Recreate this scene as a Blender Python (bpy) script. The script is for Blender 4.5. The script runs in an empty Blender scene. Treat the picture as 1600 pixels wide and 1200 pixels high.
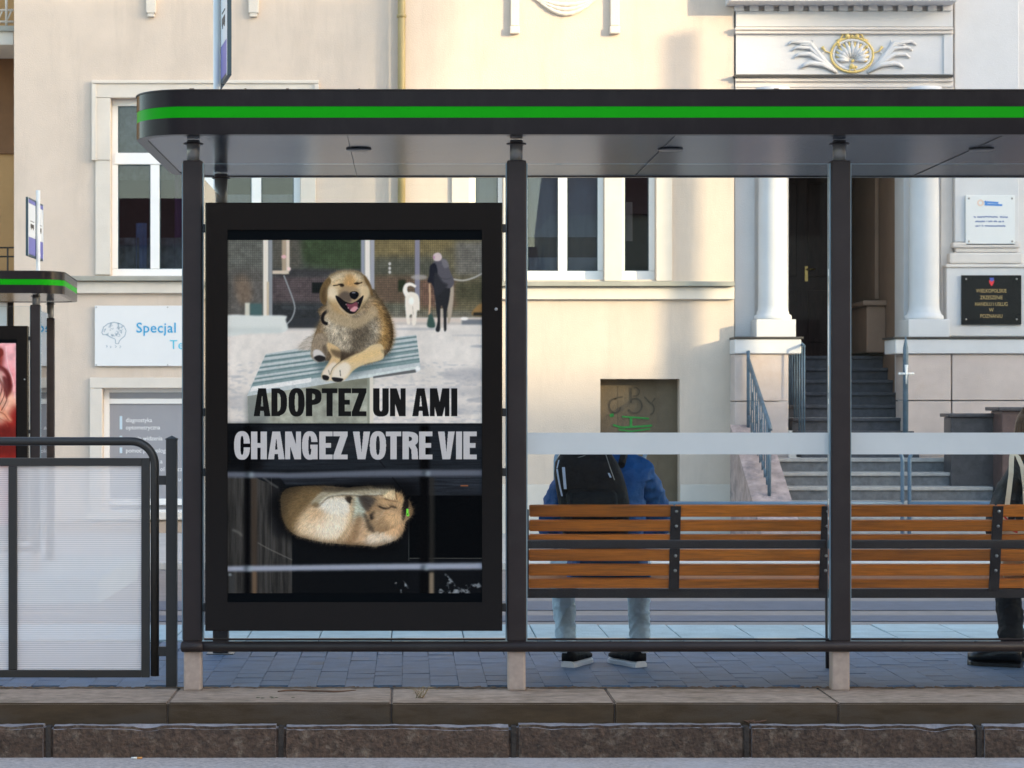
import bpy, bmesh, math, random
import numpy as np
from mathutils import Vector, Matrix

R = math.radians
rng = random.Random(7)
nr = np.random.RandomState(11)
scene = bpy.context.scene
COL = scene.collection

# ------------------------------------------------------------------ camera
F = 3283.0            # focal length in pixels of the 1600 px wide photograph
VX, VY = 640.0, 629.0  # where lines running straight away from the camera meet
CZ = 1.30             # eye height above the platform (z = 0)
cd = bpy.data.cameras.new("camera")
cam = bpy.data.objects.new("camera", cd)
COL.objects.link(cam)
cam.location = (0, 0, CZ)
cam.rotation_euler = (R(90), 0, 0)
cd.sensor_width = 36.0
cd.lens = F / 1600 * 36.0
cd.shift_x = (800 - VX) / 1600
cd.shift_y = (VY - 600) / 1600
cd.clip_start = 0.1
cd.clip_end = 2000
cd.dof.use_dof = True
cd.dof.focus_distance = 9.6
cd.dof.aperture_fstop = 11
scene.camera = cam

# ------------------------------------------------------------------ light
SUN_AZ = 55.0    # degrees to the right of straight behind the camera
SUN_EL = 12.0
s_dir = Vector((math.sin(R(SUN_AZ)) * math.cos(R(SUN_EL)), -math.cos(R(SUN_AZ)) * math.cos(R(SUN_EL)), math.sin(R(SUN_EL))))
world = bpy.data.worlds.new("World")
scene.world = world
world.use_nodes = True
wn = world.node_tree
bg = wn.nodes["Background"]
sky = wn.nodes.new("ShaderNodeTexSky")
sky.sky_type = 'NISHITA'
sky.sun_disc = False
sky.sun_elevation = R(SUN_EL)
sky.sun_rotation = math.atan2(s_dir.x, s_dir.y)
sky.air_density = 1.0
sky.dust_density = 1.5
sky.ozone_density = 1.0
hsv = wn.nodes.new("ShaderNodeHueSaturation")
hsv.inputs['Saturation'].default_value = 0.95
wn.links.new(sky.outputs[0], hsv.inputs['Color'])
wn.links.new(hsv.outputs[0], bg.inputs[0])
bg.inputs[1].default_value = 0.15
sl = bpy.data.lights.new("sun", 'SUN')
sl.energy = 1.25
sl.angle = R(0.7)
sl.color = (1.0, 0.80, 0.50)
sun = bpy.data.objects.new("sun", sl)
COL.objects.link(sun)
sun.rotation_euler = (-s_dir).to_track_quat('-Z', 'Y').to_euler()
sun.location = (20, -20, 20)
vs = scene.view_settings
vs.view_transform = 'Standard'
vs.look = 'None'
vs.gamma = 1
vs.use_curve_mapping = False
vs.exposure = 2.2
scene.render.engine = 'CYCLES'
scene.cycles.max_bounces = 8
scene.cycles.transparent_max_bounces = 16

# ------------------------------------------------------------------ materials
def mat(name, col, rough=0.6, metal=0.0, var=0.12, vscale=5.0, bump=0.0, bscale=60.0, rnd=0.0, spec=0.5,
        col2=None, c2scale=2.0, c2lo=0.5, c2hi=0.7, stretch=(1, 1, 1), coat=0.0, c2stretch=None):
    m = bpy.data.materials.new(name)
    m.use_nodes = True
    nt = m.node_tree
    b = nt.nodes["Principled BSDF"]
    b.inputs['Roughness'].default_value = rough
    b.inputs['Metallic'].default_value = metal
    b.inputs['Specular IOR Level'].default_value = spec
    if coat:
        b.inputs['Coat Weight'].default_value = coat
        b.inputs['Coat Roughness'].default_value = 0.03
    tc = nt.nodes.new("ShaderNodeTexCoord")
    mp = nt.nodes.new("ShaderNodeMapping")
    mp.inputs['Scale'].default_value = stretch
    nt.links.new(tc.outputs['Object'], mp.inputs['Vector'])
    vec = mp.outputs['Vector']
    if rnd:
        oi = nt.nodes.new("ShaderNodeObjectInfo")
        ml = nt.nodes.new("ShaderNodeVectorMath"); ml.operation = 'MULTIPLY_ADD'
        ml.inputs[1].default_value = (1, 1, 1)
        cmb = nt.nodes.new("ShaderNodeMath"); cmb.operation = 'MULTIPLY'; cmb.inputs[1].default_value = 50
        nt.links.new(oi.outputs['Random'], cmb.inputs[0])
        nt.links.new(vec, ml.inputs[0])
        nt.links.new(cmb.outputs[0], ml.inputs[2])
        vec = ml.outputs[0]
    nz = nt.nodes.new("ShaderNodeTexNoise")
    nz.inputs['Scale'].default_value = vscale
    nz.inputs['Detail'].default_value = 8
    nz.inputs['Roughness'].default_value = 0.62
    nt.links.new(vec, nz.inputs['Vector'])
    cr = nt.nodes.new("ShaderNodeValToRGB")
    cr.color_ramp.elements[0].position = 0.3
    cr.color_ramp.elements[1].position = 0.7
    cr.color_ramp.elements[0].color = (*[c * (1 - var) for c in col], 1)
    cr.color_ramp.elements[1].color = (*[min(1, c * (1 + var)) for c in col], 1)
    nt.links.new(nz.outputs['Fac'], cr.inputs['Fac'])
    out = cr.outputs['Color']
    if col2 is not None:
        n2 = nt.nodes.new("ShaderNodeTexNoise")
        n2.inputs['Scale'].default_value = c2scale
        n2.inputs['Detail'].default_value = 9
        n2.inputs['Roughness'].default_value = 0.7
        if c2stretch is None:
            nt.links.new(vec, n2.inputs['Vector'])
        else:
            mp2 = nt.nodes.new("ShaderNodeMapping")
            mp2.inputs['Scale'].default_value = c2stretch
            nt.links.new(tc.outputs['Object'], mp2.inputs['Vector'])
            nt.links.new(mp2.outputs['Vector'], n2.inputs['Vector'])
        mr = nt.nodes.new("ShaderNodeMapRange")
        mr.inputs['From Min'].default_value = c2lo
        mr.inputs['From Max'].default_value = c2hi
        nt.links.new(n2.outputs['Fac'], mr.inputs['Value'])
        mx = nt.nodes.new("ShaderNodeMix"); mx.data_type = 'RGBA'
        nt.links.new(mr.outputs[0], mx.inputs['Factor'])
        nt.links.new(out, mx.inputs['A'])
        mx.inputs['B'].default_value = (*col2, 1)
        out = mx.outputs['Result']
    if rnd:
        mr2 = nt.nodes.new("ShaderNodeMapRange")
        mr2.inputs['To Min'].default_value = 1 - rnd
        mr2.inputs['To Max'].default_value = 1 + rnd
        nt.links.new(oi.outputs['Random'], mr2.inputs['Value'])
        vm = nt.nodes.new("ShaderNodeVectorMath"); vm.operation = 'SCALE'
        nt.links.new(out, vm.inputs[0])
        nt.links.new(mr2.outputs[0], vm.inputs['Scale'])
        out = vm.outputs[0]
    nt.links.new(out, b.inputs['Base Color'])
    if bump:
        nb = nt.nodes.new("ShaderNodeTexNoise")
        nb.inputs['Scale'].default_value = bscale
        nb.inputs['Detail'].default_value = 6
        nt.links.new(vec, nb.inputs['Vector'])
        bp = nt.nodes.new("ShaderNodeBump")
        bp.inputs['Strength'].default_value = bump
        bp.inputs['Distance'].default_value = 0.02
        nt.links.new(nb.outputs['Fac'], bp.inputs['Height'])
        nt.links.new(bp.outputs[0], b.inputs['Normal'])
    return m


def glass_mat(name, tint=(0.97, 0.985, 0.98), ior=1.45, rough=0.0, boost=1.0):
    m = bpy.data.materials.new(name)
    m.use_nodes = True
    nt = m.node_tree
    for n in list(nt.nodes):
        if n.type != 'OUTPUT_MATERIAL':
            nt.nodes.remove(n)
    o = [n for n in nt.nodes][0]
    tr = nt.nodes.new("ShaderNodeBsdfTransparent"); tr.inputs[0].default_value = (*tint, 1)
    gl = nt.nodes.new("ShaderNodeBsdfGlossy"); gl.inputs['Roughness'].default_value = rough
    gl.inputs['Color'].default_value = (boost, boost, boost, 1)
    fr = nt.nodes.new("ShaderNodeFresnel"); fr.inputs['IOR'].default_value = ior
    mx = nt.nodes.new("ShaderNodeMixShader")
    nt.links.new(fr.outputs[0], mx.inputs[0])
    nt.links.new(tr.outputs[0], mx.inputs[1])
    nt.links.new(gl.outputs[0], mx.inputs[2])
    nt.links.new(mx.outputs[0], o.inputs[0])
    return m


def ribbed_film_mat(name):
    m = bpy.data.materials.new(name)
    m.use_nodes = True
    nt = m.node_tree
    b = nt.nodes["Principled BSDF"]
    o = nt.nodes["Material Output"]
    b.inputs['Base Color'].default_value = (0.90, 0.83, 0.80, 1)
    b.inputs['Roughness'].default_value = 0.4
    tl = nt.nodes.new("ShaderNodeBsdfTranslucent"); tl.inputs[0].default_value = (0.95, 0.89, 0.85, 1)
    m1 = nt.nodes.new("ShaderNodeMixShader"); m1.inputs[0].default_value = 0.45
    nt.links.new(b.outputs[0], m1.inputs[1]); nt.links.new(tl.outputs[0], m1.inputs[2])
    tr = nt.nodes.new("ShaderNodeBsdfTransparent")
    tc = nt.nodes.new("ShaderNodeTexCoord")
    sp = nt.nodes.new("ShaderNodeSeparateXYZ")
    nt.links.new(tc.outputs['Object'], sp.inputs[0])
    ma = nt.nodes.new("ShaderNodeMath"); ma.operation = 'MULTIPLY'; ma.inputs[1].default_value = 2 * math.pi / 0.0096
    nt.links.new(sp.outputs['Z'], ma.inputs[0])
    sn = nt.nodes.new("ShaderNodeMath"); sn.operation = 'SINE'
    nt.links.new(ma.outputs[0], sn.inputs[0])
    mr = nt.nodes.new("ShaderNodeMapRange")
    mr.inputs['From Min'].default_value = -1; mr.inputs['From Max'].default_value = 1
    mr.inputs['To Min'].default_value = 0.42; mr.inputs['To Max'].default_value = 0.64
    nt.links.new(sn.outputs[0], mr.inputs['Value'])
    m2 = nt.nodes.new("ShaderNodeMixShader")
    nt.links.new(mr.outputs[0], m2.inputs[0])
    nt.links.new(tr.outputs[0], m2.inputs[1]); nt.links.new(m1.outputs[0], m2.inputs[2])
    nt.links.new(m2.outputs[0], o.inputs[0])
    return m


def print_mat(name, arr, rough=0.25, coat=0.0, emit=0.0, gain=1.0):
    """flat print: an image painted by this script into a float array"""
    h, w = arr.shape[:2]
    img = bpy.data.images.new(name + "_print", w, h)
    px = np.ones((h, w, 4), np.float32)
    px[..., :3] = np.clip(arr[::-1] * gain * np.array((1.05, 1.0, 0.955)), 0, 1)
    img.pixels.foreach_set(px.ravel())
    img.update()
    img.pack()
    m = bpy.data.materials.new(name)
    m.use_nodes = True
    nt = m.node_tree
    b = nt.nodes["Principled BSDF"]
    b.inputs['Roughness'].default_value = rough
    b.inputs['Specular IOR Level'].default_value = 0.08
    ti = nt.nodes.new("ShaderNodeTexImage"); ti.image = img; ti.extension = 'EXTEND'
    nt.links.new(ti.outputs[0], b.inputs['Base Color'])
    if emit:
        nt.links.new(ti.outputs[0], b.inputs['Emission Color'])
        b.inputs['Emission Strength'].default_value = emit
    return m


M = {}
M['plaster'] = mat('cream_plaster', (0.635, 0.53, 0.435), 0.9, var=0.05, vscale=2.2, bump=0.22, bscale=60, col2=(0.50, 0.42, 0.345), c2scale=1.1, c2lo=0.5, c2hi=0.85, c2stretch=(2.2, 1, .35))
M['trim'] = mat('pale_plaster_trim', (0.67, 0.61, 0.53), 0.85, var=0.05, vscale=3, bump=0.2, bscale=80)
M['ledge'] = mat('grey_sheet_ledge', (0.33, 0.32, 0.27), 0.6, var=0.12, vscale=4)
M['plinth'] = mat('brown_plinth', (0.40, 0.31, 0.24), 0.9, var=0.12, vscale=3, bump=0.3)
M['ochre'] = mat('ochre_plaster', (0.50, 0.29, 0.12), 0.9, var=0.08, vscale=1.5, bump=0.3)
M['shade_brown'] = mat('painted_balcony_shade', (0.22, 0.11, 0.05), 0.9, var=0.15, vscale=2)
M['white_stone'] = mat('white_painted_stone', (0.62, 0.615, 0.62), 0.8, var=0.05, vscale=2, bump=0.15, bscale=70)
M['white_trim'] = mat('white_moulding', (0.66, 0.61, 0.57), 0.8, var=0.06, vscale=3)
M['pink_stone'] = mat('pinkish_stone', (0.56, 0.47, 0.43), 0.85, var=0.10, vscale=2.5, bump=0.3, bscale=90, col2=(0.50, 0.38, 0.30), c2scale=1.3, c2lo=0.55, c2hi=0.8)
M['granite_pink'] = mat('mottled_pink_granite', (0.40, 0.31, 0.29), 0.7, var=0.35, vscale=6, bump=0.2, col2=(0.20, 0.17, 0.18), c2scale=4, c2lo=0.5, c2hi=0.65)
M['granite_dark'] = mat('dark_granite', (0.06, 0.055, 0.06), 0.35, var=0.3, vscale=12)
M['granite_red'] = mat('reddish_granite', (0.10, 0.06, 0.055), 0.4, var=0.3, vscale=12)
M['riser_grey'] = mat('grey_granite_riser', (0.12, 0.125, 0.135), 0.75, var=0.3, vscale=14, bump=0.2, bscale=120, rnd=.08)
M['tread'] = mat('worn_lit_tread', (0.34, 0.325, 0.31), 0.75, var=0.2, vscale=10, rnd=.08)  # worn nosing; daylight on the lower treads is also in the tone
M['step'] = mat('grey_granite_step_shaded', (0.055, 0.056, 0.066), 0.75, var=0.3, vscale=14, bump=0.2, bscale=120, rnd=0.08)  # darker copy for the inner flight; its shade is put into the colour
M['wine_wall'] = mat('vestibule_plaster', (0.24, 0.155, 0.105), 0.8, var=0.12, vscale=2)
M['door_dark'] = mat('dark_brown_wood', (0.040, 0.019, 0.016), 0.4, spec=0.2, var=0.3, vscale=4, stretch=(6, 6, 1))
M['brass'] = mat('brass', (0.55, 0.38, 0.14), 0.3, metal=1.0)
M['gold'] = mat('gilded_plaster', (0.72, 0.54, 0.20), 0.5, metal=0.0, var=0.2, vscale=20)
M['window_white'] = mat('white_window_frame', (0.82, 0.82, 0.80), 0.35, var=0.02)
M['window_glass'] = glass_mat('window_glass', (0.72, 0.75, 0.78), ior=1.5)
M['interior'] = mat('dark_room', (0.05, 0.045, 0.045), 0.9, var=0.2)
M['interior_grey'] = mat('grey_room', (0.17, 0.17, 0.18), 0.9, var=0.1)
M['curtain'] = mat('purple_curtain', (0.07, 0.02, 0.08), 0.9, var=0.15)
M['blind'] = mat('grey_blind', (0.42, 0.42, 0.44), 0.8, var=0.04)
M['reflection_brown'] = mat('painted_roof_reflection', (0.17, 0.14, 0.125), 0.8, var=0.06)
M['lace'] = mat('grey_lace_curtain', (0.14, 0.15, 0.16), 0.9, var=0.5, vscale=8)
M['blue_fold'] = mat('blue_curtain', (0.12, 0.17, 0.32), 0.9, var=0.2)
M['film_grey'] = mat('grey_window_film', (0.30, 0.30, 0.32), 0.45, var=0.03)
M['print_white'] = mat('white_print', (0.80, 0.80, 0.80), 0.5, var=0.01)
M['print_pale'] = mat('pale_blue_print', (0.55, 0.68, 0.76), 0.5, var=0.01)
M['sign_white'] = mat('white_sign_panel', (0.74, 0.74, 0.73), 0.3, var=0.015)
M['print_blue'] = mat('blue_print', (0.015, 0.33, 0.60), 0.45, var=0.02)
M['print_cyan'] = mat('cyan_print', (0.06, 0.50, 0.68), 0.45, var=0.02)
M['print_grey'] = mat('grey_blue_print', (0.28, 0.37, 0.44), 0.5, var=0.3, vscale=30)
M['print_navy'] = mat('navy_print', (0.16, 0.22, 0.42), 0.5, var=0.02)
M['print_logo'] = mat('blue_logo_print', (0.08, 0.25, 0.62), 0.5, var=0.02)
M['print_peach'] = mat('peach_print', (0.80, 0.60, 0.48), 0.5, var=0.02)
M['print_gold'] = mat('gold_print', (0.42, 0.30, 0.12), 0.5, var=0.05)
M['plaque_black'] = mat('black_stone_plaque', (0.012, 0.013, 0.014), 0.3, spec=0.15, var=0.1)
M['red_print'] = mat('red_print', (0.65, 0.03, 0.04), 0.4)
M['blue_crest'] = mat('blue_crest_print', (0.06, 0.09, 0.40), 0.4)
M['olive'] = mat('olive_brown_gate', (0.125, 0.095, 0.058), 0.8, var=0.12, vscale=5, bump=0.2)
M['graf_green'] = mat('green_spray_paint', (0.02, 0.22, 0.035), 0.7, var=0.25, vscale=25)
M['graf_dark'] = mat('dark_spray_paint', (0.062, 0.050, 0.034), 0.8, var=0.2, vscale=15)
M['pipe'] = mat('olive_downpipe', (0.34, 0.26, 0.11), 0.5, var=0.15, vscale=3)
M['bluesteel'] = mat('blue_grey_painted_iron', (0.085, 0.135, 0.18), 0.5, var=0.3, vscale=8)
M['steelrail'] = mat('galvanised_barrier_tube', (0.13, 0.20, 0.28), 0.42, metal=0.4, var=0.12, vscale=6)
M['iron'] = mat('dark_iron', (0.05, 0.045, 0.04), 0.6)
M['anthracite'] = mat('anthracite_coated_metal', (0.030, 0.022, 0.021), 0.42, spec=0.22, col2=(0.042, 0.036, 0.032), c2scale=3.0, c2lo=.52, c2hi=.85, var=0.15, vscale=8, bump=0.02, bscale=400)
M['anthracite_gloss'] = mat('anthracite_fascia', (0.016, 0.012, 0.013), 0.24, spec=0.14, col2=(0.030, 0.026, 0.024), c2scale=2.0, c2lo=.5, c2hi=.8, c2stretch=(1.5, 1.5, .5), var=0.15, vscale=8)
M['soffit'] = mat('brushed_dark_soffit', (0.085, 0.092, 0.11), 0.16, spec=0.16, var=0.4, vscale=2.0, stretch=(0.6, 9, 1), bump=0.02, bscale=9)
M['green'] = mat('bright_green_stripe', (0.003, 0.31, 0.001), 0.45, spec=0.1, var=0.03)
M['galv'] = mat('galvanised_post_foot', (0.44, 0.34, 0.28), 0.4, metal=0.25, var=0.12, vscale=30)
M['galv_dark'] = mat('dull_steel_stub', (0.24, 0.23, 0.22), 0.35, metal=0.3, var=0.15)
M['shelter_glass'] = glass_mat('shelter_glass', (0.97, 0.985, 0.98), ior=1.2)
M['glass_edge'] = mat('glass_edge_bead', (0.25, 0.34, 0.38), 0.2)
M['frost'] = mat('frosted_film', (0.55, 0.555, 0.535), 0.6, var=0.03)
M['black'] = mat('black_rubber', (0.012, 0.012, 0.013), 0.5, var=0.1)
M['case'] = mat('black_display_case', (0.010, 0.008, 0.007), 0.14, spec=0.2, var=0.06)
M['screen_black'] = mat('black_display_border', (0.002, 0.003, 0.004), 0.25, spec=0.05, var=0.0)
M['wood'] = mat('varnished_wood_slat', (0.50, 0.145, 0.016), 0.55, spec=0.25, var=0.3, vscale=5, stretch=(1.2, 22, 22), rnd=0.22, col2=(0.17, 0.07, 0.025), c2scale=3.0, c2lo=.52, c2hi=.8, bump=0.08, bscale=60)
M['bolt'] = mat('steel_bolt', (0.35, 0.33, 0.31), 0.35, metal=0.8)
M['film'] = ribbed_film_mat('ribbed_translucent_panel')
M['barrier'] = mat('black_brown_barrier_metal', (0.024, 0.021, 0.018), 0.42, var=0.08, vscale=10)
M['paver'] = mat('grey_concrete_paver', (0.095, 0.142, 0.215), 0.6, var=0.16, vscale=9, bump=0.3, bscale=150, rnd=0.09, col2=(0.10, 0.11, 0.13), c2scale=3.0, c2lo=0.56, c2hi=0.72)
M['bed'] = mat('paver_bed_sand', (0.062, 0.075, 0.095), 0.95, var=0.2)
M['tactile'] = mat('pale_edge_slab', (0.40, 0.48, 0.50), 0.8, var=0.12, vscale=8, bump=0.3, rnd=0.06)
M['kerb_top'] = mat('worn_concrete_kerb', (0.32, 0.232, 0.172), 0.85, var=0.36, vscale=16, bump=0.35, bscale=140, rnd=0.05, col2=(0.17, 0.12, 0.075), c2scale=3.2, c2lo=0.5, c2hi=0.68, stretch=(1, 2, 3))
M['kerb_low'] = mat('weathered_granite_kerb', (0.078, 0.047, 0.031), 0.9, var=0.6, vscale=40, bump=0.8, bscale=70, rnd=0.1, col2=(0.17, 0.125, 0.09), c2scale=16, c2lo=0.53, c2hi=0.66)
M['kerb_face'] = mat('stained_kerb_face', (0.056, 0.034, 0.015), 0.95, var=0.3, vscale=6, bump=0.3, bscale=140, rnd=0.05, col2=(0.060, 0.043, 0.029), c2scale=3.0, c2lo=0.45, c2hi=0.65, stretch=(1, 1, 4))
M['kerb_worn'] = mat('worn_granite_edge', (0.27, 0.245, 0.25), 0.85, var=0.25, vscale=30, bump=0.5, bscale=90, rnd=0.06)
M['dirt'] = mat('brown_grit', (0.12, 0.075, 0.042), 0.95, var=0.4, vscale=30, bump=.5)
M['mortar'] = mat('dark_mortar', (0.036, 0.027, 0.021), 0.9, var=0.3, vscale=20, bump=0.5)
M['asphalt'] = mat('grey_asphalt', (0.45, 0.385, 0.355), 0.9, var=0.35, vscale=60, bump=0.5, bscale=180, col2=(0.52, 0.475, 0.475), c2scale=3, c2lo=0.5, c2hi=0.75)
M['far_road'] = mat('far_carriageway', (0.23, 0.20, 0.19), 0.85, var=0.15, vscale=6)
M['asphalt_dark'] = mat('dark_track_bed', (0.10, 0.11, 0.145), 0.75, var=0.15, vscale=8)
M['sidewalk'] = mat('pale_sidewalk_slabs', (0.46, 0.44, 0.42), 0.85, var=0.10, vscale=3, bump=0.2)
M['farkerb'] = mat('far_concrete_kerb', (0.52, 0.50, 0.47), 0.85, var=0.1, vscale=3)
M['ground'] = mat('city_ground', (0.16, 0.15, 0.145), 0.95, var=0.15, vscale=0.3)
M['signpole'] = mat('white_sign_pole', (0.72, 0.71, 0.66), 0.4, var=0.03)
M['sign_edge'] = mat('dark_teal_sign_edge', (0.02, 0.05, 0.065), 0.4)
M['sign_violet'] = mat('violet_blue_print', (0.13, 0.13, 0.44), 0.4)
M['sign_face'] = mat('white_sign_face', (0.74, 0.77, 0.78), 0.35, var=0.02)
M['skin'] = mat('skin', (0.50, 0.30, 0.21), 0.5, var=0.06)
M['jacket_blue'] = mat('blue_nylon_jacket', (0.002, 0.060, 0.215), 0.6, spec=0.2, var=0.2, vscale=9, bump=0.6, bscale=22)
M['jeans_light'] = mat('washed_light_denim', (0.42, 0.52, 0.60), 0.85, var=0.16, vscale=14, bump=0.4, bscale=30)
M['black_cloth'] = mat('black_cloth', (0.007, 0.0075, 0.009), 0.65, spec=0.12, var=0.3, vscale=14, bump=0.5, bscale=28)
M['coat_black'] = mat('charcoal_coat', (0.020, 0.021, 0.025), 0.7, var=0.2, vscale=20, bump=0.4, bscale=40)
M['reflective'] = mat('reflective_strip', (0.42, 0.50, 0.66), 0.3, var=0.05)
M['hair_brown'] = mat('brown_hair', (0.12, 0.055, 0.025), 0.45, var=0.5, vscale=6, stretch=(22, 22, 1.5), bump=0.5, bscale=40)
M['hair_dark'] = mat('dark_hair', (0.02, 0.014, 0.011), 0.5, var=0.4, vscale=20)
M['leather'] = mat('black_leather', (0.010, 0.010, 0.011), 0.3, var=0.15, vscale=15, bump=0.2)
M['sole'] = mat('white_rubber_sole', (0.55, 0.56, 0.58), 0.5, var=0.05)
M['canvas'] = mat('cream_canvas', (0.66, 0.57, 0.44), 0.9, var=0.06, vscale=30)
M['leaf_red'] = mat('dry_red_leaf', (0.16, 0.05, 0.03), 0.8, var=0.3, vscale=40)
M['straw'] = mat('dry_straw', (0.30, 0.22, 0.12), 0.9, var=0.3, vscale=40)
M['twig'] = mat('brown_twig', (0.11, 0.055, 0.03), 0.8, var=0.3, vscale=30)
M['paper_white'] = mat('cigarette_paper', (0.75, 0.74, 0.70), 0.8)
M['filter'] = mat('orange_filter', (0.62, 0.28, 0.08), 0.8, var=0.2, vscale=200)
M['moss'] = mat('green_moss', (0.045, 0.055, 0.02), 0.95, var=0.3, vscale=50)
M['roof_red'] = mat('red_roof_tiles', (0.20, 0.07, 0.05), 0.8, var=0.2, vscale=4)
M['house_a'] = mat('grey_house_plaster', (0.42, 0.38, 0.34), 0.9, var=0.08, vscale=1)
M['house_b'] = mat('rose_house_plaster', (0.48, 0.36, 0.30), 0.9, var=0.08, vscale=1)
M['house_c'] = mat('sand_house_plaster', (0.50, 0.44, 0.34), 0.9, var=0.08, vscale=1)
M['dark_pane'] = mat('dark_window_pane', (0.02, 0.022, 0.025), 0.05)
M['lamp_ring'] = mat('ceiling_lamp_ring', (0.05, 0.05, 0.05), 0.3)

# ------------------------------------------------------------------ builders
def tag(o, label=None, cat=None, group=None, kind=None):
    if label: o['label'] = label
    if cat: o['category'] = cat
    if group: o['group'] = group
    if kind: o['kind'] = kind
    return o


def thing(name, label, cat, loc=(0, 0, 0), group=None, kind=None, rz=0.0):
    o = bpy.data.objects.new(name, None)
    o.empty_display_size = 0.1
    o.location = loc
    o.rotation_euler = (0, 0, rz)
    COL.objects.link(o)
    return tag(o, label, cat, group, kind)


def origin(o):
    v = Vector((0, 0, 0))
    while o is not None:
        v += o.location
        o = o.parent
    return v


class MB:
    """collects geometry in world space (or the space of an unmoved root)"""
    def __init__(self):
        self.v, self.f, self.sm = [], [], []

    def add(self, vs, fs, smooth=False):
        n = len(self.v)
        self.v += [tuple(p) for p in vs]
        self.f += [tuple(i + n for i in f) for f in fs]
        self.sm += [smooth] * len(fs)
        return self

    def box(self, x0, x1, y0, y1, z0, z1, bev=0.0, mtx=None):
        if x0 > x1: x0, x1 = x1, x0
        if y0 > y1: y0, y1 = y1, y0
        if z0 > z1: z0, z1 = z1, z0
        if bev <= 0:
            vs = [(x, y, z) for z in (z0, z1) for y in (y0, y1) for x in (x0, x1)]
            fs = [(0, 2, 3, 1), (4, 5, 7, 6), (0, 1, 5, 4), (2, 6, 7, 3), (0, 4, 6, 2), (1, 3, 7, 5)]
            if mtx is not None: vs = [mtx @ Vector(v) for v in vs]
            return self.add(vs, fs)
        bm = bmesh.new()
        bmesh.ops.create_cube(bm, size=1)
        for v in bm.verts:
            v.co = Vector(((x0 + x1) / 2 + v.co.x * (x1 - x0), (y0 + y1) / 2 + v.co.y * (y1 - y0), (z0 + z1) / 2 + v.co.z * (z1 - z0)))
        b = min(bev, 0.45 * min(x1 - x0, y1 - y0, z1 - z0))
        bmesh.ops.bevel(bm, geom=bm.edges[:], offset=b, segments=2, affect='EDGES', profile=0.6)
        return self.bm(bm, mtx)

    def bm(self, bm, mtx=None, smooth=False):
        bm.verts.ensure_lookup_table()
        for i, v in enumerate(bm.verts): v.index = i
        vs = [(mtx @ v.co) if mtx is not None else v.co.copy() for v in bm.verts]
        self.add(vs, [tuple(v.index for v in f.verts) for f in bm.faces], smooth)
        bm.free()
        return self

    def tube(self, pts, r, n=10, cap=True, smooth=True):
        pts = [Vector(p) for p in pts]
        rs = r if isinstance(r, (list, tuple)) else [r] * len(pts)
        ring = []
        up = None
        for i, p in enumerate(pts):
            a = pts[max(i - 1, 0)]; b = pts[min(i + 1, len(pts) - 1)]
            t = (b - a).normalized()
            if up is None:
                up = Vector((0, 0, 1)) if abs(t.z) < 0.9 else Vector((0, 1, 0))
            s = t.cross(up)
            if s.length < 1e-5: s = t.cross(Vector((1, 0, 0)))
            s.normalize()
            up = s.cross(t).normalized()
            ring.append([p + rs[i] * (math.cos(2 * math.pi * k / n) * s + math.sin(2 * math.pi * k / n) * up) for k in range(n)])
        vs = [q for rr in ring for q in rr]
        fs = []
        for i in range(len(pts) - 1):
            for k in range(n):
                fs.append((i * n + k, i * n + (k + 1) % n, (i + 1) * n + (k + 1) % n, (i + 1) * n + k))
        base = len(self.v)
        self.add(vs, fs, smooth)
        if cap:
            self.f.append(tuple(base + k for k in range(n - 1, -1, -1))); self.sm.append(False)
            self.f.append(tuple(base + (len(pts) - 1) * n + k for k in range(n))); self.sm.append(False)
        return self

    def lathe(self, cx, cy, prof, n=24, smooth=True):
        vs, fs = [], []
        for (r, z) in prof:
            for k in range(n):
                a = 2 * math.pi * k / n
                vs.append((cx + r * math.cos(a), cy + r * math.sin(a), z))
        for i in range(len(prof) - 1):
            for k in range(n):
                fs.append((i * n + k, i * n + (k + 1) % n, (i + 1) * n + (k + 1) % n, (i + 1) * n + k))
        fs.append(tuple(range(n - 1, -1, -1)))
        fs.append(tuple((len(prof) - 1) * n + k for k in range(n)))
        return self.add(vs, fs, smooth)

    def prism(self, pts, axis, a, b):
        """pts: 2-D outline; extruded along axis from a to b"""
        def P(p, t):
            if axis == 'y': return (p[0], t, p[1])
            if axis == 'z': return (p[0], p[1], t)
            return (t, p[0], p[1])
        n = len(pts)
        vs = [P(p, a) for p in pts] + [P(p, b) for p in pts]
        fs = [tuple(range(n)), tuple(range(2 * n - 1, n - 1, -1))]
        fs += [(i, (i + 1) % n + 0, (i + 1) % n + n, i + n) for i in range(n)]
        return self.add(vs, fs)

    def ball(self, c, r, n=12, m=8, sc=(1, 1, 1)):
        vs, fs = [], []
        for i in range(m + 1):
            t = math.pi * i / m
            for k in range(n):
                a = 2 * math.pi * k / n
                vs.append((c[0] + r * sc[0] * math.sin(t) * math.cos(a), c[1] + r * sc[1] * math.sin(t) * math.sin(a), c[2] + r * sc[2] * math.cos(t)))
        for i in range(m):
            for k in range(n):
                fs.append((i * n + k, (i + 1) * n + k, (i + 1) * n + (k + 1) % n, i * n + (k + 1) % n))
        return self.add(vs, fs, True)

    def build(self, name, material, parent=None, label=None, cat=None, group=None, kind=None, fix=True):
        me = bpy.data.meshes.new(name)
        off = origin(parent) if parent is not None else Vector((0, 0, 0))
        me.from_pydata([(p[0] - off.x, p[1] - off.y, p[2] - off.z) for p in self.v], [], self.f)
        me.polygons.foreach_set('use_smooth', self.sm)
        if fix:
            bm = bmesh.new(); bm.from_mesh(me)
            bmesh.ops.recalc_face_normals(bm, faces=bm.faces[:])
            bm.to_mesh(me); bm.free()
        me.materials.append(material)
        o = bpy.data.objects.new(name, me)
        COL.objects.link(o)
        o.parent = parent
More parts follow.
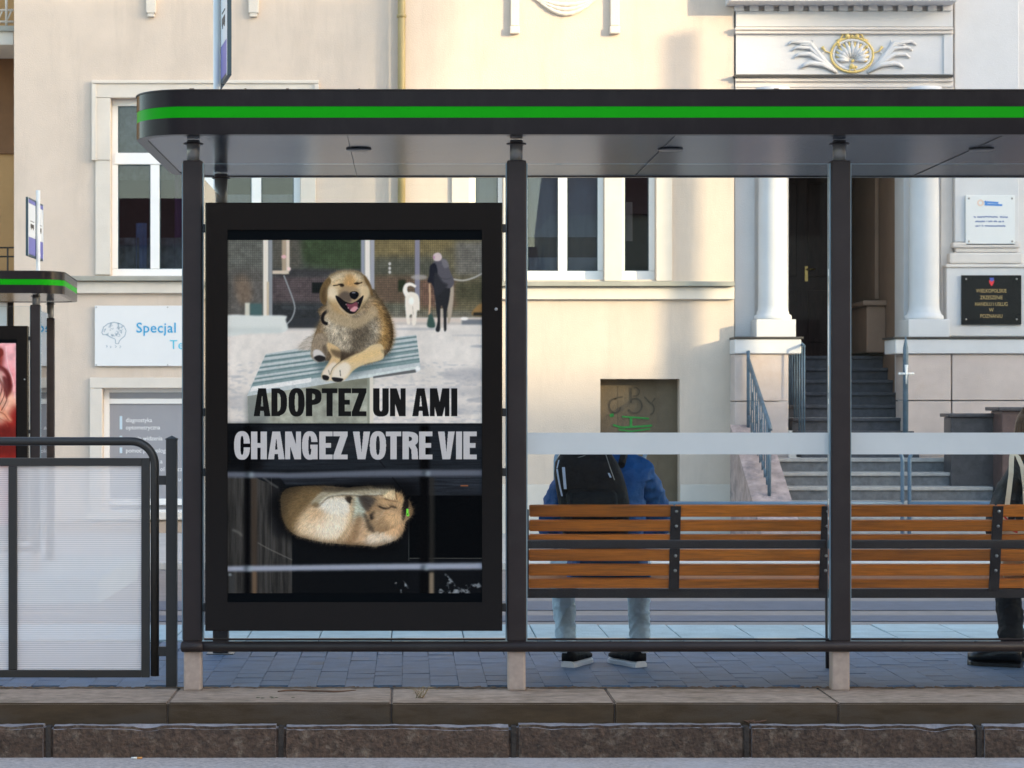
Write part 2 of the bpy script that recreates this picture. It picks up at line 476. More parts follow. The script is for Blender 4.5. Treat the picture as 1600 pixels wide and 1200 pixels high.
        return tag(o, label, cat, group, kind)


def PX(px, D): return (px - VX) * D / F
def PZ(py, D): return CZ + (VY - py) * D / F


def pbox(mb, x0, x1, y0, y1, D, depth, bev=0.0):
    """a box whose front face at distance D spans the given photo coordinates"""
    return mb.box(PX(x0, D), PX(x1, D), D, D + depth, PZ(y1, D), PZ(y0, D), bev)


def put_text(body, px, py, D, hpx, material, parent, name='lettering', align='LEFT', sx=1.0, bold=0.0, top=False, depth=0.0, space=1.0):
    """flat lettering facing the camera; hpx = cap height in photo pixels; py = baseline"""
    cu = bpy.data.curves.new(name, 'FONT')
    cu.body = body
    cu.align_x = align
    cu.size = hpx * D / F / 0.70
    cu.offset = bold * cu.size
    cu.space_character = space
    cu.extrude = depth
    cu.resolution_u = 3
    t = bpy.data.objects.new(name, cu)
    COL.objects.link(t)
    dg = bpy.context.evaluated_depsgraph_get()
    me = bpy.data.meshes.new_from_object(t.evaluated_get(dg))
    COL.objects.unlink(t); bpy.data.objects.remove(t); bpy.data.curves.remove(cu)
    mtx = Matrix.Translation((PX(px, D), D, PZ(py, D))) @ Matrix.Rotation(R(90), 4, 'X') @ Matrix.Diagonal((sx, 1, 1, 1))
    me.transform(mtx)
    off = origin(parent)
    me.transform(Matrix.Translation(-off))
    me.materials.clear(); me.materials.append(material)
    me.name = name
    o = bpy.data.objects.new(name, me)
    COL.objects.link(o)
    o.parent = parent
    return o


def wall_with_holes(mb, x0, x1, z0, z1, y, holes, reveal=0.2):
    """front face at y with rectangular openings (hx0,hx1,hz0,hz1) and their reveals"""
    xs = sorted({x0, x1, *[h[0] for h in holes], *[h[1] for h in holes]})
    zs = sorted({z0, z1, *[h[2] for h in holes], *[h[3] for h in holes]})
    xs = [x for x in xs if x0 <= x <= x1]; zs = [z for z in zs if z0 <= z <= z1]
    for i in range(len(xs) - 1):
        for j in range(len(zs) - 1):
            cx, cz = (xs[i] + xs[i + 1]) / 2, (zs[j] + zs[j + 1]) / 2
            if any(h[0] < cx < h[1] and h[2] < cz < h[3] for h in holes): continue
            mb.add([(xs[i], y, zs[j]), (xs[i + 1], y, zs[j]), (xs[i + 1], y, zs[j + 1]), (xs[i], y, zs[j + 1])], [(0, 1, 2, 3)])
    for (a, b, c, d) in holes:
        r = y + reveal
        mb.add([(a, y, c), (a, y, d), (a, r, d), (a, r, c)], [(0, 1, 2, 3)])
        mb.add([(b, y, c), (b, r, c), (b, r, d), (b, y, d)], [(0, 1, 2, 3)])
        mb.add([(a, y, d), (b, y, d), (b, r, d), (a, r, d)], [(0, 1, 2, 3)])
        mb.add([(a, y, c), (a, r, c), (b, r, c), (b, y, c)], [(0, 1, 2, 3)])
    return mb


# ------------------------------------------------------------------ ground and platform
ZR, ZF, ZS = -0.225, -0.46, -0.38     # near road, far road, far sidewalk
mb = MB().add([(-900, -900, -0.62), (900, -900, -0.62), (900, 900, -0.62), (-900, 900, -0.62)], [(0, 1, 2, 3)])
mb.build('ground', M['ground'], kind='structure')
NX, NY = 60, 40
mb = MB()
mb.box(-90, 90, -12, 9.03, ZR - 0.2, ZR)
mb.build('road', M['asphalt'], kind='structure')
mb = MB().box(-90, 90, 12.36, 22.2, ZF - 0.1, ZF)
mb.build('far_road', M['far_road'], kind='structure')
mb = MB()
mb.box(-90, 90, 16.85, 17.3, ZF + 0.004, ZF + 0.008)
mb.build('track_bed', M['asphalt_dark'], kind='structure')
mb = MB()
mb.box(-90, 90, 17.75, 18.55, ZF + 0.004, ZF + 0.008)
mb.build('track_bed', M['asphalt_dark'], kind='structure')
mb = MB()
mb.box(-90, 90, 22.2, 40, ZF - 0.1, ZS)
mb.build('sidewalk', M['sidewalk'], kind='structure')
mb = MB()
mb.box(-90, 90, 22.05, 22.196, ZF, ZS + 0.004, 0.015)
mb.build('far_kerb', M['farkerb'], kind='structure')
# pavement on the camera's side of the street
mb = MB().box(-120, 160, -30, -12.0, ZR - 0.2, ZR + 0.12, 0.02)
mb.build('near_pavement', M['sidewalk'], kind='structure')

platform = thing('platform', None, None, (0, 9.6, 0), kind='structure')
MB().box(-60, 60, 9.1, 12.32, -0.5, -0.012).build('paver_bed', M['bed'], platform)
# pavers: columns 0.131 wide, 0.2 long, every other column shifted
PW, PL = 0.131, 0.166


def paver_mesh(k):
    bm = bmesh.new()
    bmesh.ops.create_cube(bm, size=1)
    for v in bm.verts:
        v.co = Vector((v.co.x * (PW - 0.0004), v.co.y * (PL - 0.0020), v.co.z * 0.05 - 0.025))
    tops = [e for e in bm.edges if all(v.co.z > -0.01 for v in e.verts)]
    bmesh.ops.bevel(bm, geom=tops, offset=0.0013, segments=1, affect='EDGES')
    for v in bm.verts:
        v.co += Vector((nr.uniform(-.0012, .0012), nr.uniform(-.0012, .0012), nr.uniform(-.0012, .0012)))
    me = bpy.data.meshes.new('paver')
    bm.to_mesh(me); bm.free()
    me.materials.append(M['paver'])
    return me


pav = [paver_mesh(k) for k in range(5)]
rest = MB()
count = 0
for j in range(12):
    for i in range(-24, 34):
        x = i * PW + 0.03
        y = 9.585 + PL * (j + 0.5) + (PL * 0.5 if i % 2 else 0)
        if y > 11.40: continue
        inview = -2.12 < x < 3.15 and y < 10.8
        z = nr.uniform(-0.0012, 0.0008)
        if inview and count < 298:
            o = bpy.data.objects.new('paver', pav[rng.randrange(5)])
            COL.objects.link(o)
            o.parent = platform
            o.location = (x, y - 9.6, z)
            o.rotation_euler = (nr.uniform(-.004, .004), nr.uniform(-.004, .004), nr.uniform(-.003, .003))
            count += 1
        else:
            rest.box(x - PW / 2 + .0025, x + PW / 2 - .0025, y - PL / 2 + .003, y + PL / 2 - .003, -0.05, z)
for i in list(range(-120, -24)) + list(range(34, 130)):
    for j in range(12):
        x = i * PW + 0.03; y = 9.585 + PL * (j + 0.5) + (PL * 0.5 if i % 2 else 0)
        if y < 11.40: rest.box(x - PW / 2 + .0025, x + PW / 2 - .0025, y - PL / 2 + .003, y + PL / 2 - .003, -0.05, nr.uniform(-.003, .002))
rest.build('paver_field', M['paver'], platform, kind='stuff')
# pale slabs along the far edge of the platform
sm = MB().box(-0.197, 0.197, -0.197, 0.197, -0.06, 0, 0.006)
first = None
for r_ in range(2):
    for i in range(-8, 11):
        x, y = i * 0.4 + 0.1, 11.71 + 0.4 * r_
        if first is None:
            first = sm.build('edge_slab', M['tactile'], platform)
            o = first
        else:
            o = bpy.data.objects.new('edge_slab', first.data); COL.objects.link(o); o.parent = platform
        o.location = (x, y - 9.6, nr.uniform(-.002, .003))
for o in [c for c in platform.children if c.name.startswith('edge_slab')]:
    pass
# the mesh of edge_slab was built around the world origin, so undo the parent offset
first.data.transform(Matrix.Translation((0, 9.6, 0)))
mb = MB()
for i in list(range(-60, -8)) + list(range(11, 60)):
    for r_ in range(2):
        x, y = i * 0.4 + 0.1, 11.71 + 0.4 * r_
        mb.box(x - .197, x + .197, y - .197, y + .197, -0.06, 0)
mb.build('edge_slab_row', M['tactile'], platform, kind='stuff')


def rough_stone(name, x0, x1, y0, y1, z0, z1, material, parent, amp, chips=0.0, seed=0, seg=0.03, bev=0.012, top_amp=None, face=None):
    """a kerb stone: gridded block with worn edges"""
    rs = np.random.RandomState(seed)
    nx = max(2, int((x1 - x0) / seg)); ny = 3; nz = 6
    bm = bmesh.new()
    bmesh.ops.create_cube(bm, size=1)
    for v in bm.verts:
        v.co = Vector(((x0 + x1) / 2 + v.co.x * (x1 - x0), (y0 + y1) / 2 + v.co.y * (y1 - y0), (z0 + z1) / 2 + v.co.z * (z1 - z0)))
    bmesh.ops.bevel(bm, geom=bm.edges[:], offset=bev, segments=2, affect='EDGES')
    for k in range(1, nx):
        x = x0 + (x1 - x0) * k / nx
        bmesh.ops.bisect_plane(bm, geom=bm.verts[:] + bm.edges[:] + bm.faces[:], plane_co=(x, 0, 0), plane_no=(1, 0, 0))
    for k in range(1, nz):
        z = z0 + (z1 - z0) * k / nz
        bmesh.ops.bisect_plane(bm, geom=bm.verts[:] + bm.edges[:] + bm.faces[:], plane_co=(0, 0, z), plane_no=(0, 0, 1))
    ph = rs.uniform(0, 6.28, 8); fr = rs.uniform(4, 40, 8)
    chip = [(rs.uniform(x0, x1), rs.uniform(0.05, 0.14), rs.uniform(0.3, 1.0)) for _ in range(int(6 * chips))]
    for v in bm.verts:
        n = sum(math.sin(fr[k] * v.co.x + ph[k] + 30 * v.co.z) for k in range(8)) / 8
        v.co.y += amp * n + rs.uniform(-amp, amp) * 0.5
        if v.co.z > z1 - 0.02:
            v.co.z += (top_amp if top_amp is not None else amp) * (n + rs.uniform(-.5, .5)) * 0.7
            if v.co.y < y0 + 0.03:
                for (cx, cr, cd_) in chip:
                    d = abs(v.co.x - cx)
                    if d < cr:
                        q = .5 + .5 * math.cos(math.pi * d / cr); v.co.z -= 0.007 * cd_ * q; v.co.y += 0.008 * cd_ * q
    mb = MB(); mb.bm(bm)
    o = mb.build(name, material, parent)
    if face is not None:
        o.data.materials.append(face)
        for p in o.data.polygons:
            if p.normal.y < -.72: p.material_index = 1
    return o


kerb = thing('kerb', None, None, (0, 9.1, 0), kind='structure')
U0 = PX(262, 9.09)
for i in range(-4, 6):
    x0 = U0 + 0.967 * i
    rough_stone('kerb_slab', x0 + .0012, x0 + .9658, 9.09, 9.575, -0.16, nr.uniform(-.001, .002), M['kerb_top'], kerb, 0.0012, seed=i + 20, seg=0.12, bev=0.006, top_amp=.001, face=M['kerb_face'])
L0 = PX(75, 9.02)
for i in range(-3, 5):
    x0 = L0 + 1.0 * i
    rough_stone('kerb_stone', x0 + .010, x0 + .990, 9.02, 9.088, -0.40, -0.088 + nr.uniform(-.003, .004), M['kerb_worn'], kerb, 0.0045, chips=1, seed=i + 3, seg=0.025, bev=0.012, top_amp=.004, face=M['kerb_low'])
    MB().box(x0 - .0115, x0 + .0115, 9.0235, 9.084, -0.42, -0.092, 0.004).build('mortar_joint', M['mortar'], kerb)
mb = MB()
for s in (-1, 1):
    mb.box(s * 60, s * 5.2 if s > 0 else -4.9, 9.02, 9.088, -0.4, -0.088); mb.box(s * 60, s * 5.2 if s > 0 else -4.9, 9.09, 9.57, -.16, 0)
mb.build('kerb_run', M['kerb_top'], kerb, kind='stuff')

dr_ = np.random.RandomState(6)
mb = MB()
for i in range(-60, 80):
    xa_ = i * .045
    for k in range(3):
        y0_ = 9.555 + dr_.uniform(-.015, .02); w_ = dr_.uniform(.008, .045); x1_ = xa_ + dr_.uniform(.03, .09)
        zz = .0022 + .0006 * k + .0001 * (i % 5)
        mb.add([(xa_, y0_, zz), ((xa_ + x1_) / 2, y0_ - w_ * .5, zz), (x1_, y0_ + .004, zz), ((xa_ + x1_) / 2, y0_ + w_, zz)], [(0, 1, 2, 3)])
mb.build('dirt', M['dirt'], kerb, kind='stuff')

# ------------------------------------------------------------------ cream tenement house
DL, DR = 27.1, 27.0
house = thing('tenement_house', 'cream plastered tenement house with white windows behind the bus shelter', 'house', (0, DL, ZS))
XP = PX(628, DL)
hl = []
W1 = (PX(173, DL), PX(469, DL), PZ(432, DL), PZ(153, DL))
W2 = (PX(160, DL), PX(482, DL), PZ(802, DL), PZ(607, DL))
X_end = PX(1147, DR)
X0 = PX(22, DL)
mb = MB()
wall_with_holes(mb, X0, XP, ZS - .2, 11, DL, [W1, W2], 0.22)
mb.add([(X0, DL, ZS - .2), (X0, DL + 9, ZS - .2), (X0, DL + 9, 11), (X0, DL, 11)], [(0, 1, 2, 3)])
mb.build('wall', M['plaster'], house)
WN1 = (PX(733, DR), PX(786, DR), PZ(437, DR), PZ(160, DR))
WN2 = (PX(815, DR), PX(944, DR), PZ(437, DR), PZ(160, DR))
WN3 = (PX(972, DR), PX(1025, DR), PZ(437, DR), PZ(160, DR))
GATE = (PX(938, DR), PX(1062, DR), ZS, PZ(592, DR))
mb = MB()
wall_with_holes(mb, XP, X_end, ZS - .2, 11, DR, [WN1, WN2, WN3, GATE], 0.22)
mb.add([(XP, DR, ZS - .2), (XP, DL, ZS - .2), (XP, DL, 11), (XP, DR, 11)], [(0, 1, 2, 3)])
mb.add([(X_end, DR, ZS - .2), (X_end, DL + 9, ZS - .2), (X_end, DL + 9, 11), (X_end, DR, 11)], [(0, 1, 2, 3)])
mb.build('wall', M['plaster'], house, label='wall section with the row of three windows')
MB().box(X0, X_end, DL + 0.3, DL + 9, 11, 11.2).build('roof', M['roof_red'], house)


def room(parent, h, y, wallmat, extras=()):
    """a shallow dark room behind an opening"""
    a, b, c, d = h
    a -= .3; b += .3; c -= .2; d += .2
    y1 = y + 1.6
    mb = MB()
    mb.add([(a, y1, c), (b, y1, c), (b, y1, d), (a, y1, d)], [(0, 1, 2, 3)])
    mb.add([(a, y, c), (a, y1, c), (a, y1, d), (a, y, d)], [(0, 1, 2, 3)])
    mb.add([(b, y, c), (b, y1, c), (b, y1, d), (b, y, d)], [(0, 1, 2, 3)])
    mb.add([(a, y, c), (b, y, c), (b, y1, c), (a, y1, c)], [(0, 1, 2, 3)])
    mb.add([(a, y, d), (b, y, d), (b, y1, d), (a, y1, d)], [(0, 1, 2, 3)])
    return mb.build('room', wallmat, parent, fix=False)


def curtain(parent, x0, x1, z0, z1, y, material, amp=0.03, name='curtain'):
    mb = MB()
    n = max(8, int((x1 - x0) / 0.03))
    vs, fs = [], []
    for i in range(n + 1):
        x = x0 + (x1 - x0) * i / n
        yy = y + amp * math.sin(i * 1.1) + amp * .4 * math.sin(i * 2.7)
        vs += [(x, yy, z0), (x, yy, z1)]
    fs = [(2 * i, 2 * i + 2, 2 * i + 3, 2 * i + 1) for i in range(n)]
    mb.add(vs, fs, True)
    return mb.build(name, material, parent, fix=False)


def window(parent, h, y, cols, transom=None, fw=0.085, mull=None, glass=True, roommat=None, label=None):
    """white window: frame bars, casement edges and panes. cols: list of pane spans (x0,x1); transom: z of the cross bar centre"""
    a, b, c, d = h
    yf = y + 0.13
    mb = MB()
    mb.box(a, b, yf, yf + .07, d - fw, d, 0.006)
    mb.box(a, b, yf, yf + .07, c, c + fw + .02, 0.006)
    zc0, zc1 = c + fw + .02, d - fw
    edges = [a] + [v for s in cols for v in s] + [b]
    for k in range(0, len(edges), 2):
        big = (edges[k + 1] - edges[k]) > 0.16
        mb.box(edges[k], edges[k + 1], yf - (.02 if big else 0.004), yf + .066, zc0 + .002, zc1 - .002, 0.006)
    if transom:
        mb.box(a + .03, b - .03, yf - .018, yf + .06, transom - .075, transom + .075, 0.01)
    w = mb.build('window', M['window_white'], parent, label=label)
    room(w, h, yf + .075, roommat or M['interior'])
    for (x0, x1) in cols:
        spans = [(zc0, zc1)] if not transom else [(zc0, transom - .075), (transom + .075, zc1)]
        for (q0, q1) in spans:
            MB().box(x0 - .004, x1 + .004, yf + .034, yf + .042, q0 - .004, q1 + .004).build('pane', M['window_glass'], w)
            # dark rubber gasket round the pane
            g = MB()
            t = .012
            for (u0, u1, v0, v1) in ((x0, x1, q0, q0 + t), (x0, x1, q1 - t, q1), (x0, x0 + t, q0 + t, q1 - t), (x1 - t, x1, q0 + t, q1 - t)):
                g.box(u0, u1, yf + .024, yf + .0335, v0, v1)
            g.build('gasket', M['sign_edge'], w)
    return w


DW = DL + .13
cols = [(PX(a, DW), PX(b, DW)) for a, b in ((184, 235), (249, 300), (342, 393), (408, 459))]
w = window(house, W1, DL, cols, transom=PZ(248, DW), label='wide white casement window with purple curtain')
curtain(w, PX(268, DL), PX(300, DL), W1[2], PZ(262, DL), DL + .36, M['curtain'])
curtain(w, PX(336, DL), PX(475, DL), W1[2], PZ(300, DL), DL + .33, M['blind'], 0.015, 'blind')
curtain(w, PX(176, DL), PX(300, DL), W1[2], PZ(368, DL), DL + .36, M['lace'], 0.02, 'lace_curtain')
curtain(w, PX(207, DL), PX(224, DL), W1[2], PZ(345, DL), DL + .34, M['blue_fold'], 0.02, 'curtain')
curtain(w, PX(176, DL), PX(310, DL), PZ(275, DL), W1[3], DL + .50, M['lace'], 0.03, 'lace_curtain')
# window of the practice below, covered with grey film
mb = MB()
yf = DL + .13
mb.box(W2[0], W2[0] + .07, yf, yf + .07, W2[2], W2[3], .006)
mb.box(W2[1] - .07, W2[1], yf, yf + .07, W2[2], W2[3], .006)
mb.box(W2[0] + .07, W2[1] - .07, yf, yf + .07, W2[3] - .05, W2[3], .006)
mb.box(W2[0] + .07, W2[1] - .07, yf, yf + .07, PZ(631, DL), PZ(623, DL), .006)
mb.box(W2[0] + .07, W2[1] - .07, yf - .02, yf + .07, PZ(790, DL), PZ(780, DL), .006)
mb.box(W2[0] + .07, W2[1] - .07, yf, yf + .07, W2[2], W2[2] + .04, .006)
w2 = mb.build('window', M['window_white'], house, label='low window covered with grey film and white lettering')
DFm = yf + .03
MB().box(W2[0] + .06, W2[1] - .06, DFm, DFm + .01, W2[2] + .02, W2[3] - .02).build('film_pane', M['film_grey'], w2)
DT = DFm - .004
for (s, px, py) in (("diagnostyka", 196.5, 659.5), ("optometryczna", 196.5, 671), ("terapia widzenia", 196.5, 688), ("pomoc psychologiczna", 196.5, 707)):
    put_text(s, px, py, DT, 6.6, M['print_white'], w2, sx=0.93, bold=0.008)
put_text("a", 250, 724, DT, 6.6, M['print_white'], w2)
put_text("ol", 250, 736, DT, 6.6, M['print_white'], w2)
put_text("cz", 277, 736, DT, 6.6, M['print_white'], w2)
put_text("u", 278, 752, DT, 6.6, M['print_white'], w2)
for (a, b) in ((650, 671), (681, 689), (699, 708)):
    mb = MB(); pbox(mb, 187, 191, a, b, DT, .002); mb.build('lettering', M['print_pale'], w2)

DWr = DR + .13
mid = [(PX(824, DWr), PX(872, DWr)), (PX(886, DWr), PX(934, DWr))]
tz = PZ(262, DWr)
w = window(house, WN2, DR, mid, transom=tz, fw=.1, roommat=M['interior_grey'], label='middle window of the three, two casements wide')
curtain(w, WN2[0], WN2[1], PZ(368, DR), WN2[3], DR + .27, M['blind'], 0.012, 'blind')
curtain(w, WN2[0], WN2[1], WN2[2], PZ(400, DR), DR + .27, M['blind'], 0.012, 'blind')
curtain(w, WN2[0], WN2[1], PZ(401, DR), PZ(367, DR), DR + .285, M['reflection_brown'], 0.012, 'blind')  # brown strip painted as the dark roofs mirrored in the panes
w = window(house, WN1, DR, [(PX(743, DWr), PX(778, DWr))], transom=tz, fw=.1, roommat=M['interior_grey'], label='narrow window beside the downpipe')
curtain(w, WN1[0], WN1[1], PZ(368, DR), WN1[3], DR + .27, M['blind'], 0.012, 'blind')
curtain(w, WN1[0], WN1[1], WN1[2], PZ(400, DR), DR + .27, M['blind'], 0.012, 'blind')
curtain(w, WN1[0], WN1[1], PZ(401, DR), PZ(367, DR), DR + .285, M['reflection_brown'], 0.012, 'blind')  # same painted roof reflection in the narrow window
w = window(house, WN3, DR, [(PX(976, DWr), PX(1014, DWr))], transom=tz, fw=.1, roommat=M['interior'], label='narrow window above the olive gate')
curtain(w, PX(970, DR), PX(995, DR), PZ(372, DR), PZ(310, DR), DR + .5, M['house_b'], 0.012, 'curtain')

# plaster trim
mb = MB()
pbox(mb, 143, 498, 125, 152.5, DL - .05, .0485, .008)
pbox(mb, 143, 172.5, 153, 250, DL - .05, .0485, .008)
pbox(mb, 149, 172.5, 250.5, 429, DL - .04, .0385, .006)
pbox(mb, 469.5, 498, 153, 250, DL - .05, .0485, .008)
pbox(mb, 469.5, 493, 250.5, 429, DL - .04, .0385, .006)
mb.build('window_surround', M['trim'], house)
mb = MB()
pbox(mb, 143, 498, 125, 130, DL - .075, .024, .006)
pbox(mb, 143, 150, 131, 250, DL - .075, .024, .006)
pbox(mb, 491, 498, 131, 250, DL - .075, .024, .006)
mb.build('surround_moulding', M['trim'], house)
mb = MB()
pbox(mb, 140, 500, 590, 606.5, DL - .05, .0485, .008)
pbox(mb, 140, 159.5, 607, 800, DL - .05, .0485, .008)
pbox(mb, 482.5, 500, 607, 800, DL - .05, .0485, .008)
mb.build('window_surround', M['trim'], house)
mb = MB(); pbox(mb, 132, 508, 801, 812, DL - .10, .0985, .008); mb.build('sill', M['trim'], house)
mb = MB()
for (a, b) in ((706, 732.5), (786.5, 814.5), (944.5, 971.5), (1025.5, 1050)):
    pbox(mb, a, b, 160, 439, DR - .04, .0385, .006)
pbox(mb, 706, 1050, 146, 159.5, DR - .04, .0385, .006)
mb.build('window_surround', M['trim'], house)
mb = MB(); pbox(mb, 24, 621, 431, 438.5, DL - .15, .1485, .008); mb.build('sill_ledge', M['ledge'], house)
mb = MB(); pbox(mb, 24, 621, 440, 458, DL - .07, .0685, .008); mb.build('ledge_band', M['trim'], house)
mb = MB(); pbox(mb, 636, 1148, 439.5, 447, DR - .15, .1485, .008); mb.build('sill_ledge', M['ledge'], house)
mb = MB(); pbox(mb, 636, 1147.5, 448.5, 467.5, DR - .07, .0685, .008); mb.build('ledge_band', M['trim'], house)
mb = MB(); pbox(mb, 24, 621, 815, 845, DL - .06, .0585, .01); mb.build('plinth', M['plinth'], house)
mb = MB(); pbox(mb, 634, 937, 757, 850, DR - .035, .0335, .01); pbox(mb, 1063, 1147, 757, 850, DR - .035, .0335, .01); mb.build('plinth', M['trim'], house)
# little plaster consoles hanging under the upper windows
for (a, b, y1) in ((228, 243, 26), (388, 404, 26)):
    mb = MB()
    pbox(mb, a, b, -40, y1 - 6, DL - .07, .0685, .01)
    pbox(mb, a + 2, b - 2, y1 - 5.8, y1, DL - .06, .0585, .012)
    mb.build('console', M['trim'], house)
for (a, b, y1) in ((797, 812, 52), (953, 969, 52)):
    mb = MB()
    pbox(mb, a + 1, b - 1, -40, y1 - 12, DR - .07, .0685, .01)
    pbox(mb, a, b, y1 - 11.8, y1, DR - .085, .0835, .014)
    mb.build('console', M['trim'], house)
mb = MB()
for k in range(3):
    pts = []
    for i in range(25):
        t = i / 24
        px = 834 + 100 * t; py = -4 + (26 - 7 * k) * math.sin(math.pi * t)
        pts.append((PX(px, DR), DR - .02, PZ(py, DR)))
    mb.tube(pts, [.012 + .02 * math.sin(math.pi * i / 24) + .004 * math.sin(i * 2.3) for i in range(25)], 8)
mb.build('garland', M['trim'], house)
# olive gate in the niche
mb = MB()
gx0, gx1, gz1 = GATE[0], GATE[1], GATE[3]
yg = DR + .22
mb.box(gx0, gx1, yg, yg + .05, ZS, gz1)
gate = mb.build('gate', M['olive'], house, label='olive brown gate with green and dark spray paint')
mb = MB()
for k in range(1, 4):
    x = gx0 + (gx1 - gx0) * k / 4
    mb.box(x - .006, x + .006, yg - .006, yg - .001, ZS, gz1)
mb.build('gate_batten', M['olive'], gate)


def stroke(mb, pts, wpx, D):
    """a flat painted stroke facing the camera"""
    P = [Vector((PX(p[0], D), 0, PZ(p[1], D))) for p in pts]
    hw = wpx * D / F / 2
    vs, fs = [], []
    for i, p in enumerate(P):
        t = (P[min(i + 1, len(P) - 1)] - P[max(i - 1, 0)])
        if t.length < 1e-6: t = Vector((1, 0, 0))
        t.normalize()
        n = Vector((-t.z, 0, t.x)) * hw
        vs += [(p.x + n.x, D, p.z + n.z), (p.x - n.x, D, p.z - n.z)]
    fs = [(2 * i, 2 * i + 1, 2 * i + 3, 2 * i + 2) for i in range(len(P) - 1)]
    return mb.add(vs, fs)


def arc(cx, cy, rx, ry, a0, a1, n=16):
    return [(cx + rx * math.cos(R(a0 + (a1 - a0) * i / n)), cy + ry * math.sin(R(a0 + (a1 - a0) * i / n))) for i in range(n + 1)]


Dg = yg - .009
mb = MB()
stroke(mb, arc(961, 634, 9, 11, -80, -350), 2.2, Dg)
stroke(mb, [(960, 624), (966, 621), (973, 620)], 2.2, Dg)
stroke(mb, [(986, 606), (986, 629)], 2.4, Dg - .001)
stroke(mb, arc(991, 612, 8, 7, -90, 100), 2.2, Dg - .0015)
stroke(mb, arc(992, 634, 11, 11.5, -120, 150), 2.6, Dg - .002)
stroke(mb, [(1007, 620), (1017, 631), (1024, 622)], 2.2, Dg)
stroke(mb, arc(1015, 639, 7, 9, -60, 80), 2.2, Dg - .001)
mb.build('graffiti', M['graf_dark'], gate)
mb = MB()
stroke(mb, [(953, 650), (959, 648)], 5, Dg)
stroke(mb, [(972, 651), (986, 652), (1014, 654)], 2.6, Dg)
stroke(mb, [(986, 652), (986, 668)], 4, Dg - .001)
stroke(mb, [(958, 664), (972, 668), (990, 667), (1019, 665)], 3.2, Dg - .002)
stroke(mb, [(966, 671), (986, 674), (1016, 670)], 2.4, Dg - .003)
mb.build('graffiti', M['graf_green'], gate)
# downpipe at the step of the facade
mb = MB()
xp, yp = PX(627.5, DL - .1), DR - .075
mb.tube([(xp, yp, ZS), (xp, yp, 11)], PX(633.5, DL) - PX(627.5, DL), 14)
pipe = mb.build('downpipe', M['pipe'], house)
for py in (29, 180, 330, 480, 640):
    z = PZ(py, DL)
    mb = MB()
    mb.lathe(xp, yp, [(.058, z - .02), (.062, z - .018), (.062, z + .018), (.058, z + .02)], 14)
    mb.box(xp - .015, xp + .015, yp + .04, DL - .001, z - .015, z + .015)
    mb.build('pipe_clamp', M['pipe'], pipe)

# signboard of the practice
DSg = DL - .05
sign = thing('signboard', 'white signboard with brain drawing and blue lettering on the cream wall', 'sign', (PX(240, DSg), DSg, PZ(525, DSg)))
mb = MB(); pbox(mb, 148, 500, 477.5, 572, DSg, .03, .004); sb = mb.build('panel', M['sign_white'], sign)
put_text("Specjal", 212.5, 519.5, DSg - .004, 15.5, M['print_blue'], sign, sx=0.98, bold=0.012, space=1.06)
put_text("Te", 265, 545.5, DSg - .004, 14.5, M['print_cyan'], sign, sx=0.98, space=1.05)
mb = MB()
Db = DSg - .003
brain = [(159, 520), (162, 511), (169, 505.5), (178, 503.5), (187, 505.5), (194, 510), (197, 517), (195, 525), (190, 529), (187, 532), (185, 537), (181, 537), (180, 530), (173, 527), (167, 523), (161, 523)]
stroke(mb, brain + [brain[0]], 1.1, Db)
rr = np.random.RandomState(3)
for k in range(46):
    a = rr.uniform(0, 6.28); q = math.sqrt(rr.uniform(0, 1))
    cx, cy = 178 + 16 * q * math.cos(a), 516 + 10 * q * math.sin(a)
    b = rr.uniform(0, 6.28); l = rr.uniform(1.2, 4)
    stroke(mb, [(cx, cy), (cx + l * math.cos(b), cy + l * math.sin(b)), (cx + l * math.cos(b + .8), cy + l * math.sin(b + .8) + 1)], .8, Db - .0002 * (k % 5))
for (x, y) in ((166, 541), (172, 542), (180, 541.5), (187, 541.5)):
    stroke(mb, [(x, y - 1.5), (x + 2, y), (x, y + 1.8)], .9, Db)
mb.build('brain_drawing', M['print_grey'], sign)
mb = MB()
for (x, y) in ((150.5, 480), (262, 480), (150.5, 570), (262, 570), (372, 480), (372, 570)):
    mb.ball((PX(x, DSg), DSg - .002, PZ(y, DSg)), .009, 8, 4, (1, .5, 1))
mb.build('screw', M['bolt'], sign, kind='stuff')

# ------------------------------------------------------------------ ochre house on the far left
ochre = thing('ochre_house', 'ochre plastered house with iron balconies beyond the cream house', 'house', (-8, 28.6, ZS))
DO = 28.6
xr = PX(22, DO) + .25
mb = MB()
wall_with_holes(mb, -20, xr, ZS - .2, 11, DO, [(PX(-60, DO), PX(21, DO), PZ(560, DO), PZ(470, DO))], .3)
mb.build('wall', M['ochre'], ochre)
mb = MB(); mb.box(PX(-60, DO), PX(21, DO), DO + .3, DO + .34, PZ(560, DO), PZ(470, DO)); mb.build('doorway', M['interior'], ochre)
mb = MB(); pbox(mb, -40, 11, 470, 560, DO + .2, .06, .01); mb.build('white_door', M['window_white'], ochre)
mb = MB(); pbox(mb, -400, 21.5, 40, 48, 27.4, 1.19); mb.build('balcony_slab', M['ledge'], ochre)
mb = MB(); pbox(mb, -400, 21, 48.5, 70, 27.45, 1.14, .01); mb.build('balcony_beam', M['trim'], ochre)
mb = MB(); pbox(mb, -400, 22, 71, 240, 28.55, .045); mb.build('balcony_shade', M['shade_brown'], ochre)  # brown sheet stands in for the shade under the balcony
mb = MB()
for py in (16, 34, -20):
    mb.tube([(PX(-400, 27.45), 27.45, PZ(py, 27.45)), (PX(21, 27.45), 27.45, PZ(py, 27.45))], .016, 6)
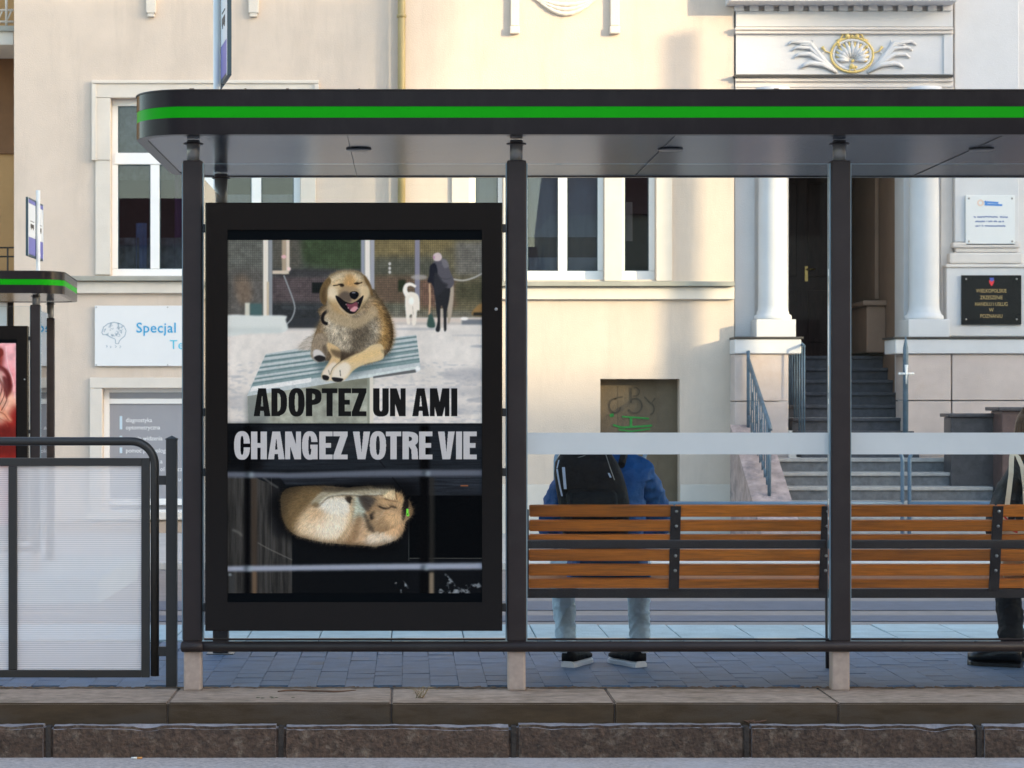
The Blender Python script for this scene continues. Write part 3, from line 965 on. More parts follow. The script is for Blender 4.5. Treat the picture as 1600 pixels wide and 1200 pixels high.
for k in range(12):
    px = 10 - 14 * k
    mb.tube([(PX(px, 27.45), 27.45, PZ(40, 27.45)), (PX(px, 27.45), 27.45, PZ(-24, 27.45))], .018, 6)
    mb.tube([(PX(px + 2, 27.45), 27.45, PZ(30, 27.45)), (PX(px + 9, 27.45), 27.45, PZ(14, 27.45))], .010, 6)
mb.build('balcony_railing', M['trim'], ochre)
mb = MB()
for py in (387, 401, 440):
    mb.tube([(PX(-400, 28.0), 28.0, PZ(py, 28.0)), (PX(22, 28.0), 28.0, PZ(py, 28.0))], .012, 6)
for k in range(12):
    px = 12 - 22 * k
    mb.tube([(PX(px, 28.0), 28.0, PZ(387, 28)), (PX(px, 28.0), 28.0, PZ(440, 28))], .012, 6)
mb.build('balcony_railing', M['iron'], ochre)

# ------------------------------------------------------------------ white portico house
DP = 27.2
port = thing('portico_house', 'white neoclassical house front with columned entrance and stone stairs', 'house', (6, DP, ZS))
hx0, hx1 = PX(1232, DP), PX(1412, DP)
XR = 17.0
mb = MB()
wall_with_holes(mb, X_end + .002, XR, ZS - .2, 12, DP, [(hx0, hx1, ZS, PZ(170, DP))], 0.5)
mb.build('wall', M['white_stone'], port)
# vestibule
zt = 1.97
DV = 30.4
mb = MB()
zc = PZ(170, DP)
mb.add([(hx1, DP + .5, zt - .6), (hx1, DV, zt - .6), (hx1, DV, zc), (hx1, DP + .5, zc)], [(0, 1, 2, 3)])
mb.add([(hx0, DP + .5, zt - .6), (hx0, DV, zt - .6), (hx0, DV, zc), (hx0, DP + .5, zc)], [(0, 1, 2, 3)])
mb.add([(hx0, DP + .5, zc), (hx1, DP + .5, zc), (hx1, DV, zc), (hx0, DV, zc)], [(0, 1, 2, 3)])
mb.add([(hx0, DV + .1, zt), (hx1, DV + .1, zt), (hx1, DV + .1, zc), (hx0, DV + .1, zc)], [(0, 1, 2, 3)])
mb.build('vestibule_wall', M['wine_wall'], port, fix=False)
mb = MB()
xw = hx1 - .002
mb.box(xw - .06, xw, 28.6, 29.9, PZ(470, 29), zc - .3, .02)
mb.build('wall_panel', M['wine_wall'], port)
mb = MB()
mb.box(xw - .26, xw, 28.2, 30.0, zt, PZ(482, 29), .02)
mb.box(xw - .32, xw, 28.14, 30.06, PZ(482, 29) + .002, PZ(474, 29), .02)
mb.build('inner_pedestal', M['wine_wall'], port)
mb = MB()
dx0, dx1 = hx0 + .02, PX(1335, DV)
mb.box(dx0, dx1, DV, DV + .06, zt, zc)
door = mb.build('door', M['door_dark'], port, label='tall dark wooden entrance door')
mb = MB()
for (a, b) in ((dx0 + .12, (dx0 + dx1) / 2 - .08), ((dx0 + dx1) / 2 + .08, dx1 - .1)):
    mb.box(a, b, DV - .02, DV - .001, zt + .2, zt + .95, .012)
    mb.box(a, b, DV - .02, DV - .001, zt + 1.15, zt + 2.5, .012)
mb.build('door_panel', M['door_dark'], door)
mb = MB()
mb.box(PX(1257, DV), PX(1262, DV), DV - .03, DV - .021, PZ(440, DV), PZ(416, DV), .004)
mb.tube([(PX(1259, DV), DV - .03, PZ(421, DV)), (PX(1259, DV), DV - .08, PZ(421, DV)), (PX(1272, DV), DV - .08, PZ(421, DV))], .011, 8)
mb.build('handle', M['brass'], door)
# columns
for (a, b) in ((1185, 1230), (1420.5, 1467)):
    Dc = 26.95
    xc = (PX(a, Dc) + PX(b, Dc)) / 2
    r = (PX(b, Dc) - PX(a, Dc)) / 2
    z0, z1 = PZ(487, Dc), PZ(150, Dc)
    prof = [(r * 1.28, PZ(500, Dc)), (r * 1.30, PZ(497, Dc)), (r * 1.26, PZ(493, Dc)), (r * 1.12, PZ(491, Dc)), (r * 1.1, PZ(488, Dc)), (r * 1.02, z0 + .02), (r, z0 + .08), (r * .97, (z0 + z1) / 2), (r * .9, z1), (r * 1.15, z1 + .02), (r * 1.15, z1 + .1)]
    mb = MB().lathe(xc, Dc, prof, 40)
    col = mb.build('column', M['white_stone'], port)
    mb = MB().box(xc - r * 1.36, xc + r * 1.36, Dc - r * 1.36, DP - .001, PZ(527, Dc - .2), PZ(500, Dc) - .001, .008)
    mb.build('column_base', M['white_stone'], col)
# pilaster strip between column and the cream house
mb = MB(); pbox(mb, 1148, 1180, -60, 526, DP - .05, .0485, .01); mb.build('pilaster', M['white_stone'], port)
# pedestals: dark sheet capping, white band, pink stone blocks
DB = 26.62


def pedestal(x0, x1, bands, blocks):
    mb = MB(); pbox(mb, x0[0], x0[1], 526, 529.3, DB - .06, DP - DB + .055, .004); cap = mb.build('capping', M['iron'], port)
    mb = MB(); pbox(mb, bands[0], bands[1], 530, 552.5, DB - .04, DP - DB + .035, .012); mb.build('pedestal_band', M['white_stone'], port)
    for (a, b, c, d) in blocks:
        mb = MB(); pbox(mb, a, b, c, d, DB, DP - DB - .002, .008); mb.build('stone_block', M['pink_stone'], port)


pedestal((1148, 1256), None, (1148, 1252), [(1148, 1231.5, 553.5, 626.3), (1148, 1231.5, 627.8, 700), (1148, 1231.5, 701.5, 850)])
pedestal((1396, 1760), None, (1399, 1760), [(1416, 1486, 553.5, 625.3), (1416, 1486, 626.8, 700), (1416, 1486, 701.5, 850),
         (1488, 1640, 553.5, 625.3), (1488, 1640, 626.8, 700), (1488, 1640, 701.5, 850), (1642, 1760, 553.5, 700)])
# right pilaster with base mouldings
mb = MB()
pbox(mb, 1492, 1592, -60, 378, DP - .12, .1185, .01)
mb.build('pilaster', M['white_stone'], port)
mb = MB()
pbox(mb, 1489, 1595, 378.5, 387, DP - .15, .1485, .02)
pbox(mb, 1484, 1599, 394.5, 412, DP - .17, .1685, .03)
pbox(mb, 1478, 1606, 412.5, 418, DP - .21, .2085, .015)
pbox(mb, 1493, 1592, 387.5, 394, DP - .12, .1185, .01)
mb.build('pilaster_base', M['white_trim'], port)
mb = MB(); pbox(mb, 1479, 1604, 418.5, 525.5, DP - .19, .1885, .01); mb.build('pilaster_pedestal', M['white_stone'], port)
mb = MB(); pbox(mb, 1470, 1489, 150, 525, DP - .03, .0285, .01); mb.build('pilaster', M['white_trim'], port)
# entablature
DE = DP - .25
mb = MB(); pbox(mb, 1149, 1490, 120.5, 176, DE + .03, .219, .01); mb.build('architrave', M['white_trim'], port)
mb = MB()
pbox(mb, 1149, 1489.5, 121, 127, DE - .01, .039, .006)
pbox(mb, 1149, 1489.5, 132, 136, DE + .012, .017, .004)
mb.build('architrave_moulding', M['white_trim'], port)
mb = MB(); pbox(mb, 1147, 1489.5, 116.8, 120, DE - .06, .309, .004); mb.build('sheet_capping', M['iron'], port)
mb = MB(); pbox(mb, 1150, 1474, 53, 116.3, DE + .03, .219, .004); pbox(mb, 1474.5, 1489, 53, 116.3, DE + .01, .239, .006); frieze = mb.build('frieze', M['white_stone'], port)
mb = MB()
pbox(mb, 1149, 1490, 42, 46.5, DE - .05, .299, .012)
pbox(mb, 1149, 1490, 47, 52.5, DE - .02, .269, .012)
mb.build('frieze_moulding', M['white_trim'], port)
mb = MB(); pbox(mb, 1150, 1489, 17.5, 41.5, DE + .02, .229, .006); mb.build('fascia', M['white_stone'], port)
mb = MB(); pbox(mb, 1150, 1489, 2, 17, DE + .07, .179); mb.build('dentil_bed', M['white_trim'], port)
dm = MB(); pbox(dm, 1148.5, 1162.5, 3, 16.5, DE - .02, .088, .005)
d0 = dm.build('dentil', M['white_stone'], port)
for k in range(1, 15):
    o = bpy.data.objects.new('dentil', d0.data); COL.objects.link(o); o.parent = port
    o.location = (PX(640 + 23.2 * k, DE), 0, 0)
mb = MB(); pbox(mb, 1140, 1497, -60, 1.5, DE - .3, .549, .02); mb.build('cornice', M['white_stone'], port)
# ornament on the frieze
Dn = DE + .01
orn = MB(); gold = MB()


def o3(px, py, lift=0.0): return (PX(px, Dn), Dn + .012 - lift * .55, PZ(py, Dn))


cx, cy = 1331.5, 85.5
gold.tube([o3(cx + 33 * math.cos(a), cy + 27 * math.sin(a), .01) for a in [2 * math.pi * i / 40 for i in range(41)]], .016, 7, cap=False)
orn.tube([o3(cx + 29 * math.cos(a), cy + 23 * math.sin(a), .0) for a in [2 * math.pi * i / 40 for i in range(41)]], .020, 7, cap=False)
for k in range(11):
    a = math.pi * (0.0 + k / 10) if k < 11 else 0
    a = R(-200 + 22 * k)
    c, s = math.cos(a), math.sin(a)
    orn.tube([o3(cx + 5 * c, cy + 8 + 4 * s, .01), o3(cx + 16 * c, cy + 4 + 13 * s, .035), o3(cx + 27 * c, cy + 21 * s, .01)], [.008, .034, .012], 7)
    gold.tube([o3(cx + 9 * math.cos(a + .19), cy + 6 + 7 * math.sin(a + .19), .03), o3(cx + 26 * math.cos(a + .19), cy + 20 * math.sin(a + .19), .03)], [.006, .012], 6)
for (x, y, r) in ((1324, 56.5, .033), (1331, 57, .022), (1339, 57, .03), (1332, 95, .022), (1331, 104, .035), (1337, 105, .022), (1310, 70, .025), (1354, 73, .022)):
    gold.ball(o3(x, y, .03), r, 10, 6)
for s in (-1, 1):
    gold.tube([o3(cx + s * 7, 53, .02), o3(cx + s * 14, 53, .02), o3(cx + s * 18, 61, .02), o3(cx + s * 25, 63, .01)], [.01, .014, .012, .006], 6)
    gold.tube([o3(cx + s * 30, 84, .02), o3(cx + s * 42, 80, .02), o3(cx + s * 47, 73, .02)], [.008, .010, .022], 6)
    gold.tube([o3(cx + s * 2, 104, .02), o3(cx + s * 6, 114, .02)], [.014, .01], 6)
    for (dx, dy, l, b) in ((98, 66, 0, .022), (92, 75, 0, .02), (88, 86, 0, .024), (78, 102, 0, .026), (84, 70, 0, .016)):
        tipx, tipy = cx + s * dx, dy
        orn.tube([o3(cx + s * 24, 113, .005), o3(cx + s * 46, 98 + (dy - 88) * .2, .03), o3(cx + s * 66, dy - 3 + (100 - dy) * .12, .035), o3(tipx - s * 5, tipy - 1, .03), o3(tipx + s * 2, tipy + 4, .02)],
                 [.02, b * 1.5, b * 1.35, b, b * .6], 7)
    orn.tube([o3(cx + s * 52, 100, .01), o3(cx + s * 58, 80, .02), o3(cx + s * 62, 62, .005)], [.018, .024, .006], 7)
    orn.tube([o3(cx + s * 34, 110, .01), o3(cx + s * 44, 92, .02), o3(cx + s * 48, 84, .02), o3(cx + s * 42, 80, .01)], [.014, .022, .014, .006], 7)
orn.build('acanthus_relief', M['white_stone'], frieze)
gold.build('gilded_relief', M['gold'], frieze)
# stairs
for i in range(1, 15):
    z1 = ZS + .165 * i
    d0_ = 24.6 + .29 * (i - 1)
    if i <= 6: a, b = 4.535, 7.07
    else: a, b = hx0 + .004, hx1 - .004
    if i == 7: a, b = hx0 + .004, hx1 - .004
    d1_ = d0_ + (.33 if i < 14 else 1.9)
    mb = MB()
    mb.box(a, b, d0_ + .015, d1_, z1 - .165 if i > 1 else ZS, z1 - .045)
    st = mb.build('step', M['riser_grey'] if i <= 6 else M['step'], port)  # lower flight gets the lighter copy, upper the one darkened as shade
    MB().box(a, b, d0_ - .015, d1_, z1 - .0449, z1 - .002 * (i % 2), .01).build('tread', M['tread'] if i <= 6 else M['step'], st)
mb = MB()
mb.prism([(26.6, ZS), (24.3, ZS), (24.3, -.12), (24.5, -.06), (26.6, 1.02)], 'x', 4.06, 4.53)
mb.build('stair_cheek', M['granite_pink'], port)
mb = MB()
mb.prism([(26.4, ZS), (24.6, ZS), (24.6, -.1), (26.4, .55)], 'x', 7.08, 7.3)
mb.build('stair_cheek', M['granite_dark'], port)
# wall plaques
Dq = DP - .12 - .03
pq = thing('wall_plaque', 'white plaque with small blue lettering on the white pilaster', 'sign', (PX(1552, Dq), Dq, PZ(345, Dq)))
mb = MB(); pbox(mb, 1509, 1586, 305, 383, Dq, .025, .003); mb.build('panel', M['sign_white'], pq)
mb = MB()
for (x, y) in ((1514, 310), (1581.5, 310), (1514, 377), (1581.5, 377)):
    mb.ball((PX(x, Dq), Dq - .002, PZ(y, Dq)), .014, 8, 4, (1, .6, 1))
mb.build('screw', M['bolt'], pq, kind='stuff')
mb = MB(); rr = np.random.RandomState(9)
for (y, x0, x1) in ((339, 1521.5, 1574), (346, 1524, 1572), (353, 1524, 1572)):
    x = x0
    while x < x1:
        wd = rr.uniform(1.0, 2.2)
        if rr.uniform() > .14: stroke(mb, [(x, y - rr.uniform(-.6, .6)), (x + wd * .8, y + rr.uniform(-.6, .6))], 2.2, Dq - .003)
        x += wd
mb.build('lettering', M['print_navy'], pq)
mb = MB()
stroke(mb, [(1538.5, 315.5), (1560, 317)], 3, Dq - .003); stroke(mb, [(1538.5, 319.5), (1566, 320.5)], 3, Dq - .0035); stroke(mb, [(1539, 314), (1543, 321)], 3, Dq - .004)
mb.build('logo', M['print_logo'], pq)
mb = MB(); stroke(mb, arc(1532, 317, 4, 4, 0, 360), 2.4, Dq - .003); mb.build('logo', M['print_peach'], pq)
Dk = DP - .19 - .035
pk = thing('stone_plaque', 'black stone plaque with gold lettering and small red and blue shield', 'sign', (PX(1549, Dk), Dk, PZ(468, Dk)))
mb = MB(); pbox(mb, 1502.5, 1596, 430, 507, Dk, .03, .003); mb.build('panel', M['plaque_black'], pk)
for (s, y) in (("WIELKOPOLSKIE", 457), ("ZRZESZENIE", 467.5), ("HANDLU I USŁUG", 477.8), ("W", 487), ("POZNANIU", 496.5)):
    put_text(s, 1549, y, Dk - .004, 5.6, M['print_gold'], pk, align='CENTER', sx=.80 if len(s) > 9 else .85, bold=.006)
mb = MB()
for (x, y) in ((1509.5, 436), (1588.5, 436), (1509.5, 499), (1588.5, 499)):
    mb.ball((PX(x, Dk), Dk - .002, PZ(y, Dk)), .013, 8, 4, (1, .7, 1))
mb.build('stud', M['bolt'], pk, kind='stuff')
mb = MB(); mb.add([(PX(x, Dk), Dk - .004, PZ(y, Dk)) for x, y in ((1545.5, 437.5), (1553, 437.5), (1553, 441), (1550, 446.5), (1548.5, 446.5), (1545.5, 441))], [(0, 1, 2, 3, 4, 5)]); mb.build('shield', M['red_print'], pk)
mb = MB(); mb.add([(PX(x, Dk), Dk - .006, PZ(y, Dk)) for x, y in ((1546, 434), (1552.5, 434), (1553, 438), (1548.5, 440), (1547, 438))], [(0, 1, 2, 3, 4)]); mb.build('shield', M['blue_crest'], pk)
# iron stair railings
rail = thing('stair_railing', 'blue grey iron railing with close bars down the cheek of the stairs', 'railing', (4.28, 26, 0))
mb = MB()
xr_ = 4.28
za, zb = PZ(549, 27.0), PZ(664, 25.0)
mb.tube([(xr_, 26.55, za - .12), (xr_, 25.0, zb), (xr_, 24.95, zb - .06)], .028, 8)
mb.tube([(xr_, 26.55, za), (xr_, 26.55, .9)], .022, 8)
mb.tube([(xr_, 25.0, zb), (xr_, 25.0, .15)], .022, 8)
mb.tube([(xr_, 26.5, 1.14), (xr_, 25.0, .30)], .016, 6)
mb.build('handrail', M['bluesteel'], rail)
mb = MB()
for k in range(9):
    t = k / 9
    y = 26.48 - 1.45 * t
    zt_ = za - .12 + (zb - za + .12) * (26.55 - y) / 1.55
    mb.tube([(xr_, y, zt_), (xr_, y, zt_ - .82)], .010, 5)
    if k % 2: mb.tube([(xr_ + .02, y + .05 * math.cos(a), zt_ - .4 + .11 * math.sin(a)) for a in [i * .7 for i in range(10)]], .008, 5)
mb.build('bar', M['bluesteel'], rail, kind='stuff')
rail2 = thing('stair_railing', 'blue grey bar railing against the left pedestal beside the upper steps', 'railing', (4.95, 27, 0))
mb = MB()
for k in range(8):
    y = 26.45 + .17 * k
    mb.tube([(4.97, y, ZS + .165 * (6.4 + .58 * k) + .02), (4.97, y, PZ(541, 26.45) + .02 * k)], .010, 5)
mb.tube([(4.97, 26.45, PZ(541, 26.45)), (4.97, 27.7, PZ(541, 26.45) + .25)], .018, 6)
mb.build('bar', M['bluesteel'], rail2, kind='stuff')
rail3 = thing('stair_railing', 'grey iron railing post with ornate head beside the right pedestal', 'railing', (6.27, 26.3, 0))
Dr = 26.4
xq = PX(1415, Dr)
mb = MB()
mb.tube([(xq, Dr, .6), (xq, Dr, PZ(545, Dr)), (xq, Dr, PZ(525, Dr))], [.036, .034, .006], 8)
mb.build('handrail', M['bluesteel'], rail3)
mb = MB()
for s in (-1, 1):
    mb.tube([(xq, Dr - .03, PZ(584, Dr)), (xq + s * .08, Dr - .03, PZ(584, Dr))], .016, 6); mb.ball((xq + s * .085, Dr - .03, PZ(584, Dr)), .018, 8, 6)
mb.tube([(xq, Dr - .04, PZ(570, Dr)), (xq, Dr - .04, PZ(600, Dr))], [.022, .008], 6)
mb.build('rosette', M['sign_white'], rail3)
# dark granite walls at the right of the stairs
gw = thing('granite_wall', 'low dark granite wall at the right end of the lower steps', 'wall', (7.2, 25.4, ZS))
mb = MB(); pbox(mb, 1486, 1563, 652, 760, 25.7, .35, .01); mb.build('wall_body', M['granite_dark'], gw)
mb = MB(); pbox(mb, 1482, 1567, 646, 651.7, 25.66, .43, .012); mb.build('capping', M['granite_dark'], gw)
gp = thing('granite_pillar', 'reddish granite pillar with dark cap behind the seated woman', 'pillar', (7.6, 25.2, ZS))
mb = MB(); pbox(mb, 1566, 1680, 642, 860, 25.3, .5, .012); mb.build('pillar_body', M['granite_red'], gp)
mb = MB(); pbox(mb, 1561, 1685, 636, 641.7, 25.24, .62, .012); mb.build('capping', M['granite_dark'], gp)

# ------------------------------------------------------------------ pedestrian barriers before the stairs
Dbar = 24.0


def barrier(px0, px1, label):
    o = thing('pedestrian_barrier', label, 'barrier', (PX((px0 + px1) / 2, Dbar), Dbar, ZS), group='steel barriers in front of the stairs')
    x0, x1 = PX(px0, Dbar), PX(px1, Dbar)
    zt = PZ(699, Dbar); r = .15
    pts = [(x0, Dbar, ZS)] + [(x0 + r - r * math.cos(R(a)), Dbar, zt - r + r * math.sin(R(a))) for a in range(0, 91, 15)]
    pts += [(x1 - r + r * math.cos(R(a)), Dbar, zt - r + r * math.sin(R(a))) for a in range(90, -1, -15)] + [(x1, Dbar, ZS)]
    MB().tube(pts, .023, 10).build('hoop', M['steelrail'], o)
    MB().tube([(x0, Dbar, PZ(786.5, Dbar)), (x1, Dbar, PZ(786.5, Dbar))], .023, 10).build('cross_rail', M['steelrail'], o)
    return o


barrier(868, 995, 'short steel hoop barrier behind the seated man in blue')
barrier(1006, 1410, 'long steel hoop barrier before the stairs, partly behind the middle of the bench')
barrier(1421, 1826, 'steel hoop barrier before the stairs, ending behind the woman with the tote')


# ------------------------------------------------------------------ bus shelters
def rrect(x0, x1, y0, y1, r, n=8):
    pts = []
    for (cx, cy, a0) in ((x1 - r, y0 + r, -90), (x1 - r, y1 - r, 0), (x0 + r, y1 - r, 90), (x0 + r, y0 + r, 180)):
        for i in range(n + 1):
            a = R(a0 + 90 * i / n)
            pts.append((cx + r * math.cos(a), cy + r * math.sin(a)))
    return pts


def shelter(label, ox, oy, oz, rz=0.0, mirror=False, bays=3):
    """local frame: x along the front from the display end, y away from the camera (0 = front face of posts), z up from the platform"""
    root = thing('bus_shelter', label, 'bus shelter', (0, 0, 0), 'bus shelters')
    sx = -1 if mirror else 1
    pitch = 1.461
    xp = [pitch * k for k in range(bays + 1)]
    xa, xb = -0.26, xp[-1] + .26
    ya, yb = -0.16, 1.64
    zb, zt = 2.487, 2.687

    def fin(mb, name, m, par=root, smooth=None):
        if sx < 0: mb.v = [(-p[0], p[1], p[2]) for p in mb.v]
        return mb.build(name, m, par)

    def bandring(r0, z0, z1, grow):
        o = rrect(xa - grow, xb + grow, ya - grow, yb + grow, .25 + grow, 10)
        i_ = rrect(xa + .05, xb - .05, ya + .05, yb - .05, .2, 10)
        n = len(o)
        vs = [(p[0], p[1], z0) for p in o] + [(p[0], p[1], z1) for p in o] + [(p[0], p[1], z1) for p in i_] + [(p[0], p[1], z0) for p in i_]
        fs = []
        for k in range(n):
            k2 = (k + 1) % n
            for l in range(4):
                l2 = (l + 1) % 4
                fs.append((l * n + k, l * n + k2, l2 * n + k2, l2 * n + k))
        return vs, fs
    roof = MB()
    for (z0, z1) in ((zb, 2.561), (2.611, zt - .006)):
        vs, fs = bandring(0, z0, z1, 0)
        roof.add(vs, fs, False)
    r_ = fin(roof, 'roof_fascia', M['anthracite_gloss'])
    for p in r_.data.polygons: p.use_smooth = True
    r_.data.set_sharp_from_angle(angle=R(35))
    vs, fs = bandring(0, 2.5615, 2.6105, -.001)
    g = fin(MB().add(vs, fs), 'green_stripe', M['green'])
    for p in g.data.polygons: p.use_smooth = True
    g.data.set_sharp_from_angle(angle=R(35))
    top = MB().prism(rrect(xa - .004, xb + .004, ya - .004, yb + .004, .254, 10), 'z', zt - .0055, zt)
    top.prism(rrect(xa + .06, xb - .06, ya + .06, yb - .06, .2, 10), 'z', zt - .1, zt - .006)
    fin(top, 'roof_sheet', M['anthracite'])
    fin(MB().prism(rrect(xa + .04, xb - .04, ya + .04, yb - .04, .22, 10), 'z', zb + .004, zb + .03), 'soffit', M['soffit'])
    seam = MB()
    for k in range(bays):
        seam.box(xp[k] + .70, xp[k] + .7018, ya + .06, yb - .06, zb + .0015, zb + .0038)
    seam.box(xa + .06, xb - .06, yb - .048, yb - .044, zb + .0012, zb + .0036)
    fin(seam, 'soffit_seam', M['anthracite'])
    for k in range(bays):
        xl = xp[k] + .755 - .015
        lm = MB().lathe(xl, .40, [(.056, zb - .003), (.06, zb - .001), (.06, zb + .002)], 24)
        fin(lm, 'ceiling_lamp', M['lamp_ring'])
    # posts of the glazed row
    for k, x in enumerate(xp):
        mb = MB().box(x - .0435, x + .0435, 0, .087, .222, 2.392, .008)
        post = fin(mb, 'post', M['anthracite'])
        mb = MB().box(x - .040, x + .040, .004, .083, 0.0, .205, .010)
        fin(mb, 'post_foot', M['galv'], post)
        fin(MB().lathe(x, .045, [(.029, 2.385), (.029, 2.486)], 20), 'stub', M['galv_dark'], post)
        fin(MB().lathe(x, .045, [(.044, 2.468), (.046, 2.470), (.044, 2.473)], 24), 'flange', M['anthracite'], post)
        ch = MB().box(x - .049, x - .0437, .02, .066, .23, 2.38)
        ch.box(x + .0437, x + .049, .02, .066, .23, 2.38)
        fin(ch, 'glazing_bead', M['glass_edge'], post)
    # rear posts at both ends only
    for x in (xp[0], xp[-1]):
        mb = MB().box(x - .04, x + .04, 1.40, 1.48, .0, 2.33, .008)
        post = fin(mb, 'rear_post', M['anthracite'])
        fin(MB().lathe(x, 1.44, [(.024, 2.325), (.034, 2.345), (.034, 2.486)], 20), 'stub', M['galv_dark'], post)
        fin(MB().lathe(x, 1.44, [(.046, 2.462), (.048, 2.464), (.046, 2.467)], 24), 'flange', M['anthracite'], post)
        fin(MB().box(x - .07, x + .07, 1.37, 1.51, 0, .006, .002), 'base_plate', M['galv_dark'], post)
        e = MB().box(x - .004, x + .004, .10, 1.385, .24, 2.36)
        fin(e, 'side_glass', M['shelter_glass'])
    # bottom rail running in front of the posts, with rounded collar at the end post
    zr = .202
    fin(MB().tube([(xp[0] - .045, -.006, zr), (xp[-1] + .05, -.006, zr)], .0235, 14), 'bottom_rail', M['anthracite'])
    fin(MB().tube([(xp[0] - .05, -.012, zr), (xp[0] - .044, -.012, zr), (xp[0] + .044, -.012, zr), (xp[0] + .05, -.012, zr)], [.016, .024, .024, .016], 14), 'rail_collar', M['anthracite'])
    for k in range(bays):
        x0, x1 = xp[k] + .0495, xp[k + 1] - .0495
        gl = fin(MB().box(x0, x1, .038, .046, .235, 2.378), 'glass_pane', M['shelter_glass'])
        bead = MB().box(x0, x1, .034, .050, .226, .2345)
        fin(bead, 'pane_seal', M['anthracite'], gl)
        fin(MB().box(x0, x1, .0375, .0465, 2.3782, 2.3796), 'pane_edge', M['glass_edge'], gl)
        if k > 0:
            fin(MB().box(x0, x1, .0362, .0375, 1.066, 1.164), 'frosted_band', M['frost'], gl)
            fin(MB().box(x0 - .004, x1 + .004, .10, .13, PZ(857, 9.58), PZ(843.5, 9.58), .006), 'hand_rail', M['anthracite'])
    root.location = (ox, oy, oz)
    root.rotation_euler = (0, 0, rz)
    return root


XS = PX(300.5, 9.46)
sh = shelter('dark bus shelter with green stripe, bench and dog poster, beside the kerb', XS, 9.46, 0)
sh2 = shelter('bus shelter across the tracks with pink poster, behind the tube barrier', -3.355, 18.82, ZF + .245, rz=R(4.3), mirror=True)
mbp = MB().box(-16, -2.7, 18.3, 20.9, ZF, ZF + .243, .02)
mbp.build('far_platform', M['tactile'], kind='structure')


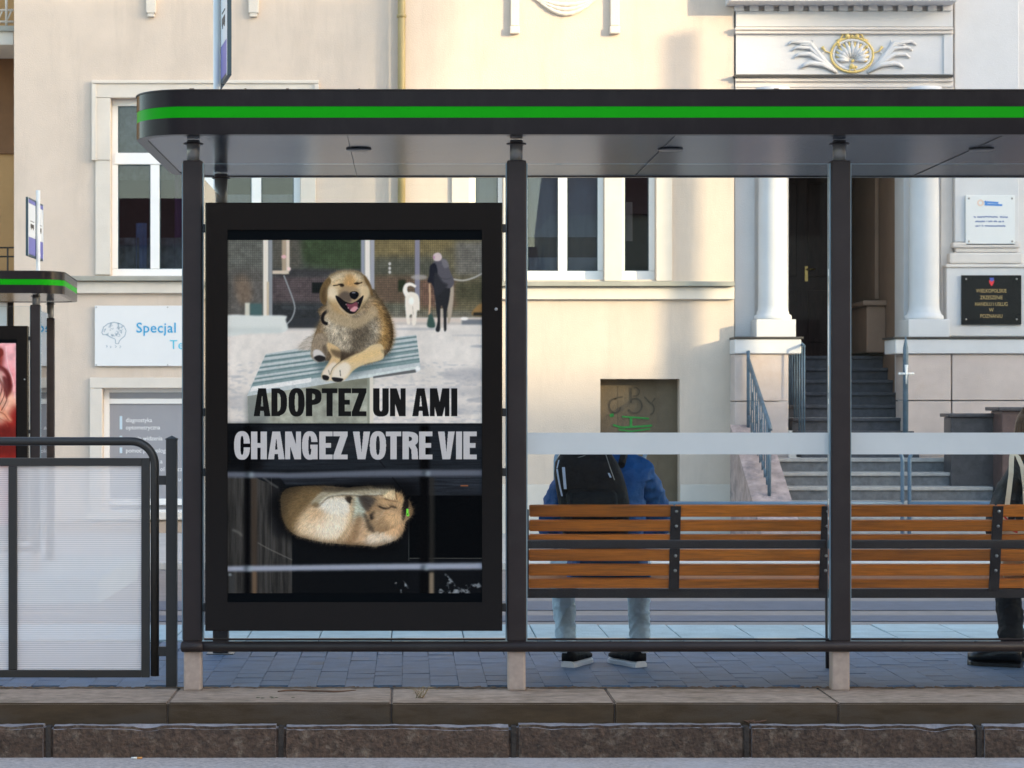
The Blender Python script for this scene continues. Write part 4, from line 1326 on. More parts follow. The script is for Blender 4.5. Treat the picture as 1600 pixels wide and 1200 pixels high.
# ------------------------------------------------------------------ painted prints
class Canvas:
    def __init__(self, x0, y0, x1, y1, s, col):
        self.x0, self.y0, self.s = x0, y0, s
        self.w, self.h = int(round((x1 - x0) * s)), int(round((y1 - y0) * s))
        self.a = np.zeros((self.h, self.w, 3), np.float32) + np.array(col, np.float32) / 255
        yy, xx = np.mgrid[0:self.h, 0:self.w]
        self.X = (xx + .5) / s + x0
        self.Y = (yy + .5) / s + y0

    @staticmethod
    def smooth(pts, n=6, closed=True):
        P = np.array(pts, float); N = len(P); out = []
        rngi = range(N) if closed else range(N - 1)
        for i in rngi:
            if closed: p0, p1, p2, p3 = P[i - 1], P[i], P[(i + 1) % N], P[(i + 2) % N]
            else: p0, p1, p2, p3 = P[max(i - 1, 0)], P[i], P[i + 1], P[min(i + 2, N - 1)]
            for k in range(n):
                t = k / n
                out.append(.5 * ((2 * p1) + (-p0 + p2) * t + (2 * p0 - 5 * p1 + 4 * p2 - p3) * t * t + (-p0 + 3 * p1 - 3 * p2 + p3) * t ** 3))
        if not closed: out.append(P[-1])
        return np.array(out)

    @staticmethod
    def blur(m, sig):
        if sig < .25: return m
        r = max(1, int(sig * 2.6))
        k = np.exp(-.5 * (np.arange(-r, r + 1) / sig) ** 2); k /= k.sum()
        p = np.pad(m, ((r, r), (0, 0)), mode='edge')
        m = sum(k[i] * p[i:i + m.shape[0]] for i in range(2 * r + 1))
        p = np.pad(m, ((0, 0), (r, r)), mode='edge')
        return sum(k[i] * p[:, i:i + m.shape[1]] for i in range(2 * r + 1))

    def mask(self, pts, blur=.5, smooth=True):
        P = self.smooth(pts) if smooth else np.array(pts, float)
        P = (P - (self.x0, self.y0)) * self.s
        pad = int(blur * self.s * 3) + 3
        bx0, by0 = np.maximum(np.floor(P.min(0)).astype(int) - pad, 0)
        bx1 = min(int(P[:, 0].max()) + pad, self.w); by1 = min(int(P[:, 1].max()) + pad, self.h)
        if bx1 <= bx0 or by1 <= by0: return None
        xs = np.arange(bx0, bx1) + .5
        m = np.zeros((by1 - by0, bx1 - bx0), np.float32)
        for sub in (.25, .75):
            ys = np.arange(by0, by1) + sub
            ins = np.zeros((len(ys), len(xs)), bool)
            for i in range(len(P)):
                (ax, ay), (bx, by) = P[i], P[(i + 1) % len(P)]
                if ay == by: continue
                c = (ay > ys) != (by > ys)
                if not c.any(): continue
                xc = ax + (ys - ay) * (bx - ax) / (by - ay)
                ins ^= c[:, None] & (xs[None, :] < xc[:, None])
            m += ins * .5
        return (by0, by1, bx0, bx1), self.blur(m, blur * self.s)

    def paint(self, bm, col, alpha=1.0):
        if bm is None: return
        (a, b, c, d), m = bm
        col = np.array(col, np.float32) / 255 if not callable(col) else col(self.X[a:b, c:d], self.Y[a:b, c:d])
        m = (m * alpha)[..., None]
        self.a[a:b, c:d] = self.a[a:b, c:d] * (1 - m) + col * m

    def poly(self, pts, col, blur=.5, alpha=1.0, smooth=True):
        self.paint(self.mask(pts, blur, smooth), col, alpha)

    def rect(self, x0, x1, y0, y1, col, blur=.4, alpha=1.0):
        self.poly([(x0, y0), (x1, y0), (x1, y1), (x0, y1)], col, blur, alpha, False)

    def line(self, pts, w, col, blur=.4, alpha=1.0):
        P = self.smooth(pts, 8, False)
        ws = np.linspace(w[0], w[1], len(P)) if isinstance(w, (tuple, list)) else np.full(len(P), w)
        T = np.gradient(P, axis=0); T /= np.linalg.norm(T, axis=1)[:, None] + 1e-9
        N = np.stack([-T[:, 1], T[:, 0]], 1) * ws[:, None] / 2
        self.poly(np.concatenate([P + N, (P - N)[::-1]]), col, blur, alpha, False)

    def noise(self, scale, seed=0, octv=4, sy=1.0):
        rs = np.random.RandomState(seed)
        out = np.zeros((self.h, self.w), np.float32); amp = 1; tot = 0
        for o in range(octv):
            f = scale / 2 ** o
            gw, gh = int(self.w / self.s / f) + 3, int(self.h / self.s / (f * sy)) + 3
            g = rs.rand(gh, gw).astype(np.float32)
            x = (self.X - self.x0) / f; y = (self.Y - self.y0) / (f * sy)
            xi, yi = x.astype(int), y.astype(int); fx, fy = x - xi, y - yi
            fx = fx * fx * (3 - 2 * fx); fy = fy * fy * (3 - 2 * fy)
            out += amp * ((g[yi, xi] * (1 - fx) + g[yi, xi + 1] * fx) * (1 - fy) + (g[yi + 1, xi] * (1 - fx) + g[yi + 1, xi + 1] * fx) * fy)
            tot += amp; amp *= .5
        return out / tot

    def modulate(self, bm, n, lo, hi):
        """brightness variation inside a mask"""
        (a, b, c, d), m = bm
        k = lo + (hi - lo) * n[a:b, c:d]
        self.a[a:b, c:d] *= (1 + m[..., None] * (k[..., None] - 1))

    def volume(self, bm, sig, lo=.6, dx=0.0, dy=0.0):
        """darken towards the rim of a shape"""
        (a, b, c, d), m = bm
        e = np.pad(m, int(sig * self.s * 2.6) + 2)
        e = self.blur(e, sig * self.s)
        p = int(sig * self.s * 2.6) + 2
        sx, sy = int(dx * self.s), int(dy * self.s)
        e = e[p + sy:p + sy + m.shape[0], p + sx:p + sx + m.shape[1]]
        k = np.clip((e - .5) * 2, 0, 1) ** .8
        k = lo + (1 - lo) * k
        self.a[a:b, c:d] *= (1 + m[..., None] * (k[..., None] - 1))

    def fur(self, bm, n, length, ang, seed=0, dark=.75, light=1.25, alpha=.45, spread=.5, warm=0.0):
        """short strokes that take the colour below them, lighter or darker; ang(x,y) gives their direction"""
        (a, b, c, d), m = bm
        rs = np.random.RandomState(seed)
        px = rs.uniform(c, d - 1, n); py = rs.uniform(a, b - 1, n)
        keep = m[(py - a).astype(int), (px - c).astype(int)] > .6
        px, py = px[keep], py[keep]
        X = px / self.s + self.x0; Y = py / self.s + self.y0
        th = ang(X, Y) + rs.normal(0, spread, len(px))
        base = self.a[py.astype(int), px.astype(int)]
        f = rs.uniform(dark, light, len(px))[:, None]
        col = np.clip(base * f * (1 + warm * rs.uniform(-1, 1, (len(px), 1)) * np.array([1, 0, -1])), 0, 1)
        L = length * self.s * rs.uniform(.5, 1.2, len(px))
        steps = int(length * self.s * 1.3) + 2
        for k in range(steps):
            t = k / (steps - 1)
            qx = (px + np.cos(th) * L * t).astype(int); qy = (py + np.sin(th) * L * t).astype(int)
            ok = (qx >= 0) & (qx < self.w) & (qy >= 0) & (qy < self.h)
            al = alpha * (1 - .7 * t)
            self.a[qy[ok], qx[ok]] = self.a[qy[ok], qx[ok]] * (1 - al) + col[ok] * al


def glyph(ch, x0, x1, y0, y1):
    """bold condensed capitals as lists of outlines: (points, add?)"""
    w, h = x1 - x0, y1 - y0
    S = 10.0 * h / 44; H = 7.6 * h / 44

    def rc(a, b, c, d): return [(a, c), (b, c), (b, d), (a, d)]

    def oval(a, b, c, d, p=2.5, n=40, t0=0, t1=360):
        cx, cy, rx, ry = (a + b) / 2, (c + d) / 2, (b - a) / 2, (d - c) / 2
        o = []
        for i in range(n):
            t = R(t0 + (t1 - t0) * i / (n if t1 - t0 == 360 else n - 1))
            cs, sn = math.cos(t), math.sin(t)
            o.append((cx + rx * math.copysign(abs(cs) ** (2 / p), cs), cy + ry * math.copysign(abs(sn) ** (2 / p), sn)))
        return o
    ym = (y0 + y1) / 2
    if ch == 'I': return [(rc(x0, x1, y0, y1), 1)]
    if ch == 'E': return [(rc(x0, x0 + S, y0, y1), 1), (rc(x0, x1, y0, y0 + H), 1), (rc(x0, x1 - w * .1, ym - H * .5, ym + H * .5), 1), (rc(x0, x1, y1 - H, y1), 1)]
    if ch == 'T':
        c = (x0 + x1) / 2
        return [(rc(x0, x1, y0, y0 + H), 1), (rc(c - S / 2, c + S / 2, y0, y1), 1)]
    if ch == 'H': return [(rc(x0, x0 + S, y0, y1), 1), (rc(x1 - S, x1, y0, y1), 1), (rc(x0, x1, ym - H * .5, ym + H * .5), 1)]
    if ch == 'N':
        return [(rc(x0, x0 + S * .8, y0, y1), 1), (rc(x1 - S * .8, x1, y0, y1), 1), ([(x0, y0), (x0 + S * 1.05, y0), (x1, y1), (x1 - S * 1.05, y1)], 1)]
    if ch == 'M':
        c = (x0 + x1) / 2
        return [(rc(x0, x0 + S * .75, y0, y1), 1), (rc(x1 - S * .75, x1, y0, y1), 1), ([(x0, y0), (x0 + S * 1.15, y0), (c + S * .42, y1), (c - S * .42, y1)], 1), ([(x1 - S * 1.15, y0), (x1, y0), (c + S * .42, y1), (c - S * .42, y1)], 1)]
    if ch == 'Z':
        return [(rc(x0, x1, y0, y0 + H), 1), (rc(x0, x1, y1 - H, y1), 1), ([(x1 - S * 1.1, y0 + H * .6), (x1, y0 + H * .8), (x0 + S * 1.1, y1 - H * .6), (x0, y1 - H * .8)], 1)]
    if ch == 'A':
        c = (x0 + x1) / 2
        return [([(c - S * .62, y0), (c + S * .62, y0), (x1, y1), (x1 - S * .98, y1), (c, y0 + H * 1.1), (x0 + S * .98, y1), (x0, y1)], 1), ([(c - S * .6, y0), (c + S * .6, y0), (c + S * .35, y0 + H * 1.6), (c - S * .35, y0 + H * 1.6)], 1),
                (rc(c - w * .26, c + w * .26, y1 - h * .35, y1 - h * .35 + H * .92), 1)]
    if ch == 'V':
        c = (x0 + x1) / 2
        return [([(x0, y0), (x0 + S * 1.05, y0), (c, y1 - h * .26), (x1 - S * 1.05, y0), (x1, y0), (c + S * .62, y1), (c - S * .62, y1)], 1)]
    if ch == 'O': return [(oval(x0, x1, y0 - .6, y1 + .6), 1), (oval(x0 + S, x1 - S, y0 + H - .6, y1 - H + .6), 0)]
    if ch == 'D':
        return [(rc(x0, x0 + S * 1.4, y0, y1), 1), (oval(x0 - w * .75, x1, y0, y1, 2.9), 1), (rc(x0 - w, x0, y0 - 2, y1 + 2), 0), (rc(x0 + S, x0 + S * 1.15, y0 + H, y1 - H), 0), (oval(x0 + S - (w - 2 * S) * 1.2, x1 - S, y0 + H, y1 - H, 2.9), 2), (rc(x0, x0 + S, y0, y1), 1)]
    if ch == 'P' or ch == 'R':
        yb = y0 + h * (.60 if ch == 'P' else .53)
        o = [(oval(x0 - w * .65, x1, y0, yb, 2.9), 1), (rc(x0 - w, x0, y0 - 2, y1), 0), (oval(x0 - w * .3, x1 - S, y0 + H, yb - H, 2.9), 2), (rc(x0, x0 + S, y0, y1), 1)]
        if ch == 'R':
            o.append(([(x0 + w * .45, yb - H), (x1 - S * .7, yb - H * .8), (x1 - w * .05, yb + h * .10), (x1, y1), (x1 - S, y1), (x1 - S * 1.1, yb + h * .12), (x0 + S, yb)], 1))
        return o
    if ch == 'U':
        return [(oval(x0, x1, y1 - h * .55, y1 + .6, 2.6), 1), (rc(x0, x1, y0, y1 - h * .27), 1), (rc(x0 + S, x1 - S, y0 - 1, y1 - h * .27), 0), (oval(x0 + S, x1 - S, y1 - h * .5, y1 - H, 2.5), 0)]
    if ch == 'C':
        return [(oval(x0, x1, y0 - .6, y1 + .6), 1), (oval(x0 + S, x1 - S, y0 + H - .6, y1 - H + .6), 0), (rc(x1 - S * 1.3, x1 + 1, ym - h * .065, ym + h * .065), 0)]
    if ch == 'G':
        return [(oval(x0, x1, y0 - .6, y1 + .6), 1), (oval(x0 + S, x1 - S, y0 + H - .6, y1 - H + .6), 0), (rc(x1 - S * 1.3, x1 + 1, ym - h * .12, ym - h * .03), 0), (rc(x1 - S * .9, x1, ym - h * .03, y1), 1), (rc(x1 - w * .48, x1, ym - h * .03, ym + h * .12), 1)]
    return []


def put_word(cv, letters, y0, y1, col, alpha=1.0):
    tot = np.zeros((cv.h, cv.w), np.float32)
    for ch, a, b in letters:
        lay = np.zeros((cv.h, cv.w), np.float32)
        for pts, add in glyph(ch, a, b, y0, y1):
            r = cv.mask(pts, .12, False)
            if r is None: continue
            (p, q, s, t), m = r
            if add == 1: lay[p:q, s:t] = np.maximum(lay[p:q, s:t], m)
            else: lay[p:q, s:t] *= (1 - m)
        tot = np.maximum(tot, lay)
    k = (tot * alpha)[..., None]
    cv.a = cv.a * (1 - k) + np.array(col, np.float32) / 255 * k


def dog_poster():
    c = Canvas(355, 375, 753.5, 927, 2.0, (225, 221, 214))
    n1, n2, n3 = c.noise(30, 1), c.noise(8, 2), c.noise(3, 3, 3)
    # dusty yard
    g = c.mask([(350, 492), (760, 492), (760, 664), (350, 664)], .5, False)
    c.modulate(g, n1, .93, 1.05); c.modulate(g, n2, .96, 1.04)
    for (x0, x1, y, w, al) in ((690, 760, 586, 22, .5), (600, 760, 612, 16, .35), (730, 760, 625, 8, .45), (350, 392, 628, 26, .3), (640, 760, 640, 14, .3), (735, 758, 541, 4, .6), (610, 680, 514, 4, .45), (350, 380, 588, 4, .3), (705, 755, 524, 3, .3)):
        c.poly([(x0, y), ((x0 + x1) / 2, y - w / 2), (x1, y - w / 3), (x1, y + w / 3), ((x0 + x1) / 2, y + w / 2)], (150, 152, 160), 3.0 if w > 9 else 1, al)
    blot = np.clip((c.noise(9, 8, 4, .35) - .52) * 4, 0, 1) * (c.Y > 565) * (c.Y < 664)
    blot = c.blur(blot, 1.5)[..., None] * .45
    c.a = c.a * (1 - blot) + np.array((160, 163, 170)) / 255 * blot
    # enclosure behind
    c.rect(350, 412, 370, 505, (104, 106, 100), 1)
    c.poly([(350, 430), (412, 428), (412, 505), (350, 505)], (92, 90, 86), 5)
    c.poly([(366, 433), (388, 435), (392, 470), (372, 472)], (120, 104, 88), 4, .8)
    c.rect(412, 570, 370, 512, (78, 81, 78), 1)
    c.poly([(470, 370), (575, 370), (575, 425), (500, 420), (470, 408)], (62, 78, 52), 7, .95)
    c.rect(425, 470, 375, 420, (92, 90, 82), 4)
    c.rect(420, 570, 431, 474, (90, 80, 82), 3)
    c.rect(420, 570, 421, 432, (66, 66, 68), 2)
    c.rect(420, 575, 474, 512, (52, 55, 58), 3)
    c.rect(440, 575, 478, 483, (74, 80, 84), 1.5, .7)
    c.rect(487, 505, 441, 458, (24, 27, 27), 1)
    c.rect(582, 760, 370, 496, (112, 106, 82), 1)
    c.rect(582, 700, 402, 432, (92, 93, 80), 4)
    c.rect(585, 650, 431, 475, (112, 94, 78), 3)
    c.rect(655, 712, 436, 480, (120, 92, 78), 4)
    c.rect(712, 760, 378, 430, (122, 120, 112), 4)
    c.rect(712, 760, 440, 470, (84, 82, 62), 4)
    c.rect(585, 640, 474, 496, (104, 106, 92), 3)
    c.rect(585, 760, 486, 496, (118, 116, 104), 3)
    c.rect(622, 634, 437, 456, (44, 52, 36), 1.5)
    c.poly([(582, 370), (700, 370), (690, 392), (582, 398)], (140, 124, 82), 5, .7)
    e = c.mask([(355, 375), (754, 375), (754, 496), (355, 496)], .3, False)
    c.modulate(e, n2, .82, 1.18); c.modulate(e, n3, .9, 1.1)
    # wire mesh
    gx = (np.abs(((c.X - 355) % 3.1) - 1.55) < .5); gy = (np.abs(((c.Y - 375) % 3.6) - 1.8) < .5)
    mesh = (gx | gy) & (c.Y < 497) & ~((c.X > 360) & (c.X < 412) & (c.Y > 440))
    k = (c.blur(mesh.astype(np.float32), .5) * .32)[..., None]
    c.a = c.a * (1 - k) + np.array((46, 48, 44)) / 255 * k
    # posts, pipes, hose
    c.rect(410.5, 419, 370, 497, (226, 221, 208), .8); c.rect(419, 425, 370, 497, (140, 146, 150), .8); c.rect(416, 419.5, 440, 497, (200, 184, 158), .8)
    c.rect(440, 447, 370, 428, (170, 154, 132), .9); c.rect(446.5, 452, 370, 424, (214, 202, 184), .8); c.rect(425, 451, 422.5, 428, (205, 192, 172), .8)
    c.poly(arc(443, 401, 4, 3, 0, 360), (222, 180, 180), .8); c.poly(arc(451, 420, 3, 3, 0, 360), (232, 210, 205), .8)
    c.line([(443, 430), (450, 448), (458, 470), (460, 484), (455, 498), (446, 508)], 2.4, (138, 144, 146), .6)
    c.rect(382, 390, 473, 497, (205, 205, 190), 1); c.rect(390, 409, 474, 497, (74, 100, 100), 1.5)
    c.poly([(350, 494), (400, 493), (444, 493), (446, 500), (445, 518), (390, 521), (350, 524)], (216, 222, 218), 1.2)
    c.rect(352, 440, 512, 520, (190, 198, 194), 3, .6)
    c.rect(564, 570, 370, 446, (146, 152, 164), .8); c.rect(570, 578.5, 370, 470, (230, 226, 217), .8); c.rect(578.5, 585, 370, 490, (160, 163, 172), .8)
    c.rect(648.5, 656, 370, 470, (132, 132, 148), .8)
    c.poly(arc(655, 433, 13, 4, 0, 360), (176, 172, 168), 1.2, .7)
    for y in (412, 419, 425): c.poly(arc(609, y, 2, 2.6, 0, 360), (205, 205, 200), .8)
    c.rect(606, 760, 496, 504, (214, 202, 190), 1.5)
    c.rect(600, 760, 504, 507, (176, 168, 160), 1.5, .7)
    c.line([(708, 436), (724, 438), (740, 434), (754, 427)], 2.6, (176, 174, 168), .7)
    c.poly([(738, 492), (742, 482), (754, 474), (756, 492)], (150, 118, 74), 1.2); c.rect(740, 756, 488, 493, (42, 42, 38), 1)
    c.rect(722, 756, 499, 507, (116, 122, 128), 1.2); c.poly(arc(726, 498, 6, 2.6, 0, 360), (246, 244, 240), 1)
    # white dog
    c.poly([(634, 462), (640, 456), (650, 458), (655, 465), (656, 484), (652, 486), (650, 506), (644, 507), (644, 492), (640, 494), (641, 506), (636, 505), (634, 488), (633, 474)], (236, 230, 216), .8)
    c.line([(637, 462), (633, 454), (635, 446), (642, 444), (650, 448)], (8, 4), (240, 236, 226), .8)
    c.poly(arc(643, 470, 4, 6, 0, 360), (250, 248, 240), 1.2)
    c.line([(646, 492), (645, 478)], 1.2, (180, 168, 150), .6, .7)
    # helper with a broom
    c.line([(671.5, 443), (672, 470), (671, 492)], 3.2, (190, 160, 130), .6)
    c.poly([(668, 510), (670, 494), (674, 490), (678, 498), (680, 511)], (60, 84, 78), 1)
    c.poly([(680, 474), (700, 440), (709, 446), (708, 478), (704, 500), (700, 505), (698, 480)], (176, 164, 146), 1)
    c.poly([(679, 440), (684, 436), (702, 440), (704, 452), (702, 470), (698, 490), (698, 514), (694, 515), (693, 484), (689, 480), (688, 515), (681, 516), (684, 500), (681, 476)], (42, 43, 46), .8)
    c.poly([(676, 412), (688, 404), (698, 408), (704, 424), (710, 440), (704, 450), (690, 448), (680, 452), (678, 434)], (88, 87, 94), .8)
    c.poly([(690, 405), (698, 406), (702, 416), (694, 418)], (120, 118, 124), 1, .8); c.line([(684, 432), (696, 436), (706, 434)], 1.2, (62, 62, 68), .6, .7)
    c.rect(688.5, 692.5, 482, 512, (196, 186, 174), .8, .8)
    c.poly([(672, 416), (680, 411), (684, 424), (680, 440), (680, 452), (674, 442), (668, 440), (671, 430)], (34, 36, 44), .8)
    c.poly([(680, 425), (692, 440), (700, 446), (680, 462)], (48, 49, 54), 1.5)
    c.poly([(677, 400), (680, 395.5), (687, 395), (691, 401), (688, 407), (679, 407)], (206, 190, 190), .8); c.poly(arc(678.5, 402, 1.6, 2.6, 0, 360), (170, 110, 150), .8, .7)
    # metal roof of the kennel
    box = c.mask([(386, 616), (396, 606), (560, 584), (583, 586), (583, 664), (388, 664)], .3, False)
    c.paint(box, (164, 168, 154)); c.modulate(box, n2, .8, 1.14); c.modulate(box, n1, .88, 1.1)
    c.poly([(385, 620), (396, 616), (418, 640), (414, 664), (386, 664)], (122, 128, 126), 4, .8)
    c.poly([(500, 600), (574, 588), (574, 604), (490, 616)], (110, 112, 96), 4, .7)
    c.rect(574, 577.5, 588, 664, (140, 146, 132), .6); c.rect(577.5, 583.5, 588, 664, (216, 212, 198), .6)
    L0_, L1_ = np.array((415, 553.0)), np.array((385, 619.0)); R0_, R1_ = np.array((650.5, 523.0)), np.array((657.5, 577.0))
    c.poly([tuple(L0_), (468, 544.5), tuple(R0_), tuple(R1_), (650, 582), (560, 592), (478, 605), tuple(L1_)], (190, 199, 200), .25, 1, False)
    for t0, t1 in ((.03, .085), (.16, .235), (.30, .35), (.41, .51), (.565, .61), (.67, .80)):
        q = [L0_ + (L1_ - L0_) * t0, R0_ + (R1_ - R0_) * t0, R0_ + (R1_ - R0_) * t1, L0_ + (L1_ - L0_) * t1]
        c.poly([tuple(v) for v in q], (122, 146, 147), .5, .9, False)
        q = [L0_ + (L1_ - L0_) * (t0 + .02), R0_ + (R1_ - R0_) * (t0 + .02), R0_ + (R1_ - R0_) * (t0 + .045), L0_ + (L1_ - L0_) * (t0 + .045)]
        c.poly([tuple(v) for v in q], (84, 110, 112), .5, .55, False)
    c.poly([(393, 604), (486, 590), (486, 597), (390, 612)], (232, 234, 232), .35, .9, False)
    c.poly([(560, 588), (654, 572), (657, 577), (560, 592)], (212, 224, 222), .35, .8, False)
    c.poly([(583, 588), (650, 577), (650, 582), (583, 591)], (92, 94, 94), .5, .9, False)
    c.poly(arc(653, 576, 4, 4, 0, 360), (234, 238, 238), .8)
    r = c.mask([tuple(L0_), tuple(R0_), tuple(R1_), tuple(L1_)], .4, False); c.modulate(r, n3, .93, 1.06)
    # lying dog ----------------------------------------------------------
    down = lambda X, Y: np.full_like(X, R(100))
    c.poly([(500, 545), (560, 562), (615, 548), (600, 568), (540, 590), (500, 585)], (70, 92, 96), 4, .6)
    t = c.mask([(466, 541), (474, 532), (486, 524), (502, 520), (512, 528), (508, 542), (490, 546), (470, 546)], 1.0)
    c.paint(t, (188, 180, 168)); c.fur(t, 1500, 9, lambda X, Y: np.full_like(X, R(160)), 4, .75, 1.2, .5, .3)
    body = c.mask([(503, 478), (500, 498), (492, 522), (487, 545), (500, 560), (520, 564), (560, 570), (592, 562), (608, 548), (614, 528), (613, 508), (606, 486), (592, 464), (576, 452)], .5)
    c.paint(body, lambda X, Y: np.stack([.66 - .10 * np.clip((X - 590) / 25, 0, 1) * 0 + 0 * X, .57 + 0 * X, .44 + 0 * X], -1))
    c.poly([(585, 466), (604, 488), (613, 512), (613, 532), (604, 546), (590, 540), (596, 505), (586, 480)], (178, 138, 78), 4, .8)
    c.poly([(604, 490), (616, 512), (616, 536), (606, 548), (606, 520)], (120, 92, 56), 3, .55)
    c.poly([(512, 494), (540, 490), (580, 492), (592, 520), (580, 545), (545, 552), (515, 540), (505, 515)], (188, 180, 160), 5, .9)
    c.poly([(550, 498), (572, 502), (575, 525), (566, 545), (548, 545), (535, 530)], (110, 98, 80), 6, .6)
    c.poly([(515, 548), (560, 548), (570, 560), (540, 572), (512, 566)], (74, 62, 50), 4, .75)
    c.poly([(490, 520), (503, 500), (512, 525), (514, 555), (500, 548)], (132, 110, 80), 3, .6)
    c.poly([(508, 498), (520, 492), (540, 500), (552, 520), (545, 545), (520, 540), (506, 520)], (196, 184, 160), 4, .7)
    c.poly([(556, 494), (580, 500), (584, 524), (574, 544), (556, 548), (545, 530)], (86, 76, 62), 5, .55)
    c.poly([(512, 484), (530, 492), (560, 496), (580, 482), (570, 500), (530, 502)], (120, 96, 66), 3, .6)
    c.volume(body, 7, .55, 2, -2)
    c.modulate(body, n2, .75, 1.18)
    c.modulate(body, n3, .7, 1.22)
    c.fur(body, 9000, 6, lambda X, Y: np.arctan2(Y - 470, X - 545), 5, .45, 1.4, .42, .5, .06)
    # hind leg and paw
    h = c.mask([(492, 524), (505, 522), (512, 535), (510, 558), (500, 565), (490, 562), (485, 552)], .9)
    c.paint(h, (150, 136, 116), .9); c.fur(h, 900, 5, down, 6, .6, 1.3, .45)
    c.poly([(489, 549), (496, 546), (505, 552), (508, 560), (500, 565), (491, 561)], (206, 202, 198), .9)
    c.poly([(490, 559), (498, 555), (508, 558), (507, 563), (498, 565.5)], (40, 38, 38), .8)
    # fore legs
    l1 = c.mask([(512, 535), (530, 545), (532, 560), (528, 572), (524, 588), (514, 594), (503, 591), (503, 583), (512, 568), (518, 556), (512, 546)], .8)
    c.paint(l1, (206, 178, 132)); c.fur(l1, 1300, 5, down, 7, .78, 1.18, .4, .4)
    c.poly([(506, 578), (520, 566), (528, 572), (524, 590), (510, 593), (503, 588)], (226, 216, 200), 1.8, .9)
    l2 = c.mask([(596, 538), (600, 552), (596, 562), (570, 569), (553, 578), (540, 592), (528, 597), (517, 593), (517, 582), (526, 570), (544, 558), (565, 550), (580, 540)], .8)
    c.paint(l2, (214, 190, 146)); c.poly([(540, 562), (575, 548), (596, 545), (592, 556), (560, 566)], (222, 192, 136), 3, .8)
    c.fur(l2, 2200, 5, lambda X, Y: np.full_like(X, R(155)), 8, .8, 1.16, .4, .4)
    c.poly([(522, 576), (538, 566), (548, 574), (540, 590), (526, 595), (518, 590)], (230, 222, 206), 1.8, .9)
    c.line([(516, 585), (520, 575), (530, 566)], 1.2, (96, 84, 70), .5, .7)
    c.line([(513, 578), (515, 586)], 1.0, (80, 72, 62), .5, .7); c.line([(531, 578), (532, 588)], 1.2, (70, 62, 54), .5, .8)
    c.poly([(503, 587), (508, 586), (514, 589), (512, 594), (505, 593)], (34, 32, 32), .6); c.poly([(518, 590), (527, 590), (536, 592), (532, 596.5), (522, 596)], (38, 36, 36), .6)
    # head
    c.line([(515, 484), (506, 490), (503.5, 498), (506, 504), (512, 506)], 5, (26, 23, 24), .7)
    neck = c.mask([(512, 470), (524, 486), (545, 495), (565, 494), (582, 478), (590, 490), (560, 512), (530, 508), (512, 496)], 2)
    c.paint(neck, (176, 158, 126), .85); c.fur(neck, 1500, 6, down, 9, .7, 1.25, .45)
    head = c.mask([(507, 446), (512, 434), (522, 426), (534, 422.5), (548, 422), (560, 424), (569, 430), (576, 442), (580, 454), (577, 466), (571, 476), (563, 485), (554, 492), (545, 491), (532, 485), (520, 478), (511, 470), (507, 458)], .45)
    c.paint(head, (196, 170, 128))
    c.poly([(515, 432), (540, 423), (566, 429), (560, 440), (545, 436), (524, 442)], (222, 206, 172), 3, .8)
    c.poly([(540, 430), (552, 430), (556, 446), (548, 454), (538, 446)], (190, 146, 88), 3, .75)
    c.poly([(509, 455), (522, 452), (526, 468), (540, 486), (524, 481), (512, 470)], (222, 206, 172), 3, .8)
    c.poly([(562, 446), (576, 448), (574, 466), (566, 470), (560, 460)], (218, 202, 170), 3, .8)
    c.volume(head, 5, .62, 1, -1)
    c.modulate(head, n2, .88, 1.1)
    c.modulate(head, n3, .86, 1.1)
    c.fur(head, 3400, 4.5, lambda X, Y: np.arctan2(Y - 452, X - 548), 10, .75, 1.18, .38, .4, .04)
    ear = c.mask([(514, 434), (506, 440), (500, 452), (499, 464), (503, 474), (508, 476), (511, 466), (512, 452), (517, 440)], .7)
    c.paint(ear, (104, 84, 54)); c.poly([(504, 452), (510, 448), (509, 468), (505, 474), (502, 464)], (72, 58, 40), 2, .7); c.fur(ear, 500, 4, down, 11, .65, 1.3, .4)
    c.poly([(569, 430), (576, 438), (581, 450), (583, 462), (579, 460), (575, 448), (570, 438)], (104, 82, 52), .8)
    # cheek and muzzle shading
    c.poly([(512, 462), (524, 468), (534, 484), (548, 494), (536, 492), (520, 484)], (176, 146, 100), 2.5, .7)
    c.poly([(516, 446), (526, 450), (528, 462), (520, 470), (512, 460)], (226, 212, 182), 3, .8)
    c.poly([(566, 448), (577, 450), (575, 466), (568, 468), (563, 458)], (206, 184, 144), 2, .8)
    c.poly([(530, 452), (538, 447), (549, 447), (558, 450), (563, 458), (563, 464), (556, 471), (546, 473), (536, 470), (529, 464)], (150, 130, 102), 1.8, .8)
    c.poly([(530, 460), (538, 455), (547, 458), (549, 468), (546, 473), (536, 470), (528, 465)], (84, 74, 66), 1.6, .85)
    # mouth, tongue, nose
    c.poly([(524, 462), (530, 464), (538, 470), (548, 473.5), (557, 470), (563, 465), (568, 461.5), (566, 470), (561, 482), (553, 490), (544, 489), (534, 481), (527, 471)], (24, 22, 24), .5)
    c.poly([(541, 474.5), (549, 475), (557, 471.5), (559, 479), (554, 486), (547, 484.5), (543, 480)], (120, 66, 78), .7); c.poly([(547, 484.5), (554, 478.5), (559, 481), (554, 487)], (206, 150, 154), .7)
    for (x, y) in ((540.5, 475.5), (544, 481), (548, 485), (559.5, 473), (559.5, 482)): c.poly(arc(x, y, .7, 1.2, 0, 360), (220, 214, 204), .4, .8)
    c.line([(530, 480), (536, 486), (545, 491.5), (554, 491)], 1.4, (200, 184, 156), .7, .8)
    c.poly([(546, 458.5), (550, 455.5), (557, 455.5), (560.5, 459), (559, 464), (554, 468), (548, 465)], (18, 18, 22), .45)
